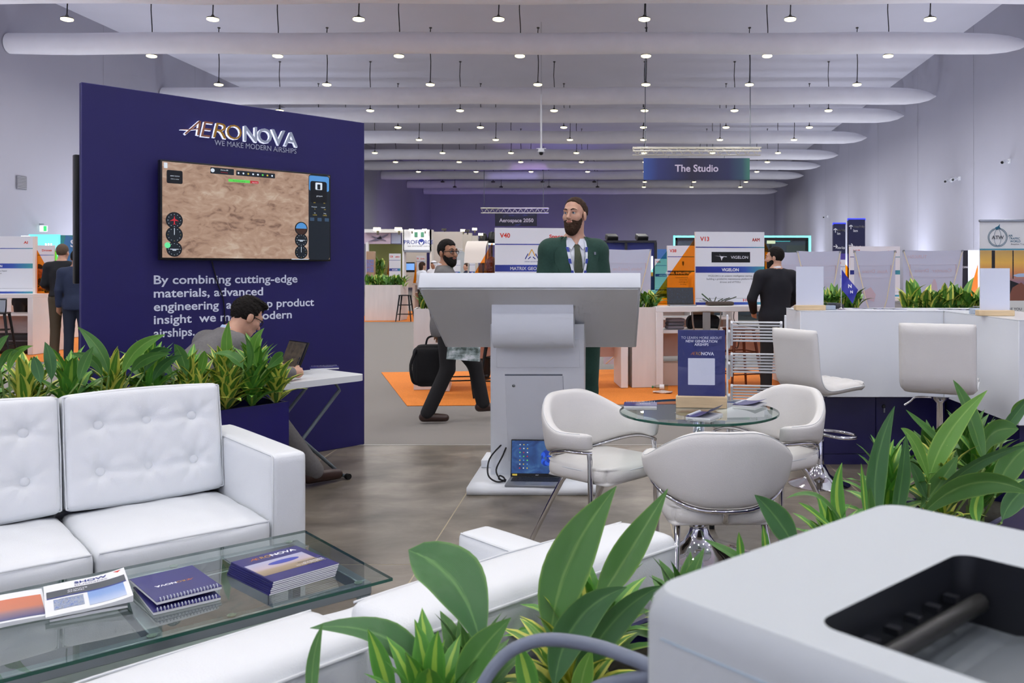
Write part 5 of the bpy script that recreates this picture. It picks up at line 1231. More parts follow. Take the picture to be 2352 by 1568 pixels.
# objects at the V13 counter
def rel(o, x, y, z): return Matrix.Translation(o.location) @ Matrix.Rotation(o.rotation_euler.z, 4, 'Z') @ Vector((x, y, z))
CODE = ramp_mat('code_screen', [(.45, '#0f1a2c'), (.6, '#182a44'), (.75, '#2f5a86')], 'noise', 14, 2, emit=.5)
laptop('open silver laptop on the V13 counter beside the drone', rel(K13, .36, .08, 1.0005), R(4), .34, .23, .22, 105, SILV, CODE, None, kb=False)
dr = thing('drone_model', 'dark drone model with folded green arms on the V13 counter', 'drone', rel(K13, .86, .2, 1.0005), R(10))
roundbox('tray', (.34, .16, .05), .02, mat('brown_tray', '#4a4038', .6), dr, (0, 0, .026), None, (8, 6, 4))
for k in range(6): bar('arm', (-.17+.05*k, -.05+.02*k, .055), (-.22+.09*k, .02, .085+.012*(k % 3)), .012, .012, dr, mat('olive_carbon', '#3c4634', .5))
bar('boom', (-.13, 0, .06), (-.23, .02, .15), .016, .016, dr, mat('green_carbon', '#3f5a3a', .5))
def tolix(label, loc, rz, m, back=True, grp='metal bar stools at the counters'):
    o = thing('metal_stool', label, 'stool', loc, rz, grp); s = .19; H = .75
    roundbox('seat', (.31, .31, .03), .013, m, o, (0, 0, H-.015), None, (6, 6, 2))
    for sx in (-1, 1):
        for sy in (-1, 1): tube('leg', [(sx*.125, sy*.125, H-.02), (sx*.215, sy*.215, .0)], [.024, .014], m, o, 6)
    for z, k in ((.20, .19), (.46, .158)):
        tube('brace', [(-k, -k, z), (k, -k, z), (k, k, z), (-k, k, z)], .008, m, o, 6, closed=True)
    if back:
        tube('back_hoop', [(-.14, .13, H), (-.155, .16, H+.06), (-.165, .18, H+.19), (-.14, .185, H+.215), (.14, .185, H+.215), (.165, .18, H+.19), (.155, .16, H+.06), (.14, .13, H)], .009, m, o, 8, sm=2)
        box2('back_splat', (-.045, .165, H), (.045, .175, H+.21), m, o)
    return o
GUN = mat('gunmetal', '#8f8b86', .35, metal=.6); TBLK = mat('black_steel', '#17181b', .45, metal=.3); COP = mat('copper_steel', '#6b3a28', .4, metal=.5)
tolix('grey metal bar stool with a back hoop before the V13 counter', (1.14, 10.35, 0), R(178), GUN)
tolix('copper brown metal stool under the V13 counter near the man in the dark suit', (1.58, 10.62, 0), R(20), COP, False)
tolix('black metal stool under the V40 counter behind the walking man', (-1.78, 10.02, 0), R(10), TBLK, False)
tolix('second black metal stool under the V40 counter closer to the lectern', (-1.22, 9.95, 0), R(-15), TBLK, False)
tolix('black metal stool with a back hoop at the AI counter', (-10.15, 14.45, 0), R(200), TBLK)
tolix('black metal stool at the far counter behind the white planter', (-5.80, 24.70, 0), R(0), TBLK, False)
# loose things
bt = thing('water_bottle', 'clear water bottle with a green cap lying on the orange carpet', 'bottle', fl(1535, 889, .03), R(-8))
ob = lathe('body', [(0, 0), (.03, .002), (.032, .02), (.031, .12), (.028, .14), (.013, .175), (.012, .19)], glassy('bottle_plastic', '#e6efee', .9), bt, 16, None, (0, R(-90), 0)); lathe('cap', [(.013, .18), (.0145, .182), (.0145, .2), (.0, .2)], mat('green_cap', '#2f7d45', .4), bt, 12, None, (0, R(-90), 0)); lathe('label', [(.0325, .05), (.0325, .105)], PAPER, bt, 16, None, (0, R(-90), 0))
np_ = thing('newspaper', 'crumpled printed leaflet lying on the orange carpet beside the bottle', 'paper', fl(1522, 901, 0), R(-12)); roundbox('sheets', (.22, .15, .014), .006, ramp_mat('leaflet_print', [(.4, '#b98a74'), (.55, '#d8d2cc'), (.7, '#a06a58')], 'noise', 4, 3), np_, (0, 0, .008), None, (10, 8, 2), lambda p, q: Vector((p.x, p.y, p.z+.006*math.sin(q.x*4+q.y*2))))
cb = thing('carton', 'pale cardboard carton under the left end of the V13 counter', 'box', rel(K13, .26, .3, 0), R(8)); box2('body', (-.14, -.12, 0), (.14, .12, .28), mat('pale_card', '#c9b8ac', .8), cb); box2('tape', (-.141, -.03, 0), (.141, .03, .281), mat('tape', '#b59f8a', .4), cb)
fb = thing('folded_shirts', 'pile of folded grey shirts on the shelf of the V13 counter', 'clothes', rel(K13, .30, .32, .7005), R(8)); [roundbox('shirt', (.22, .20, .045), .018, mat('grey_cloth%d' % (k % 2), ('#8d8890', '#77747c')[k % 2], .9), fb, (.005*k, 0, .023+.046*k), None, (8, 6, 4)) for k in range(3)]
bg = tag(roundbox('black_bag', (.42, .22, .15), .05, mat('black_nylon', '#17171b', .8, bump=.5, bscale=20), None, rel(K13, .68, .35, .776), (0, 0, R(8)), (12, 8, 8), puff(0, .01, .03)), 'soft black bag on the shelf of the V13 counter', 'bag')
for k, pts in enumerate(([(1.05, .2, .93), (1.08, .3, .80), (1.2, .35, .735), (1.4, .3, .712)], [(.95, .3, .66), (1.02, .25, .55), (1.1, .25, .45), (1.14, .28, .55), (1.18, .3, .655)])):
    tag(tube('power_cable', [rel(K13, *p) for p in pts], .006, BLACK, None, 6, sm=4), ('black cable lying on the shelf of the V13 counter', 'black cable hanging in a loop under the V13 shelf')[k], 'cable')
cs = thing('equipment_case', 'black equipment case under the AI counter at the far left', 'case', (-10.75, 15.25, 0)); roundbox('body', (.95, .4, .34), .03, mat('case_black', '#1a1a1c', .6), cs, (.3, 0, .17), None, (6, 4, 4)); box2('lid_line', (-.17, -.206, .22), (.77, -.2, .232), STEEL, cs)
# ---------------------------------------------------------------- white planters of the aisle
PLW = mat('marbled_white', '#dcd6d3', .5, noise=.05, nscale=2, stretch=(5, 5, .6))
DM = [mk('foliage', leaf_mesh(.2, .03, a, b, 'B', .3, 4, 2), m) for a, b, m in ((10, 60, LFY), (15, 80, LFA), (5, 35, LFS), (25, 100, LFY), (8, 50, LFL))]
def clump(label, loc, r, h, n, s, grp, seed, mats=None, tall=0):
    """small far plant: many thin leaves that cannot be told apart one by one"""
    rr = random.Random(seed); o = thing('foliage_plant', label, 'plant', loc, 0, grp); V = []; Fc = []; U = []; MI = []
    base = [leaf_mesh(.2*s, .062*s, a, b, 'B', .3, 5, 2) for a, b in ((20, 80), (30, 100), (8, 45), (40, 120), (15, 65))]
    for k in range(n):
        bv, bf, bu = base[rr.randrange(5)]; M_ = Matrix.Translation((rr.uniform(-r, r), rr.uniform(-r*.7, r*.7), rr.uniform(0, h))) @ Matrix.Rotation(rr.uniform(0, 6.28), 4, 'Z') @ Matrix.Rotation(R(rr.uniform(-10, 25)), 4, 'X') @ Matrix.Scale(rr.uniform(.7, 1.2)*(1.5 if rr.random() < tall else 1), 4)
        i0 = len(V); V += [M_ @ v for v in bv]; U += bu; Fc += [tuple(i0+q for q in f) for f in bf]; MI += [rr.randrange(4)]*len(bf)
    f = mesh_obj('foliage', V, Fc, [LFY, LFA, LFS, LFL], o, None, None, 179, U); f.data.polygons.foreach_set('material_index', MI); f['kind'] = 'stuff'
    tube('stem', [(0, 0, -.06), (0, 0, h*.6+.02)], .01, STEM, o, 5)
    return o
GP = 'plants in the white aisle planters'
def white_planter(label, px0, px1, Y, D, H, rz=8):
    x0, x1 = (px0-PX)/FP*Y, (px1-PX)/FP*Y
    return planter(label, 'white_planter', (x0, Y, 0), R(rz), x1-x0, D, H, PLW, True, 'white marbled planters of the aisle'), x0, x1
p_, a, b = white_planter('white marbled planter left of the lectern behind the walking man', 950, 1008, 10.55, .5, .98); clump('green and yellow plant in the white planter left of the lectern', (a+.18, 10.78, .92), .14, .10, 60, 1.15, GP, 1)
p_, a, b = white_planter('white marbled planter right of the lectern', 1452, 1506, 10.75, .5, .99); clump('green plant in the white planter right of the lectern', (a+.16, 10.98, .93), .14, .10, 60, 1.1, GP, 2)
p_, a, b = white_planter('wide white planter in the far aisle beside the navy partition', 838, 920, 25.0, .8, 1.02, 0)
for k in range(4): clump('%s plant from the left in the far wide white planter' % ORD[k], (a+.14+k*.26, 25.35, .95), .18, .12, 46, 1.5, GP, 10+k)
p_, a, b = white_planter('white planter between the AI counter and the standing visitors', 88, 121, 15.62, .5, 1.04, 0)
clump('leafy plant in the white planter beside the AI counter', (a+.12, 15.87, .97), .12, .10, 50, 1.3, GP, 20, tall=.3)
p_, a, b = white_planter('white planter hidden behind the left half of the white counter', 1888, 1968, 9.3, .4, 1.03, 0)
for k in range(2): clump('%s plant behind the counter next to the desk flag' % ('left' if not k else 'right'), (a+.10+k*.2, 9.5, .98), .13, .09, 60, 1.05, GP, 30+k, tall=.12)
p_, a, b = white_planter('white planter hidden behind the right half of the white counter', 2108, 2262, 8.6, .4, 1.03, 0)
for k in range(4): clump('%s plant from the left in the bushy row behind the counter corner' % ORD[k], (a+.07+k*.17, 8.8, .98), .12, .09, 62, 1.05, GP, 40+k, tall=.14)
# ---------------------------------------------------------------- pale banners seen from behind
def translucent():
    m = bpy.data.materials.new('backlit_banner_cloth'); m.use_nodes = True; nt = m.node_tree; nt.nodes.clear()
    out = nt.nodes.new('ShaderNodeOutputMaterial'); mx = nt.nodes.new('ShaderNodeMixShader'); d = nt.nodes.new('ShaderNodeBsdfDiffuse'); t = nt.nodes.new('ShaderNodeBsdfTranslucent')
    d.inputs[0].default_value = (*lin('#c3c8da'), 1); t.inputs[0].default_value = (*lin('#b9c0da'), 1); mx.inputs[0].default_value = .45
    nt.links.new(d.outputs[0], mx.inputs[1]); nt.links.new(t.outputs[0], mx.inputs[2]); nt.links.new(mx.outputs[0], out.inputs[0]); return m
BAN = translucent(); GH = mat('show_through_pink', '#c4aeba', .8); GHB = mat('show_through_blue', '#a9b6cc', .8); ROD = mat('cream_rod', '#ddd3b8', .5)
def xbanner(label, px0, px1, ytop, Y, words=('', ''), fig=0):
    x0, x1 = (px0-PX)/FP*Y, (px1-PX)/FP*Y; zt = CH-(ytop-PY)/FP*Y; W = x1-x0; H = zt-.12
    o = thing('banner_stand', label, 'banner', ((x0+x1)/2, Y, 0), 0, 'pale X-banner stands seen from behind')
    V = []; Fc = []; nx, nz = 10, 16
    for i in range(nx+1):
        for j in range(nz+1):
            u = i/nx*2-1; v = j/nz; V.append((u*W/2*(1-.03*math.sin(math.pi*v)), .02*math.sin(math.pi*v)*(1-u*u)-.012*math.cos(u*6)*v*0, .12+v*H-.012*(1-abs(u))*v))
    for i in range(nx):
        for j in range(nz): a = i*(nz+1)+j; Fc.append((a, a+nz+1, a+nz+2, a+1))
    c = mesh_obj('cloth', V, Fc, BAN, o, None, None, 179)
    for s in (-1, 1):
        tube('pole', [(s*-.06, -.10, .45), (s*.25*W, -.07, .12+H*.6), (s*W*.485, -.012, zt-.015)], .007, ROD, o, 6); tube('pole', [(s*-.06, -.10, .45), (s*W*.45, -.03, .13)], .007, ROD, o, 6)
        box('clip', (.025, .02, .03), (s*W*.485, -.008, zt-.015), STEEL, o)
    tube('rear_foot', [(0, -.10, .45), (0, -.42, .0)], .008, ROD, o, 6); box('hub', (.06, .05, .06), (0, -.10, .45), BLACK, o)
    fr = [(-.38, .88), (.38, .88), (.38, .78), (-.38, .78)]
    for (a0, b0), (a1, b1) in zip(fr, fr[1:]+fr[:1]):
        bar('print_frame', (a0*W, -.009, .12+b0*H), (a1*W, -.009, .12+b1*H), .010, .001, c, GH)
    ws = words[0].split(); tot = len(words[0]); pos = 0
    for w0 in ws:
        mid = (pos+len(w0)/2)/tot-.5; pos += len(w0)+1
        text('print', w0, GH, c, -mid*.62*W, .12+.815*H, h=.03*H, wd=.6*W*len(w0)/tot, y=-.010, center=True, flip=True)
    if words[1]: text('print', words[1], GH, c, -.1*W, .12+.93*H, h=.03*H, y=-.010, flip=True)
    if fig == 0:
        prism('print_figure', [(-.3*W, .12+.66*H), (-.1*W, .12+.70*H), (.02*W, .12+.64*H), (-.02*W, .12+.58*H), (-.2*W, .12+.60*H)], .0006, GH, c, (0, -.012, 0))
    else:
        prism('print_figure', [(a*.06*W/.06*.06+.02*W, .12+.60*H+b*.16*H) for a, b in circ(1, 14)], .0006, GH, c, (0, -.012, 0)); prism('print_figure', [(-.2*W, .12+.58*H), (.24*W, .12+.58*H), (.24*W, .12+.56*H), (-.2*W, .12+.56*H)], .0006, GH, c, (0, -.012, 0))
    return o
xbanner('pale banner with show-through print right of the man in green', 1386, 1496, 572, 12.3, ('Avalanche Cameras Drones', ''), 0)
xbanner('pale banner seen from behind to the left of the counter signs', 1757, 1868, 578, 12.6, ('', ''), 0)
xbanner('pale banner behind the left blank sign on the counter', 1830, 1931, 576, 11.4, ('', ''), 1)
xbanner('pale banner right of the desk flag', 1961, 2057, 575, 11.3, ('Atom Drone', ''), 0)
xbanner('widest pale banner above the bushy plants behind the counter', 2073, 2212, 574, 11.6, ('Counter Drone', 'TURKISH'), 1)
# roll-up of the air traffic trainer
ru = thing('roll_up_banner', 'tall roll-up banner with a globe emblem and a cockpit sunset photo at the right edge', 'banner', Vector(((2250-PX)/FP*8.2, 8.2, 0)), R(-4))
RWd = .85; z1r = CH+113/FP*8.2
box2('sheet', (0, 0, .08), (RWd, .003, z1r), mat('banner_white', '#d7d9dc', .5), ru); box2('top_rail', (-.005, -.012, z1r-.01), (RWd+.005, .014, z1r+.012), ALU, ru, .003, 1); roundbox('cassette', (RWd+.04, .2, .08), .02, ALU, ru, (RWd/2, 0, .04), None, (6, 4, 3)); tube('pole', [(RWd/2, .02, .05), (RWd/2, .02, z1r+.05)], .012, ALU, ru, 8)
def rz_(py): return CH-(py-PY)/FP*8.2
SUN = ramp_mat('sunset_photo', [(0, '#2a2630'), (.22, '#3b3a4a'), (.42, '#8b6c7c'), (.6, '#d08a52'), (.78, '#e0b04c'), (1, '#b9975a')], 'grad', axis=2, rough=.4)
prism('photo', [(.004, rz_(700)), (RWd-.004, rz_(700)), (RWd-.004, rz_(575)), (.004, rz_(575))], .0005, SUN, ru, (0, -.002, 0)); prism('teal_rule', [(0, rz_(574)), (RWd, rz_(574)), (RWd, rz_(571)), (0, rz_(571))], .0005, mat('teal_ink', '#3b8aa0', .5), ru, (0, -.002, 0))
for x0, x1 in ((.11, .14), (.30, .31), (.62, .64)): prism('window_post', [(x0, rz_(640)), (x1, rz_(640)), (x1, rz_(575)), (x0, rz_(575))], .0005, BLACK, ru, (0, -.003, 0))
prism('aircraft', [(.30, rz_(632)), (.36, rz_(628)), (.62, rz_(626)), (.62, rz_(634)), (.34, rz_(636))], .0005, mat('pale_blue_ink', '#9fb6d2', .5), ru, (0, -.003, 0)); prism('pilot', [(.24, rz_(700)), (.30, rz_(660)), (.38, rz_(648)), (.46, rz_(668)), (.50, rz_(700))], .0005, mat('brown_print', '#7a4a3a', .6), ru, (0, -.0035, 0)); prism('dashboard', [(.004, rz_(700)), (.004, rz_(650)), (.22, rz_(638)), (.40, rz_(655)), (.40, rz_(700))], .0005, BLACK, ru, (0, -.003, 0))
prism('caption_box', [(.20, rz_(760)), (RWd-.1, rz_(760)), (RWd-.1, rz_(690)), (.20, rz_(690))], .0005, mat('cream_print', '#cfd0cc', .5), ru, (0, -.0037, 0)); text('lettering', 'ARE YOU', INKD, ru, .24, rz_(712), h=.025, y=-.0045, bold=.02)
TEAL = mat('deep_teal_ink', '#1f5f7a', .5)
for r in (.078, .088): 
    o = tube('globe_emblem', [(.165+r*math.cos(a), -.002, rz_(545)+r*math.sin(a)) for a in [k*math.pi/16 for k in range(32)]], .0022, TEAL, ru, 4, closed=True)
for k in (-.4, .4): tube('globe_emblem', [(.165+k*.078*math.cos(a)*1.0, -.002, rz_(545)+.078*math.sin(a)) for a in [(-.5+j/10)*math.pi for j in range(11)]], .0014, TEAL, ru, 4)
text('lettering', 'ATW', INKD, ru, .165, rz_(549), h=.034, y=-.005, bold=.02, center=True)
for i, s in enumerate(('AIR', 'TRAFFIC', 'WORLD')): text('lettering', s, TEAL, ru, .262+.008*i, rz_(543.5+6.4*i), h=.019, y=-.002, bold=.015)
text('lettering', 'Aviation Training', INKD, ru, .285, rz_(562.5), h=.017, y=-.002)
prism('plane_emblem', [(.14, rz_(523)), (.17, rz_(519)), (.185, rz_(514)), (.182, rz_(521)), (.195, rz_(526)), (.17, rz_(525)), (.16, rz_(529))], .0005, TEAL, ru, (0, -.002, 0))
# ---------------------------------------------------------------- far booths
def P3(px, py, Y): return at(px, py, Y)
def pb(name, px0, py0, px1, py1, Y, dep, m, parent, bev=0):
    a, b = at(px0, py1, Y), at(px1, py0, Y); return box2(name, (a.x, Y, max(0, a.z)), (b.x, Y+dep, b.z), m, parent, bev)
IV = mat('ivory_panel', '#d5cfc6', .6); WP = mat('booth_white', '#e4e6ea', .5)
def spotlamp(parent, px, py, Y, on=True, s=.13):
    p = at(px, py, Y); o = box('floodlight', (s, s*.8, s*.5), p, LAMPE if on else LAMPB, parent); box('bracket', (s*.3, s*.3, s*.7), p+Vector((0, .1, -s*.5)), LAMPB, parent); return o
b1 = thing('exhibition_booth', 'white booth with the PROFORCE fascia in the far aisle', 'booth')
f = pb('fascia', 926, 527, 991, 577, 28, .3, WP, b1); pb('post', 924, 527, 928, 735, 28, .3, WP, b1); pb('post', 987, 527, 992, 700, 28, .3, IV, b1); pb('back_wall', 928, 577, 990, 660, 31, .1, IV, b1); pb('side_panel', 980, 580, 988, 690, 29.5, .1, NAVY, b1); pb('rail', 928, 574, 988, 579, 27.95, .3, STEEL, b1)
def ft_(o, s, px, py, Y, h, m, bold=.01, wd=None): p = at(px, py, Y); return text('lettering', s, m, o, p.x, p.z, h=h, wd=wd, y=Y-.01, bold=bold)
ft_(b1, 'PROF', 928, 560, 28, .13, INKN, 0, .45); ft_(b1, 'RCE', 976, 560, 28, .13, INKN, 0, .26); ft_(b1, 'AIR SYSTEMS LIMITED', 936, 566, 28, .03, INKD, 0, .78)
p = at(968, 555.5, 28); prism('emblem', circ(.10, 18, p.x, p.z), .004, INKN, b1, (0, 27.99, 0)); prism('emblem', [(p.x-.07, p.z+.02), (p.x, p.z-.02), (p.x+.07, p.z+.02), (p.x+.03, p.z-.09), (p.x-.03, p.z-.09)], .004, INKW, b1, (0, 27.985, 0))
for px0, px1, m in ((952, 959, mat('flag_green', '#3f7f62', .6)), (966.5, 973.5, mat('flag_green', '#3f7f62', .6))): pb('flag_panel', px0, 533, px1, 544, 27.98, .01, m, b1)
pb('monitor', 931, 602, 952, 625, 29.2, .06, BLACK, b1); pb('monitor_picture', 931.5, 605, 951.5, 620, 29.19, .005, em('monitor_blue', '#6f9fe0', .9), b1); spotlamp(b1, 945, 528, 27.6); spotlamp(b1, 975, 528, 27.6)
spot('booth_spot', at(958, 521, 27.2), at(958, 560, 28), 25, (1, 1, 1), 120)
b2 = thing('exhibition_booth', 'booth with an olive curved wall and a drone picture above the far planter', 'booth')
pb('top_beam', 836, 526, 922, 534, 28.4, .3, WP, b2); pb('picture', 836, 534, 897, 560, 28.6, .05, mat('lilac_print', '#c9b8cc', .6), b2)
for q in ([(845, 555), (870, 545), (893, 536), (890, 541), (868, 552)], [(850, 540), (885, 551), (888, 554), (858, 545)], [(868, 545), (874, 540), (877, 548)]): prism('drone_picture', [(at(x, y, 28.55).x, at(x, y, 28.55).z) for x, y in q], .005, mat('grey_print', '#6f6b84', .6), b2, (0, 28.55, 0))
pb('window', 899, 534, 920, 559, 28.7, .05, mat('pale_window', '#b9c6e6', .3), b2)
V = []; Fc = []
for i in range(13):
    a = R(-55+110*i/12); x = at(884, 600, 28.8).x+.62*math.sin(a)/.819*1.0; yy = 29.3-.35*math.cos(a)
    V += [(x, yy, 0), (x, yy, at(884, 556+6*(i/12), 28.8).z)]
for i in range(12): Fc.append((2*i, 2*i+2, 2*i+3, 2*i+1))
mesh_obj('curved_wall', V, Fc, mat('olive_paint', '#6d7340', .7), b2, None, None, 179); pb('post', 840, 556, 846, 735, 28.5, .1, WP, b2)
spotlamp(b2, 866, 526, 28.0, True, .2); spotlamp(b2, 915, 526, 28.0, True, .2)
c1 = thing('totem', 'brown column with a small screen at the right edge of the navy partition', 'column', (at(850, 600, 26.5).x, 26.6, 0)); zt_ = at(850, 577, 26.5).z
box2('body', (-.12, -.1, 0), (.12, .1, zt_), mat('copper_laminate', '#a88a70', .5), c1, .01)
box2('screen', (-.11, -.107, at(850, 625, 26.5).z), (.11, -.1, at(850, 596, 26.5).z), ramp_mat('floral_screen', [(.35, '#5f7fb4'), (.5, '#8f86c0'), (.62, '#a06a60'), (.75, '#c9b0a0')], 'noise', 7, 3, emit=.6), c1)
clump('tall bushy green plant pillar behind the far planter', (at(869, 600, 27).x, 27, .3), .17, 1.35, 260, 1.3, GP, 77)
kiosk('small white kiosk standing in front of the olive wall', 892, 918, 582, 26.6, 'C8', 'AERO', 'SCOPE', None, (), ((-1, ACO),), rz=0, pad=.12)
kiosk('small white kiosk inside the PROFORCE booth', 955, 975, 587, 30.0, 'N', 'Defe', None, None, (), ((-1, ACO),), rz=0, pad=.12)
b3 = thing('exhibition_booth', 'beige stepped booth of the food programme in the far aisle', 'booth')
pb('wall', 991, 532, 1061, 735, 30, .2, IV, b3); pb('wall_step', 1061, 535, 1083, 735, 31, .2, IV, b3); pb('wall_step', 1083, 541, 1097, 735, 32, .2, IV, b3); ft_(b3, 'World Food', 1041, 573.5, 29.95, .06, INKW, .02, .34); ft_(b3, 'Programme', 1045, 578.5, 29.95, .06, INKW, .02, .26)
for px, py, on in ((1020, 527, False), (1063, 529, True), (1073, 530, False), (1090, 526, True), (1104, 538, True)): spotlamp(b3, px, py, 30.3, on, .15)
a = [(at(1058+14*math.cos(t), 597-22*math.sin(t), 29.96).x, at(1058, 597-22*math.sin(t), 29.96).z) for t in [j*math.pi/10 for j in range(11)]]
prism('arched_opening', a+[(a[-1][0], .9), (a[0][0], .9)], .02, mat('pale_blue_panel', '#b9c6cc', .5), b3, (0, 29.96, 0))
cn = thing('curved_canopy', 'cream curved canopy panel behind the orange fin of kiosk V40', 'canopy'); V = []; Fc = []
for i in range(12):
    t = i/11; yy = 22-(.5*math.sin(min(1, t*2)*math.pi/2) if t < .5 else .5); z = at(1090, 553, 22).z-(0 if t < .15 else (t-.15)*1.1*.6)
    for px in (1073, 1120): V.append((at(px, 600, 22).x, yy+.3*(1-t), z))
for i in range(11): Fc.append((2*i, 2*i+1, 2*i+3, 2*i+2))
mesh_obj('panel', V, Fc, mat('cream_panel', '#dcd3cb', .6), cn, None, None, 179); pb('lit_edge', 1122, 558, 1136, 562, 22, .05, em('panel_glow', '#cfe0e8', .9), cn); pb('post', 1118, 556, 1121, 790, 22.1, .06, IV, cn); pb('post', 1074, 556, 1076, 790, 22.2, .06, IV, cn)
kiosk('tiny white kiosk left of the man in the far navy suit', 1040, 1056, 597, 27.4, 'N', None, 'SKY', None, (), ((-1, ACT),), rz=0, pad=.12)
kiosk('tiny white kiosk right of the man in the far navy suit', 1077, 1090, 596, 27.0, 'N', None, 'JET', None, (), ((-1, ACT),), rz=0, pad=.12)
b4 = thing('stage_booth', 'dark blue stage backdrop with a black frame and spotlights behind the pale banner', 'booth')
pb('backdrop', 1386, 556, 1506, 820, 22.5, .1, mat('stage_blue', '#1f2a78', .5), b4); pb('frame', 1383, 552, 1508, 557, 22.4, .15, BLACK, b4); pb('frame', 1435, 556, 1441, 820, 22.4, .1, BLACK, b4); pb('frame', 1503, 556, 1509, 820, 22.4, .1, BLACK, b4); pb('light_column', 1492, 588, 1500, 630, 22.3, .05, em('column_glow', '#f2f0f6', 1.0), b4); pb('light_column', 1492, 625, 1500, 634, 22.28, .05, em('column_orange', '#f07a28', .9), b4)
for px in (1405, 1474): o = box('spotlight', (.3, .25, .16), at(px, 546, 22.6), BLACK, b4, .02, 1, (R(20), 0, R(15))); box('bracket', (.1, .1, .12), at(px, 551, 22.6), BLACK, b4)
for px, py in ((1110, 548), (1130, 545)): 
    s_ = thing('stage_lamp', 'black moving stage lamp %s above the booths left of kiosk V40' % ('at left' if px < 1120 else 'at right'), 'lamp', at(px, py, 33), 0, 'black stage lamps'); roundbox('head', (.28, .3, .4), .1, BLACK, s_, (0, 0, 0), (R(-30), 0, 0), (6, 6, 6)); box('yoke', (.34, .06, .3), (0, 0, -.15), BLACK, s_); box('tripod_post', (.06, .06, at(px, py, 33).z-.3), (0, 0, -.3-(at(px, py, 33).z-.3)/2), BLACK, s_)
tag(pb('info_panel', 1510, 572, 1537, 745, 24, .1, mat('sky_blue_print', '#4e7fc4', .5), None), 'sky blue panel between the dark stage and the cyan-lit frame', 'panel')
b5 = thing('glass_booth', 'glazed booth outlined by a cyan light strip behind kiosk V13', 'booth')
CY = mat('cyan_strip', '#7fe6e0', .4, emit='#6fe8e0', es=1.6)
for q in ((1547, 541, 1863, 545), (1547, 541, 1551, 660), (1858, 545, 1863, 660)): pb('light_strip', *q, 25, .08, CY, b5)
for q in ((1551, 546, 1858, 552), (1551, 546, 1556, 660), (1852, 550, 1858, 660)): pb('black_frame', *q, 25.05, .1, BLACK, b5)
pb('glazing', 1556, 552, 1852, 735, 25.1, .02, glassy('grey_glass', '#a9b4ba', .8), b5); pb('rear_wall', 1560, 556, 1850, 735, 28, .1, mat('grey_panel', '#9aa2aa', .6), b5); pb('rear_strip', 1770, 553, 1815, 555, 26, .05, CY, b5); spotlamp(b5, 1771, 555, 25.8, True, .22); pb('rear_picture', 1807, 563, 1850, 600, 27.8, .05, mat('sage_panel', '#a9ad98', .6), b5)
for q, lab in (((1915, 514, 1942, 582), 'left direction panel reading Aviation Mobility Stage near the right wall'), ((1949, 504, 1987, 582), 'right direction panel reading Aviation Mobility Stage near the right wall')):
    o = thing('direction_panel', lab, 'sign', (0, 0, 0), 0, 'wayfinding panels'); Yp = 27.0; pb('panel', *q, Yp, .15, mat('midnight_print', '#23264e', .4), o); pb('stand', q[0], q[3], q[2], 735, Yp+.01, .13, mat('violet_panel', '#5a4aa8', .5), o); pb('lit_edge', q[0]-1, q[1]-3, q[2]+1, q[1]+2, Yp+.02, .1, em('violet_glow', '#3b46e0', 1.0), o)
    W_ = q[2]-q[0]
    for s, f, m in (('Aviation Mobility', .18, INKW), ('Stage', .30, INKW), ('Outdoor Display', .78, INKW)): ft_(o, s, q[0]+W_*.28, q[1]+(q[3]-q[1])*(f+.06), Yp, .075, m, .02, W_*.68/FP*Yp*(.4 if s == 'Stage' else 1))
    for f, up in ((.22, True), (.76, False)):
        p = at(q[0]+W_*.14, q[1]+(q[3]-q[1])*f, Yp); d = .07
        prism('arrow', [(p.x-.012, p.z-d), (p.x+.012, p.z-d), (p.x+.012, p.z+d*.4), (p.x+.06, p.z), (p.x+.06, p.z+.03), (p.x, p.z+d), (p.x-.06, p.z+.03), (p.x-.06, p.z), (p.x-.012, p.z+d*.4)] if up else [(p.x-d, p.z+.012), (p.x-d, p.z-.012), (p.x+d*.4, p.z-.012), (p.x, p.z-.06), (p.x+.03, p.z-.06), (p.x+d, p.z), (p.x+.03, p.z+.06), (p.x, p.z+.06), (p.x+d*.4, p.z+.012)], .004, INKW, o, (0, Yp-.008, 0))
b6 = thing('exhibition_booth', 'dark booth with a yellow panel between the widest pale banner and the roll-up', 'booth'); pb('dark_wall', 2209, 575, 2231, 850, 14.5, .2, mat('dark_booth', '#1c1a26', .5), b6); pb('lit_panel', 2229, 574, 2252, 850, 14.3, .1, em('white_lit', '#dfe6f6', .7), b6); ft_(b6, 'CANADA', 2211, 615.5, 14.45, .035, INKW, .02, .12); tri(b6, [(at(2222, 690, 14.2).x, at(0, 690, 14.2).z), (at(2246, 690, 14.2).x, at(0, 690, 14.2).z), (at(2246, 690, 14.2).x, at(0, 608, 14.2).z)], ACO, 14.2)
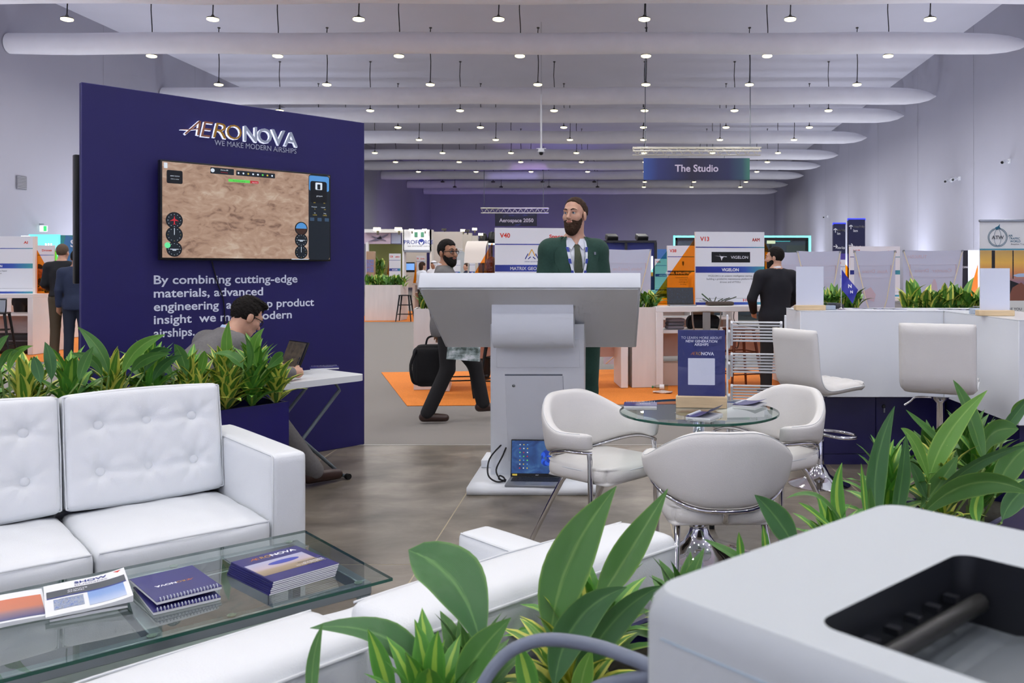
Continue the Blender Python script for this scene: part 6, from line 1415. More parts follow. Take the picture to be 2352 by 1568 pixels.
# far left booths
b7 = thing('exhibition_booth', 'booth with a glowing cyan wall behind the Drones kiosk', 'booth'); pb('cyan_wall', 66, 538, 134, 735, 26, .1, em('cyan_glow', '#6fd2e0', .9), b7); pb('teal_wall', 134, 540, 172, 735, 26.2, .1, mat('teal_paint', '#4d8a86', .6), b7); pb('white_top', 48, 541, 64, 552, 25.9, .1, em('white_glow', '#e6ecf6', .9), b7); pb('blue_block', 48, 551, 62, 735, 25.9, .1, mat('violet_blue', '#3a46b0', .5), b7)
for px in (104, 110, 116): pb('light_tube', px, 559, px+1.5, 600, 25.8, .03, LAMPE, b7)
b8 = thing('blue_banner', 'tilted blue banner with a white letter behind the visitor in the dark jacket', 'banner', at(153, 570, 24)*Vector((1, 1, 0)), R(10)); z0_ = at(0, 600, 24).z; prism('sheet', [(-.22, z0_-.2), (-.02, z0_+.72), (.32, z0_+.62), (.32, z0_-.2)], .02, mat('azure_print', '#4a7fb4', .5), b8); text('lettering', 'S', INKW, b8, .1, z0_+.4, h=.2, y=-.012, bold=.03); tube('post', [(.1, .03, 0), (.1, .03, z0_)], .02, STEEL, b8, 6)
# wall and ceiling fittings
yv = 26.4; vt = thing('wall_vent', 'grey louvred vent on the left hall wall', 'vent', (wl(yv)+.02, yv, 4.1)); box2('frame', (-.015, -.22, -.2), (.012, .22, .2), mat('vent_grey', '#7c7c84', .6), vt)
for k in range(8): box('louvre', (.02, .4, .02), (.015, 0, -.16+.046*k), mat('vent_light', '#9a9aa2', .5), vt, rot=(0, R(30), 0))
ye = 27.2; ex = thing('exit_sign', 'green lit running-man exit sign on the left hall wall', 'sign', (wl(ye)+.13, ye, at(0, 525, ye).z)); box('bracket', (.14, .03, .03), (-.06, 0, .14), STEEL, ex); p_ = box('panel', (.04, .24, .18), (0, 0, 0), em('exit_white', '#e8fff0', 1.1), ex); box2('panel_face', (-.1, -.03, -.09), (.14, -.021, .09), em('exit_white', '#e8fff0', 1.1), ex); box2('running_man', (.02, -.034, -.08), (.12, -.031, .08), em('exit_green', '#2fae62', 1.0), ex)
for k, (px, py) in enumerate(((2187, 414), (2205, 410), (2320, 370), (1902, 497))):
    Yc = 11.5/((px-PX)/FP-.04); o = thing('wall_camera', ('white bullet camera, lower left of the pair on the right wall', 'white bullet camera, right one of the pair on the right wall', 'white bullet camera high at the right edge on the right wall', 'small camera on the far part of the right wall')[k], 'camera', (wr(Yc)-.02, Yc, at(0, py, Yc).z), 0, 'wall cameras'); box('mount', (.04, .14, .14), (0, 0, 0), WHITE, o); tube('arm', [(0, 0, 0), (-.14, -.02, -.02)], .03, WHITE, o, 8); tube('body', [(-.12, .05, .01), (-.30, -.16, -.06)], .06, WHITE, o, 10); tube('lens', [(-.295, -.155, -.058), (-.315, -.18, -.065)], .045, BLACK, o, 10)
Yt = 32.8; tr = thing('truss_sign', 'navy hanging sign reading The Studio under an aluminium truss', 'sign', (0, Yt, 0))
a, b = at(1478, 413, Yt), at(1722, 363, Yt); box2('sign_panel', (a.x, 0, a.z), (b.x, .04, b.z), ramp_mat('studio_print', [(0, '#33509a'), (.14, '#28306a'), (.45, '#211e3a'), (.8, '#222650'), (.93, '#2d4a60'), (1, '#3f7a6a')], 'grad', axis=0), tr)
p = at(1600, 394, Yt); text('lettering', 'The Studio', mat('lilac_ink', '#c9bfd6', .5), tr, p.x, p.z, h=.27, y=-.012, bold=.02, center=True)
TA = mat('truss_aluminium', '#e6e2d4', .35, metal=.15); x0, x1 = at(1453, 0, Yt).x, at(1747, 0, Yt).x; zt1, zb1 = at(0, 340, Yt).z, at(0, 356, Yt).z
for yy, z in ((-.15, zt1), (.15, zt1), (0, zb1), (-.15, (zt1+zb1)/2-.0)): tube('chord', [(x0, yy, z), (x1, yy, z)], .025, TA, tr, 8)
nb = 14
for k in range(nb):
    xa, xb = x0+(x1-x0)*k/nb, x0+(x1-x0)*(k+1)/nb
    tube('lacing', [(xa, -.15, zt1), ((xa+xb)/2, 0, zb1), (xb, .15, zt1)], .012, TA, tr, 6)
    tube('lacing', [(xa, .15, zt1), ((xa+xb)/2, 0, zb1), (xb, -.15, zt1)], .012, TA, tr, 6)
for px in (1482, 1723): x = at(px, 0, Yt).x; tube('hanging_chain', [(x, 0, zt1), (x, 0, 9.99)], .02, STEEL, tr, 5)
for px in (1536, 1664): x = at(px, 0, Yt).x; tube('sign_hanger', [(x, 0, zb1), (x, .02, b.z)], .008, STEEL, tr, 5)
Ya = 60.0; ar = thing('truss_sign', 'dark hanging sign reading Aerospace 2050 at the far end of the hall', 'sign', (0, Ya, 0), 0); a, b = at(1137, 519, Ya), at(1233, 491, Ya); box2('sign_panel', (a.x, 0, a.z), (b.x, .06, b.z), ramp_mat('aerospace_print', [(.3, '#14142a'), (.6, '#1a1a34'), (.8, '#4a4ab0')], 'noise', 3, 4), ar); p = at(1186, 510, Ya); text('lettering', 'Aerospace 2050', mat('lilac_ink', '#c9bfd6', .5), ar, p.x, p.z, h=.26, y=-.02, bold=.02, center=True)
x0, x1 = at(1105, 0, Ya).x, at(1260, 0, Ya).x; z_ = at(0, 484, Ya).z
for yy, dz in ((-.2, .18), (.2, .18), (0, -.15)): tube('chord', [(x0, yy, z_+dz), (x1, yy, z_+dz)], .03, TA, ar, 6)
for k in range(12): xa, xb = x0+(x1-x0)*k/12, x0+(x1-x0)*(k+1)/12; tube('lacing', [(xa, -.2, z_+.18), ((xa+xb)/2, 0, z_-.15), (xb, .2, z_+.18)], .02, TA, ar, 5)
for px in (1112, 1248): x = at(px, 0, Ya).x; tube('hanging_chain', [(x, 0, z_+.18), (x, 0, 9.99)], .02, STEEL, ar, 5)
for px in (1150, 1220): x = at(px, 0, Ya).x; tube('sign_hanger', [(x, 0, z_-.15), (x, .03, b.z)], .015, STEEL, ar, 5)
Yd = 30.0; p = at(1243, 350, Yd); dc = thing('dome_camera', 'black dome camera on a thin white pole hanging from the ceiling', 'camera', p)
tube('pole', [(0, 0, .1), (0, 0, 2.0)], .03, WHITE, dc, 8); tube('suspension_wire', [(0, 0, 2.0), (0, 0, 9.99-p.z)], .006, STEEL, dc, 5); cyl('housing', .10, .10, (0, 0, .06), WHITE, dc, 16); lathe('dome', [(.075, .01), (.07, -.05), (.045, -.085), (0, -.095)], BLACK, dc, 16); box('flange', (.34, .06, .02), (0, 0, .13), WHITE, dc); box('flange', (.26, .06, .02), (0, 0, .04), WHITE, dc)
# ---------------------------------------------------------------- figures: smooth bodies from blended solids
def axis(lo, hi, h, fine=()):
    out = [lo]
    while out[-1] < hi:
        x = out[-1]; st = h
        for a, b, f in fine:
            if a-1e-9 <= x < b: st = f
            elif x < a < x+st: st = max(f, a-x)
        out.append(x+st)
    return np.array(out, np.float32)
def sd_eval(pr, x, y, z):
    t = pr[0]
    if t == 'c':
        _, a, b, ra, rb = pr[:5]; d = b-a; L = float(d.dot(d)) or 1e-9
        px, py, pz = x-a.x, y-a.y, z-a.z; h = np.clip((px*d.x+py*d.y+pz*d.z)/L, 0, 1)
        return np.sqrt((px-d.x*h)**2+(py-d.y*h)**2+(pz-d.z*h)**2)-(ra+(rb-ra)*h)
    if t == 'e':
        _, c, r, M = pr[:4]; px, py, pz = x-c.x, y-c.y, z-c.z
        q = [(M[0][i]*px+M[1][i]*py+M[2][i]*pz) for i in range(3)]
        k0 = np.sqrt((q[0]/r[0])**2+(q[1]/r[1])**2+(q[2]/r[2])**2); k1 = np.sqrt((q[0]/r[0]**2)**2+(q[1]/r[1]**2)**2+(q[2]/r[2]**2)**2)
        return k0*(k0-1)/np.maximum(k1, 1e-6)
    if t == 'p':                                   # half-space(s): inside where n.p < d for all planes
        out = None
        for n, d in pr[1]:
            v = x*n[0]+y*n[1]+z*n[2]-d; out = v if out is None else np.maximum(out, v)
        return out
def bbox(pr, mg):
    if pr[0] == 'c':
        r = max(pr[3], pr[4])+mg; a, b = pr[1], pr[2]; return [(min(a[i], b[i])-r, max(a[i], b[i])+r) for i in range(3)]
    if pr[0] == 'e':
        r = max(pr[2])+mg; return [(pr[1][i]-r, pr[1][i]+r) for i in range(3)]
    return None
def smin(a, b, k):
    if k <= 0: return np.minimum(a, b)
    h = np.clip(.5+.5*(b-a)/k, 0, 1); return b*(1-h)+a*h-k*h*(1-h)
def field(prims, ax):
    D = np.full([len(a) for a in ax], .5, np.float32)
    for op, k, pr in prims:
        bb = bbox(pr, k+.05) if op in 'u' else None
        if op == 's' and pr[0] != 'p': bb = bbox(pr, k+.03)
        sl = [slice(max(0, np.searchsorted(a, b[0])-1), np.searchsorted(a, b[1])+1) for a, b in zip(ax, bb)] if bb else [slice(None)]*3
        x = ax[0][sl[0]][:, None, None]; y = ax[1][sl[1]][None, :, None]; z = ax[2][sl[2]][None, None, :]
        if 0 in (x.size, y.size, z.size): continue
        v = sd_eval(pr, x, y, z); S = tuple(sl)
        if op == 'u': D[S] = smin(D[S], v, k)
        elif op == 's': D[S] = -smin(-D[S], v, k)
        elif op == 'i': D[S] = np.maximum(D[S], v)
    return D
def field_pts(prims, P):
    x, y, z = P[:, 0], P[:, 1], P[:, 2]; D = np.full(len(P), .5)
    for op, k, pr in prims:
        v = sd_eval(pr, x, y, z)
        D = smin(D, v, k) if op == 'u' else (-smin(-D, v, k) if op == 's' else np.maximum(D, v))
    return D
def surf(D, ax):
    """surface nets on a rectilinear grid"""
    ins = D < 0; c = np.zeros([n-1 for n in D.shape], np.int8)
    for i in (0, 1):
        for j in (0, 1):
            for k in (0, 1): c += ins[i:D.shape[0]-1+i, j:D.shape[1]-1+j, k:D.shape[2]-1+k]
    act = (c > 0) & (c < 8); I = np.argwhere(act); idx = np.full(act.shape, -1, np.int64); idx[tuple(I.T)] = np.arange(len(I))
    acc = np.zeros((len(I), 3)); cnt = np.zeros(len(I))
    for a in range(3):
        o1, o2 = [b for b in range(3) if b != a]
        for u in (0, 1):
            for v in (0, 1):
                A = I.copy(); A[:, o1] += u; A[:, o2] += v; B = A.copy(); B[:, a] += 1
                da = D[tuple(A.T)].astype(float); db = D[tuple(B.T)].astype(float); m = (da < 0) != (db < 0)
                t = np.where(m, da/(da-db+1e-12), 0); P = np.stack([ax[q][A[:, q]] for q in range(3)], 1).astype(float); P[:, a] += t*(ax[a][B[:, a]]-ax[a][A[:, a]])
                acc[m] += P[m]; cnt[m] += 1
    V = acc/np.maximum(cnt, 1)[:, None]; Fs = []
    for a in range(3):
        b, c_ = (a+1) % 3, (a+2) % 3
        s0 = [slice(None)]*3; s1 = [slice(None)]*3; s0[a] = slice(0, -1); s1[a] = slice(1, None)
        m = ins[tuple(s0)] != ins[tuple(s1)]; E = np.argwhere(m); E = E[(E[:, b] > 0) & (E[:, c_] > 0) & (E[:, b] < D.shape[b]-1) & (E[:, c_] < D.shape[c_]-1)]
        def cell(db, dc): q = E.copy(); q[:, b] -= db; q[:, c_] -= dc; return idx[tuple(q.T)]
        Q = np.stack([cell(1, 1), cell(0, 1), cell(0, 0), cell(1, 0)], 1); inside = ins[tuple(E.T)]
        Q[~inside] = Q[~inside][:, ::-1]; Fs.append(Q)
    return V, np.concatenate(Fs)
def sdf_obj(name, prims, m, parent, h=.012, fine=None, pad=.03, strands=0):
    """fine: (centre, half-size, step) box with a denser grid"""
    bb = [bbox(p, pad) for o, k, p in prims if o == 'u']; lo = [min(b[i][0] for b in bb) for i in range(3)]; hi = [max(b[i][1] for b in bb) for i in range(3)]
    ax = [axis(lo[i], hi[i], h, [(fine[0][i]-fine[1][i], fine[0][i]+fine[1][i], fine[2])] if fine else ()) for i in range(3)]
    D = field(prims, ax)
    if strands:
        X, Y, Z = ax[0][:, None, None], ax[1][None, :, None], ax[2][None, None, :]
        D = D+(strands*(np.sin(190*X+14*np.sin(45*Z+30*Y))+.8*np.sin(150*Y+120*Z+11*np.sin(60*X)))).astype(np.float32)
    V, Fc = surf(D, ax)
    me = bpy.data.meshes.new(name); me.from_pydata(V.tolist(), [], Fc.tolist()); me.update()
    return link(name, me, m, parent, None, None, 179)
I3 = ((1, 0, 0), (0, 1, 0), (0, 0, 1))
def frame(zax, xax):
    zx = Vector(zax).normalized(); xx = Vector(xax); xx = (xx-zx*xx.dot(zx)).normalized(); yy = zx.cross(xx)
    return Matrix((xx, yy, zx)).transposed()          # columns = axes
def U(pr, k=.03): return ('u', k, pr)
def cap(a, b, ra, rb=None): return ('c', Vector(a), Vector(b), ra, ra if rb is None else rb)
def ell(c, r, M=I3): return ('e', Vector(c), tuple(r), [list(row) for row in M])
BASE = dict(pelvis=(0, 0, .93), chest=(0, .0, 1.28), neck=(0, -.015, 1.46), head=(0, .02, 1.615), shR=(.185, -.01, 1.395), shL=(-.185, -.01, 1.395), elR=(.235, -.03, 1.13), elL=(-.235, -.03, 1.13), wrR=(.25, .05, .88), wrL=(-.25, .05, .88),
            hipR=(.09, 0, .90), hipL=(-.09, 0, .90), knR=(.10, .01, .49), knL=(-.10, .01, .49), anR=(.10, -.03, .08), anL=(-.10, -.03, .08), toR=(.12, .13, .03), toL=(-.12, .13, .03))
SKIN = [mat('skin_light', '#c79a83', .5, sss=.15, noise=.04, nscale=30), mat('skin_tan', '#a97a5f', .5, sss=.12, noise=.04, nscale=30)]
HAIRS = {'dark': mat('hair_dark', '#15110f', .75, spec=.25, bump=.6, bscale=90), 'brown': mat('hair_brown', '#3a281c', .75, spec=.25, bump=.6, bscale=90), 'auburn': mat('hair_auburn', '#4a2a1c', .7, spec=.25, bump=.6, bscale=60), 'grey': mat('hair_greybrown', '#5d4e42', .8, spec=.25, bump=.6, bscale=80)}
EYEW = mat('eye_white', '#dcd8d4', .3); IRIS = mat('iris_blue', '#3d566e', .2); PUP = mat('pupil', '#0a0a0c', .1); LIP = mat('lip', '#a9685c', .45)
def person(label, loc, face_dir, H=1.0, wd=1.0, pose=None, head_dir=None, head_pitch=0, top='jacket', topm=None, shirtm=None, legm=None, shoem=None, skin=0, hair='dark', hair_style='short', beard=None, glasses=False, h=.014, hf=.006, grp=None, bottom='trousers', hem=None, fingers=True, hs=1.0, tie=None):
    rz = math.atan2(-face_dir[0], face_dir[1]); j = {}
    for k, v in {**BASE, **(pose or {})}.items(): j[k] = Vector((v[0]*wd*H, v[1]*H, v[2]*H))
    sk = SKIN[skin]
    ax_sp = (j['neck']-j['pelvis']).normalized(); shx = (j['shR']-j['shL']).normalized()
    Mt = frame(j['neck']-j['chest'], shx); Mb = frame(j['chest']-j['pelvis'], (j['hipR']-j['hipL']))
    S = H
    def tors(g, skirt=0):
        w_ = wd
        L = [U(ell(j['pelvis'], ((.165*w_)*S+g, .118*S+g, .13*S+g), Mb), .04), U(ell(j['pelvis'].lerp(j['chest'], .42), (.152*w_*S+g, .112*S+g, .19*S+g), Mb), .05), U(ell(j['chest']-ax_sp*.02*S, (.172*w_*S+g, .122*S+g, .20*S+g), Mt), .05),
             U(cap(j['shL'].lerp(j['chest'], .08), j['shR'].lerp(j['chest'], .08), .056*S+g), .05), U(cap(j['chest'].lerp(j['neck'], .45), j['neck'], .10*S+g, .055*S+g*.6), .05)]
        for s in 'RL': L.append(U(cap(j['sh'+s], j['neck']-ax_sp*.01*S, .052*S+g, .05*S+g*.5), .05))
        return L
    def arms(g, cuff=1.0):
        L = []
        for s in 'RL':
            L += [U(cap(j['sh'+s], j['el'+s], .058*S+g, .043*S+g), .035), U(cap(j['el'+s], j['el'+s].lerp(j['wr'+s], cuff), .043*S+g, .030*S+g*1.05), .02)]
        return L
    def legs(g, gb=None):
        L = []; gb = g if gb is None else gb
        for s in 'RL': L += [U(cap(j['hip'+s], j['kn'+s], .088*S+g, .056*S+g), .03), U(cap(j['kn'+s], j['an'+s], .056*S+g, .040*S+gb), .02)]
        return L
    # head frame: x right, y forward, z up
    hd = Vector((head_dir[0], head_dir[1], 0)).normalized() if head_dir else Vector((face_dir[0], face_dir[1], 0)).normalized()
    hl = Matrix.Rotation(-rz, 3, 'Z') @ hd; yaw = math.atan2(-hl.x, hl.y)
    Mh = Matrix.Rotation(yaw, 3, 'Z') @ Matrix.Rotation(-R(head_pitch), 3, 'X'); c = j['head']; q = S*hs
    def hp_(x, y, z): return c+Mh @ Vector((x*q, y*q, z*q))
    def he(p, r, k=.02, g=0): return U(ell(hp_(*p), [v*q+g for v in r], Mh), k)
    def hc(a, b, ra, rb=None, k=.012): return U(cap(hp_(*a), hp_(*b), ra*q, (rb if rb is not None else ra)*q), k)
    def sk_(g): return [he((0, -.012, .035), (.074, .096, .088), .02, g), he((0, .028, -.03), (.058, .066, .085), .03, g), he((0, .052, -.088), (.034, .034, .028), .03, g)]
    head = sk_(0)+[hc((-.036, .078, .030), (.036, .078, .030), .014, k=.02), he((.040, .058, -.02), (.024, .026, .026), .02), he((-.040, .058, -.02), (.024, .026, .026), .02),
                   hc((0, .088, .018), (0, .112, -.024), .007, .0125, .010), hc((-.010, .104, -.027), (.010, .104, -.027), .008, k=.006), hc((-.016, .088, -.053), (.016, .088, -.053), .0085, k=.010),
                   ('s', .010, ell(hp_(.031, .102, .010), [.014*q]*3)), ('s', .010, ell(hp_(-.031, .102, .010), [.014*q]*3)),
                   he((.076, -.010, -.008), (.009, .021, .032), .008), he((-.076, -.010, -.008), (.009, .021, .032), .008)]
    neck = [U(cap(j['neck']-ax_sp*.06*S, hp_(0, -.022, -.06), .062*S, .053*S), .03)]
    body = head+neck+tors(0)+arms(0)+legs(0)
    for s in 'RL':
        sg = 1 if s == 'R' else -1; w_ = j['wr'+s]; d = (w_-j['el'+s]).normalized(); side = Vector((sg, 0, 0)); side = (side-d*side.dot(d)).normalized(); nrm = d.cross(side); fwd = -nrm*sg if (nrm*-sg).y > 0 else nrm*sg
        kn = w_+d*.09*S; body.append(U(cap(w_, kn, .026*S, .034*S), .015))
        if fingers:
            for f, ln in zip((-1.5, -.5, .5, 1.5), (.068, .080, .075, .056)):
                a = kn+fwd*(f*-.017*S); mid_ = a+d*ln*.5*S-side*.006*S; tip = a+d*ln*S-side*.028*S
                body += [U(cap(a, mid_, .0098*S, .009*S), .006), U(cap(mid_, tip, .009*S, .0075*S), .004)]
            ta = w_+d*.035*S+fwd*.02*S; body += [U(cap(ta, ta+d*.035*S+fwd*.022*S, .011*S, .0095*S), .008), U(cap(ta+d*.035*S+fwd*.022*S, ta+d*.065*S+fwd*.022*S-side*.01*S, .0095*S, .008*S), .004)]
        body.append(U(cap(j['an'+s]+Vector((0, -.03*S, -.03*S)), j['to'+s], .038*S, .028*S), .02))
    o = sdf_obj('person', body, sk, None, h, (c, (.10*q, .135*q, .15*q), hf)); o.location = loc; o.rotation_euler = (0, 0, rz); tag(o, label, 'person', grp)
    # clothing
    jk = tors(.016)+arms(.014, .97)
    if top == 'jacket':
        jk += [U(ell(j['pelvis']-ax_sp*.05*S, (.172*wd*S+.014, .128*S+.014, .20*S), Mb), .06)]
    zc = hem if hem is not None else (j['pelvis'].z-(.12 if top == 'jacket' else .02)*S)
    jk.append(('i', 0, ('p', [((0, 0, -1), -zc)])))
    nk = j['neck']+ax_sp*.035*S; jk.append(('i', 0, ('p', [((ax_sp.x, ax_sp.y, ax_sp.z), nk.dot(ax_sp))])))
    jk.append(('s', .004, cap(j['neck']-ax_sp*.02*S, hp_(0, -.02, -.05), .060*S, .064*S)))
    tops = jk
    if tie is None:
        jk2 = list(jk); sdf_obj(top, jk2, topm, o, h)
    if shirtm is not None:
        col = [U(cap(j['neck']-ax_sp*.035*S, j['neck']+ax_sp*.035*S, .071*S, .064*S), .01), ('s', .003, cap(j['neck']-ax_sp*.1*S, hp_(0, -.02, -.05), .057*S, .059*S)), ('i', 0, ('p', [((ax_sp.x, ax_sp.y+.35, ax_sp.z), (j['neck']+ax_sp*.042*S).dot(Vector((ax_sp.x, ax_sp.y+.35, ax_sp.z))))]))]
        sdf_obj('shirt_collar', col, shirtm, o, .008)
        if top == 'jacket':
            for s in 'RL': w_ = j['wr'+s]; d = (w_-j['el'+s]).normalized(); tube('cuff', [w_-d*.025, w_+d*.008], .039*S, shirtm, o, 12)
    if bottom == 'trousers':
        tr = [U(ell(j['pelvis'], (.168*wd*S+.010, .120*S+.010, .13*S), Mb), .04)]+legs(.016, .026); sdf_obj('trousers', tr, legm, o, h)
    else:
        rb = [U(cap(j['pelvis'], (0, 0, .12), .17*S, .24*S), .04)]; sdf_obj('robe', rb, legm, o, h)
    for s in 'RL':
        a, t = j['an'+s], j['to'+s]; fd = Vector((t.x-a.x, t.y-a.y, 0)).normalized(); heel = a+Vector((0, 0, -.035*S))-fd*.035*S
        sh = [U(cap(heel, t+Vector((0, 0, .008*S)), .046*S, .036*S), .02), U(cap(a+Vector((0, 0, -.02*S)), a+Vector((0, 0, .02*S)), .048*S, .046*S), .02)]
        zf = min(heel.z, t.z)-.032*S; sh.append(('i', 0, ('p', [((0, 0, -1), -max(0.002-loc[2], zf))]))); sdf_obj('shoe', sh, shoem, o, .010)
    # hair
    def hpl(y0, z0, y1, z1, sgn=1):
        a, b = hp_(0, y0, z0), hp_(0, y1, z1); n2 = Vector((0, -(z1-z0), (y1-y0)))*sgn; n3 = (Mh @ n2).normalized(); return (tuple(-n3), -n3.dot(a))
    hm = HAIRS[hair]; g = {'short': .010, 'back': .005}.get(hair_style, .008)
    hr = [he((0, -.014, .038), (.071, .095, .090), .02, g*q)]
    if hair_style == 'quiff': hr += [he((0, .055, .115), (.055, .045, .026), .02), he((0, .0, .118), (.06, .07, .022), .02)]
    if hair_style == 'long': hr += [he((0, -.06, -.02), (.085, .06, .11), .03), he((0, -.05, -.16), (.09, .055, .10), .04)]
    if hair_style == 'back': hr += [he((0, -.05, .03), (.074, .070, .084), .02)]
    if hair_style != 'long': hr.append(('i', 0, ('p', [hpl(-.045, -.055, .083, .082) if hair_style != 'back' else hpl(-.055, -.045, .070, .108)])))
    else: hr.append(('s', .01, ell(hp_(0, .075, -.03), [.066*q, .06*q, .10*q], Mh)))
    if hair_style in ('short', 'quiff', 'back'):
        for s in (-1, 1): hr.append(('s', .008, ell(hp_(s*.060, .075, .048), [.030*q, .042*q, .040*q], Mh)))
    if hair_style == 'scarf':
        hr = [he((0, -.012, .03), (.09, .108, .10), .02), he((0, -.05, -.10), (.10, .07, .14), .04), ('s', .01, ell(hp_(0, .085, -.025), [.058*q, .06*q, .085*q], Mh))]
        sdf_obj('headscarf', hr, mat('white_scarf', '#e4e4ea', .8), o, .012)
        tube('head_cord', [hp_(.088*math.cos(a), .105*math.sin(a)-.012, .062) for a in [k*math.pi/12 for k in range(24)]], .010*q, BLACK, o, 6, closed=True)
    else:
        if hair_style in ('short', 'quiff', 'back'):
            for s in (-1, 1): hr.append(hc((s*.069, .010, .02), (s*.070, .015, -.018), .006, .004, .008))
        sdf_obj('hair', hr, hm, o, max(.005, hf), strands=.0016 if hair_style != 'quiff' else .0026)
    if beard:
        bl = beard
        bd = [he((0, .026, -.036), (.060, .066, .084), .03, .005*q), he((0, .052, -.09-bl*.4), (.042, .040, .034+bl*.5), .03, .006*q)]
        bd += [('i', 0, ('p', [((tuple(-(Mh @ Vector((0, -.30, -.954))))), -(Mh @ Vector((0, -.30, -.954))).dot(hp_(0, .0, -.012)))])), ('s', .004, ell(hp_(0, .106, -.054), [.024*q, .022*q, .011*q], Mh)), ('s', .004, ell(hp_(0, .100, -.020), [.030*q, .03*q, .020*q], Mh)), ('s', .006, ell(hp_(.042, .085, -.016), [.026*q, .03*q, .024*q], Mh)), ('s', .006, ell(hp_(-.042, .085, -.016), [.026*q, .03*q, .024*q], Mh)), ('s', .004, cap(hp_(-.12, -.045, .0), hp_(.12, -.045, .0), .052*q)), ('s', .006, ell(hp_(.075, .02, .004), [.02*q, .018*q, .03*q], Mh)), ('s', .006, ell(hp_(-.075, .02, .004), [.02*q, .018*q, .03*q], Mh)), ('s', 0, cap(hp_(0, -.06, -.2), hp_(0, -.06, .2), .055*q))]
        sdf_obj('beard', bd, hm, o, max(.004, hf), strands=.0012)
    if hf <= .006:
        for s in (-1, 1):
            e = lathe('eye', [(0, -.0115), (.008, -.008), (.0115, 0), (.008, .008), (0, .0115)], EYEW, o, 12, hp_(s*.031, .0805, .010)); e.scale = (q, q, q)
            e.rotation_euler = (Mh @ Matrix.Rotation(R(-90), 3, 'X')).to_euler()
            lathe('iris', [(.0058, .0098), (.0052, .0113), (0, .0119)], IRIS, e, 12); lathe('pupil', [(.0025, .0115), (.002, .0122), (0, .0124)], PUP, e, 10)
            tube('eyelid', [hp_(s*(.031-.015), .0875, .013), hp_(s*.031, .0935, .0205), hp_(s*(.031+.015), .0845, .014)], [.002*q, .0028*q, .002*q], sk, o, 6, sm=3)
            tube('eyebrow', [hp_(s*.014, .0965, .031), hp_(s*.031, .0955, .0385), hp_(s*.052, .080, .033)], [.0035*q, .004*q, .002*q], hm, o, 6, sm=3)
        tube('lips', [hp_(-.019, .0935, -.0535), hp_(0, .0985, -.0525), hp_(.019, .0935, -.0535)], [.003*q, .0055*q, .003*q], LIP, o, 6, sm=3)
    if glasses:
        gl = bpy.data.objects.new('glasses', None)
        G_ = tube('glasses', [hp_(-.073, .0, .012), hp_(-.066, .085, .014), hp_(0, .108, .018), hp_(.066, .085, .014), hp_(.073, .0, .012)], .0028*q, BLACK, o, 6)
        for s in (-1, 1): tube('rim', [hp_(s*(.033)+.023*math.cos(a), .104-.010*abs(math.cos(a)), .006+.017*math.sin(a)) for a in [k*math.pi/10 for k in range(20)]], .0026*q, BLACK, G_, 6, closed=True)
    return o, j, jk, hp_
SUITG = mat('green_suit', '#24443a', .85, noise=.10, nscale=60, bump=.15, bscale=400); GREYS = mat('grey_suit', '#6e6c6c', .85, noise=.10, nscale=70, bump=.15, bscale=400); NAVYS = mat('navy_suit', '#15161e', .85, noise=.08, nscale=60); NAVYB = mat('navy_blazer', '#26304a', .85, noise=.08, nscale=60)
SHIRT = mat('white_shirt', '#d6dae4', .7); SHIRTB = mat('pale_blue_shirt', '#a9bfe0', .7); BLT = mat('black_trousers', '#18171a', .8); OLT = mat('olive_trousers', '#4b4334', .85); SHB = mat('brown_shoe', '#3a2722', .35); SHK = mat('black_shoe', '#17151a', .35)
# man in green behind the lectern
gm_loc = (-.262, 6.42, 0)
gm, J, JK, hp_ = person('bearded man in a dark green three-piece suit standing behind the lectern', gm_loc, (.26, -.97), 1.135, .87, {'head': (0, .02, 1.632), 'wrR': (.20, .16, .95), 'wrL': (-.20, .16, .95), 'elR': (.235, .0, 1.15), 'elL': (-.235, .0, 1.15), 'shR': (.180, -.01, 1.405), 'shL': (-.180, -.01, 1.405)}, (-.38, -.92), -1, 'jacket', SUITG, None, SUITG, SHB, 0, 'brown', 'back', .022, False, .012, .0033, None, hs=.905, tie=1)
def march(prims, x, z, y0=.45, n=70):
    x = np.asarray(x, float); z = np.asarray(z, float); y = np.full(len(x), y0)
    for _ in range(n):
        d = field_pts(prims, np.stack([x, y, z], 1)); y = y-np.clip(d*.8, -.01, .03)
    return y
S_ = 1.135; nz = J['neck'].z
def yspan(z): return 0
chest = J['chest']
# V opening of the jacket cut in front, then waistcoat and shirt layers beneath it
def wedge(ztop, zbot, wtop, x0=0.0):
    """planes of a V in front of the chest, apex at zbot"""
    k = wtop/(ztop-zbot); L = math.hypot(1, k)
    return ('p', [((1/L, 0, -k/L), (x0-k*zbot)/L), ((-1/L, 0, -k/L), (-x0-k*zbot)/L), ((0, -1, 0), -.02), ((0, 0, 1), ztop+.2)])
zt0 = nz+.03
sdf_obj('jacket', JK+[('s', .004, wedge(zt0, nz-.46, .105))], SUITG, gm, .010)
def tors_layer(g):
    out = []
    for op, k, pr in JK:
        if op == 'u' and pr[0] == 'e': out.append((op, k, ell(pr[1], [max(.02, r-.016+g) for r in pr[2]], pr[3])))
        elif op == 'u' and pr[1].z > nz-.12 and abs(pr[1].x) < .2: out.append((op, k, cap(pr[1], pr[2], max(.02, pr[3]-.016+g), max(.02, pr[4]-.016+g))))
    return out
core = tors_layer(.010); neckcut = ('s', .004, cap(J['neck']-Vector((0, 0, .02)), hp_(0, -.02, -.05), .062, .068))
topcut = ('i', 0, ('p', [((0, 0, 1), nz+.03)]))
lowcut = ('i', 0, ('p', [((0, 0, -1), -(J['pelvis'].z-.02))]))
sdf_obj('waistcoat', core+[topcut, lowcut, ('s', .003, wedge(zt0, nz-.36, .085))], SUITG, gm, .010)
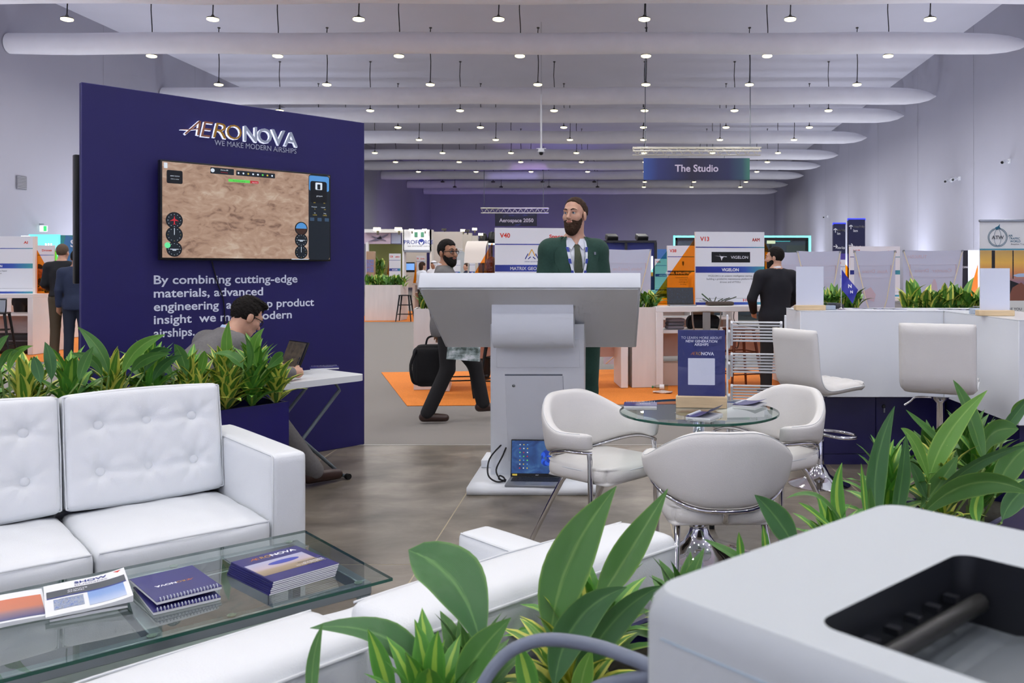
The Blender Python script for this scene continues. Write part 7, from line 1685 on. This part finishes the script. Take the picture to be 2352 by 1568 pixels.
shc = tors_layer(.004); sdf_obj('shirt', shc+[('i', 0, ('p', [((0, 0, 1), nz+.01)])), lowcut, neckcut], SHIRT, gm, .010)
def strip(name, L, Rr, prims, off, m, parent, n=14, k=3, th=.004):
    """thin cloth strip lying on the figure's front between two edge curves given as (x, z)"""
    Lp = catmull([Vector((a, 0, b)) for a, b in L], 6); Rp = catmull([Vector((a, 0, b)) for a, b in Rr], 6); N = len(Lp); X = []; Z = []
    for i in range(N):
        for q in range(k+1): p = Lp[i].lerp(Rp[i], q/k); X.append(p.x); Z.append(p.z)
    Y = march(prims, X, Z); V = [(x, y+off, z) for x, y, z in zip(X, Y, Z)]+[(x, y+off-th, z) for x, y, z in zip(X, Y, Z)]; M_ = N*(k+1); Fc = []
    for i in range(N-1):
        for q in range(k): a = i*(k+1)+q; b = a+k+1; Fc += [(a, a+1, b+1, b), (M_+a, M_+b, M_+b+1, M_+a+1)]
        for q in (0, k): a = i*(k+1)+q; b = a+k+1; Fc.append((a, b, M_+b, M_+a))
    return mesh_obj(name, V, Fc, m, parent, None, None, 60)
for s in (-1, 1):
    strip('lapel', [(s*.075, nz+.005), (s*.075, nz-.12), (s*.05, nz-.26), (s*.01, nz-.45)], [(s*.10, nz+.0), (s*.165, nz-.10), (s*.12, nz-.24), (s*.012, nz-.46)], JK, .008, SUITG, gm)
    strip('collar', [(s*.060, nz+.045), (s*.072, nz+.015), (s*.078, nz-.03)], [(s*.085, nz+.03), (s*.105, nz+.0), (s*.125, nz-.045)], JK, .010, SUITG, gm)
    strip('shirt_collar', [(s*.010, nz-.015), (s*.03, nz+.02), (s*.055, nz+.05)], [(s*.045, nz-.06), (s*.068, nz-.02), (s*.078, nz+.03)], shc, .014, SHIRT, gm)
    strip('lanyard', [(s*.078, nz+.01), (s*.074, nz-.1), (s*.045, nz-.24), (s*.0, nz-.36)], [(s*.060, nz+.01), (s*.056, nz-.1), (s*.028, nz-.235), (s*-.006, nz-.345)], core, .014, mat('lanyard_white', '#d5dae6', .6), gm)
    for k in range(4):
        t0 = .12+.22*k; Lx = lambda t: s*(.076-.02*t-.05*max(0, t-.3)); zz = nz-.36*t0
        x_ = [.073, .066, .050, .028][k]; strip('lanyard_mark', [(s*(x_+.010), nz-.04-.085*k), (s*(x_+.002), nz-.075-.085*k)], [(s*(x_-.010), nz-.04-.085*k), (s*(x_-.016), nz-.075-.085*k)], core, .0165, mat('lanyard_navy', '#2b3c92', .6), gm, k=2)
col = [U(cap(J['neck']-Vector((0, 0, .03)), J['neck']+Vector((0, 0, .05)), .078, .070), .01), ('s', .003, cap(J['neck']-Vector((0, 0, .1)), hp_(0, -.02, -.05), .066, .068)), ('i', 0, ('p', [((0, .5, 1), (nz+.045))])), ('s', .0, ('p', [((1, 0, -.35), -.35*(nz-.05)+.0), ((-1, 0, -.35), -.35*(nz-.05)+.0), ((0, -1, 0), -.03)]))]
sdf_obj('shirt_collar', col, SHIRT, gm, .007)
strip('tie', [(-.026, nz-.02), (-.020, nz-.05), (-.030, nz-.16), (-.034, nz-.36)], [(.026, nz-.02), (.020, nz-.05), (.030, nz-.16), (.034, nz-.36)], shc, .012, ramp_mat('tie_print', [(.4, '#22301f'), (.55, '#3a4228'), (.7, '#1a2418')], 'noise', 12, 3), gm)
tube('pocket_seam', [(.11, march(JK, [.11], [nz-.25])[0]+.006, nz-.25), (.19, march(JK, [.19], [nz-.235])[0]+.006, nz-.235)], .003, SUITG, gm, 5); px_ = march(JK, [-.14], [nz-.085])[0]; box('lapel_pin', (.014, .006, .02), (-.135, px_+.014, nz-.085), STEEL, gm)
# walking man with a backpack in his hand
wm_loc = (-1.585, 8.42, 0)
wm, Jw, _, _ = person('bearded man with glasses in a grey blazer walking to the right behind the lectern', wm_loc, (.985, .17), 1.0, .95,
    {'hipR': (.09, .02, .90), 'knR': (.09, .02, .50), 'anR': (.09, -.17, .085), 'toR': (.10, .00, .03), 'hipL': (-.09, 0, .90), 'knL': (-.09, .28, .52), 'anL': (-.09, .36, .14), 'toL': (-.10, .52, .09), 'elR': (.24, .02, 1.13), 'wrR': (.26, .14, .90), 'elL': (-.25, -.12, 1.15), 'wrL': (-.27, -.10, .90)}, (.80, -.60), 0, 'jacket', GREYS, SHIRT, BLT, SHB, 1, 'dark', 'short', .012, True, .014, .005, None)
def wloc(o, p): return Matrix.Translation(o.location) @ Matrix.Rotation(o.rotation_euler.z, 4, 'Z') @ Vector(p)
bp_ = thing('backpack', 'black backpack hanging from the hand of the walking man', 'bag', wloc(wm, (-.30, -.15, .30)), wm.rotation_euler.z)
BKN = mat('black_backpack', '#121215', .8, bump=.4, bscale=30)
roundbox('body', (.15, .32, .40), .06, BKN, bp_, (0, 0, .20), (0, 0, 0), (10, 12, 14), puff(.02, .02, .01)); roundbox('front_pocket', (.05, .24, .22), .02, BKN, bp_, (-.09, 0, .15), None, (4, 8, 8), puff(.01, 0, 0))
tube('handle', [(0, -.05, .39), (0, -.03, .47), (.0, .03, .49), (0, .07, .46), (0, .08, .39)], .010, BKN, bp_, 8, sm=4); tube('strap', [(.06, -.14, .36), (.11, -.19, .22), (.10, -.17, .06), (.05, -.12, .02)], .014, BKN, bp_, 8, sm=4)
mgz = thing('magazine', 'printed magazine held low in the right hand of the walking man', 'magazine', wloc(wm, (.30, .17, .62)), wm.rotation_euler.z)
prism('pages', [(-.16, 0), (.15, -.03), (.16, .17), (-.14, .2)], .012, ramp_mat('magazine_print', [(.35, '#3b4a44'), (.5, '#8c9a9a'), (.62, '#cdd2d6'), (.75, '#e0e3e8')], 'noise', 3, 3), mgz, (0, 0, 0), (0, 0, R(90)))
# man in the dark suit at V13
person('man in a black suit seen from behind at the V13 counter', (1.93, 10.12, 0), (-.35, .94), .985, 1.13, {'wrR': (.15, .22, .98), 'wrL': (-.15, .22, .98), 'elR': (.27, .02, 1.14), 'elL': (-.27, .02, 1.14), 'anR': (.13, -.03, .08), 'anL': (-.13, -.03, .08)}, (-.90, .42), 3, 'jacket', NAVYS, SHIRT, BLT, SHK, 0, 'dark', 'short', .02, False, .014, .006, None)
# seated man at the folding table
sm, Js, _, _ = person('man with glasses in a grey blazer sitting bent over the laptop at the folding table', (FC.x+ftx.x*-1.17+fty.x*.20, FC.y+ftx.y*-1.17+fty.y*.20, 0), (ftx.x, ftx.y), 1.0, 1.0,
    {'pelvis': (0, 0, .56), 'chest': (0, .10, .86), 'neck': (0, .26, 1.03), 'head': (0, .385, 1.145), 'shR': (.18, .22, .985), 'shL': (-.18, .22, .985), 'elR': (.24, .36, .80), 'elL': (-.24, .36, .80), 'wrR': (.13, .62, .775), 'wrL': (-.13, .62, .775), 'hipR': (.09, .03, .55), 'hipL': (-.09, .03, .55), 'knR': (.12, .47, .54), 'knL': (-.12, .47, .54), 'anR': (.12, .80, .10), 'anL': (-.12, .62, .09), 'toR': (.13, .98, .04), 'toL': (-.13, .78, .03)}, None, 30, 'jacket', GREYS, SHIRTB, GREYS, SHB, 0, 'dark', 'quiff', None, True, .012, .004, None, hem=.50)
ch = thing('office_stool', 'dark stool under the seated man behind the planter', 'stool', (sm.location.x, sm.location.y, 0), sm.rotation_euler.z); roundbox('seat', (.40, .40, .05), .02, BLACK, ch, (0, 0, .385), None, (6, 6, 3)); [tube('leg', [(a*.15, b*.15, .36), (a*.19, b*.19, 0)], .014, STEEL, ch, 8) for a in (-1, 1) for b in (-1, 1)]
# visitors at the far left
person('visitor in a black jacket and olive trousers standing at the AI counter', (-9.02, 14.35, 0), (-.15, .99), 1.075, 1.0, {'wrR': (.16, .20, 1.0), 'wrL': (-.16, .20, 1.0)}, (-.1, .99), 0, 'jacket', mat('black_jacket', '#17191f', .85), None, OLT, mat('tan_shoe', '#5a3222', .4), 0, 'grey', 'short', None, False, .016, .010, 'visitors in the hall', hem=1.02)
person('visitor in a navy blazer half hidden by the left edge of the navy partition', (-8.42, 13.75, 0), (-.35, .94), 1.01, 1.0, {}, (-.3, .95), 5, 'jacket', NAVYB, SHIRTB, mat('dark_denim', '#1c2334', .85), SHK, 1, 'dark', 'short', None, False, .016, .010, 'visitors in the hall')
person('person bending behind the orange fin of the AI kiosk', (-11.0, 16.35, 0), (.95, -.3), .97, 1.0, {'chest': (0, .14, 1.22), 'neck': (0, .28, 1.36), 'head': (0, .38, 1.47), 'shR': (.185, .24, 1.30), 'shL': (-.185, .24, 1.30), 'elR': (.23, .35, 1.08), 'elL': (-.23, .35, 1.08), 'wrR': (.18, .52, 1.12), 'wrL': (-.18, .52, 1.12)}, None, 20, 'jacket', mat('black_jacket', '#17191f', .85), None, BLT, SHK, 1, 'dark', 'short', None, False, .018, .010, 'visitors in the hall')
# people in the far aisle and behind the counters
person('woman with brown wavy hair in a white blouse standing in the far aisle', (-5.50, 25.55, 0), (.8, .6), .97, .92, {}, None, 0, 'blouse', SHIRT, None, mat('charcoal_trousers', '#2e2c30', .85), mat('white_shoe', '#cfc9c2', .5), 0, 'brown', 'long', None, False, .018, .012, 'visitors in the hall')
person('man in a white robe and headscarf beyond the woman in the white blouse', (-5.42, 26.9, 0), (-.5, -.86), 1.0, 1.0, {}, None, 0, 'robe_top', mat('white_robe', '#dcdce2', .8), None, mat('white_robe', '#dcdce2', .8), SHK, 1, 'dark', 'scarf', None, False, .018, .012, 'visitors in the hall', bottom='robe')
person('man in a navy suit standing far back before the food booth', (-4.70, 28.7, 0), (-.9, -.4), .965, 1.0, {}, None, 0, 'jacket', NAVYB, SHIRT, NAVYB, SHK, 0, 'brown', 'short', None, False, .018, .012, 'visitors in the hall')
person('woman with long auburn hair behind the orange fin of kiosk V40', (-1.57, 11.6, 0), (-.3, .95), .93, .92, {}, None, 0, 'blouse', mat('black_jacket', '#17191f', .85), None, BLT, SHK, 0, 'auburn', 'long', None, False, .016, .010, 'visitors in the hall')
person('person in a pale shirt behind the orange fin of kiosk V13', (1.33, 12.45, 0), (-.75, -.65), .96, 1.05, {'wrR': (.18, .28, 1.02), 'wrL': (-.18, .28, 1.02)}, None, 0, 'shirt', mat('cream_shirt', '#d9d2c2', .8), None, OLT, SHK, 1, 'dark', 'short', None, False, .016, .010, 'visitors in the hall')
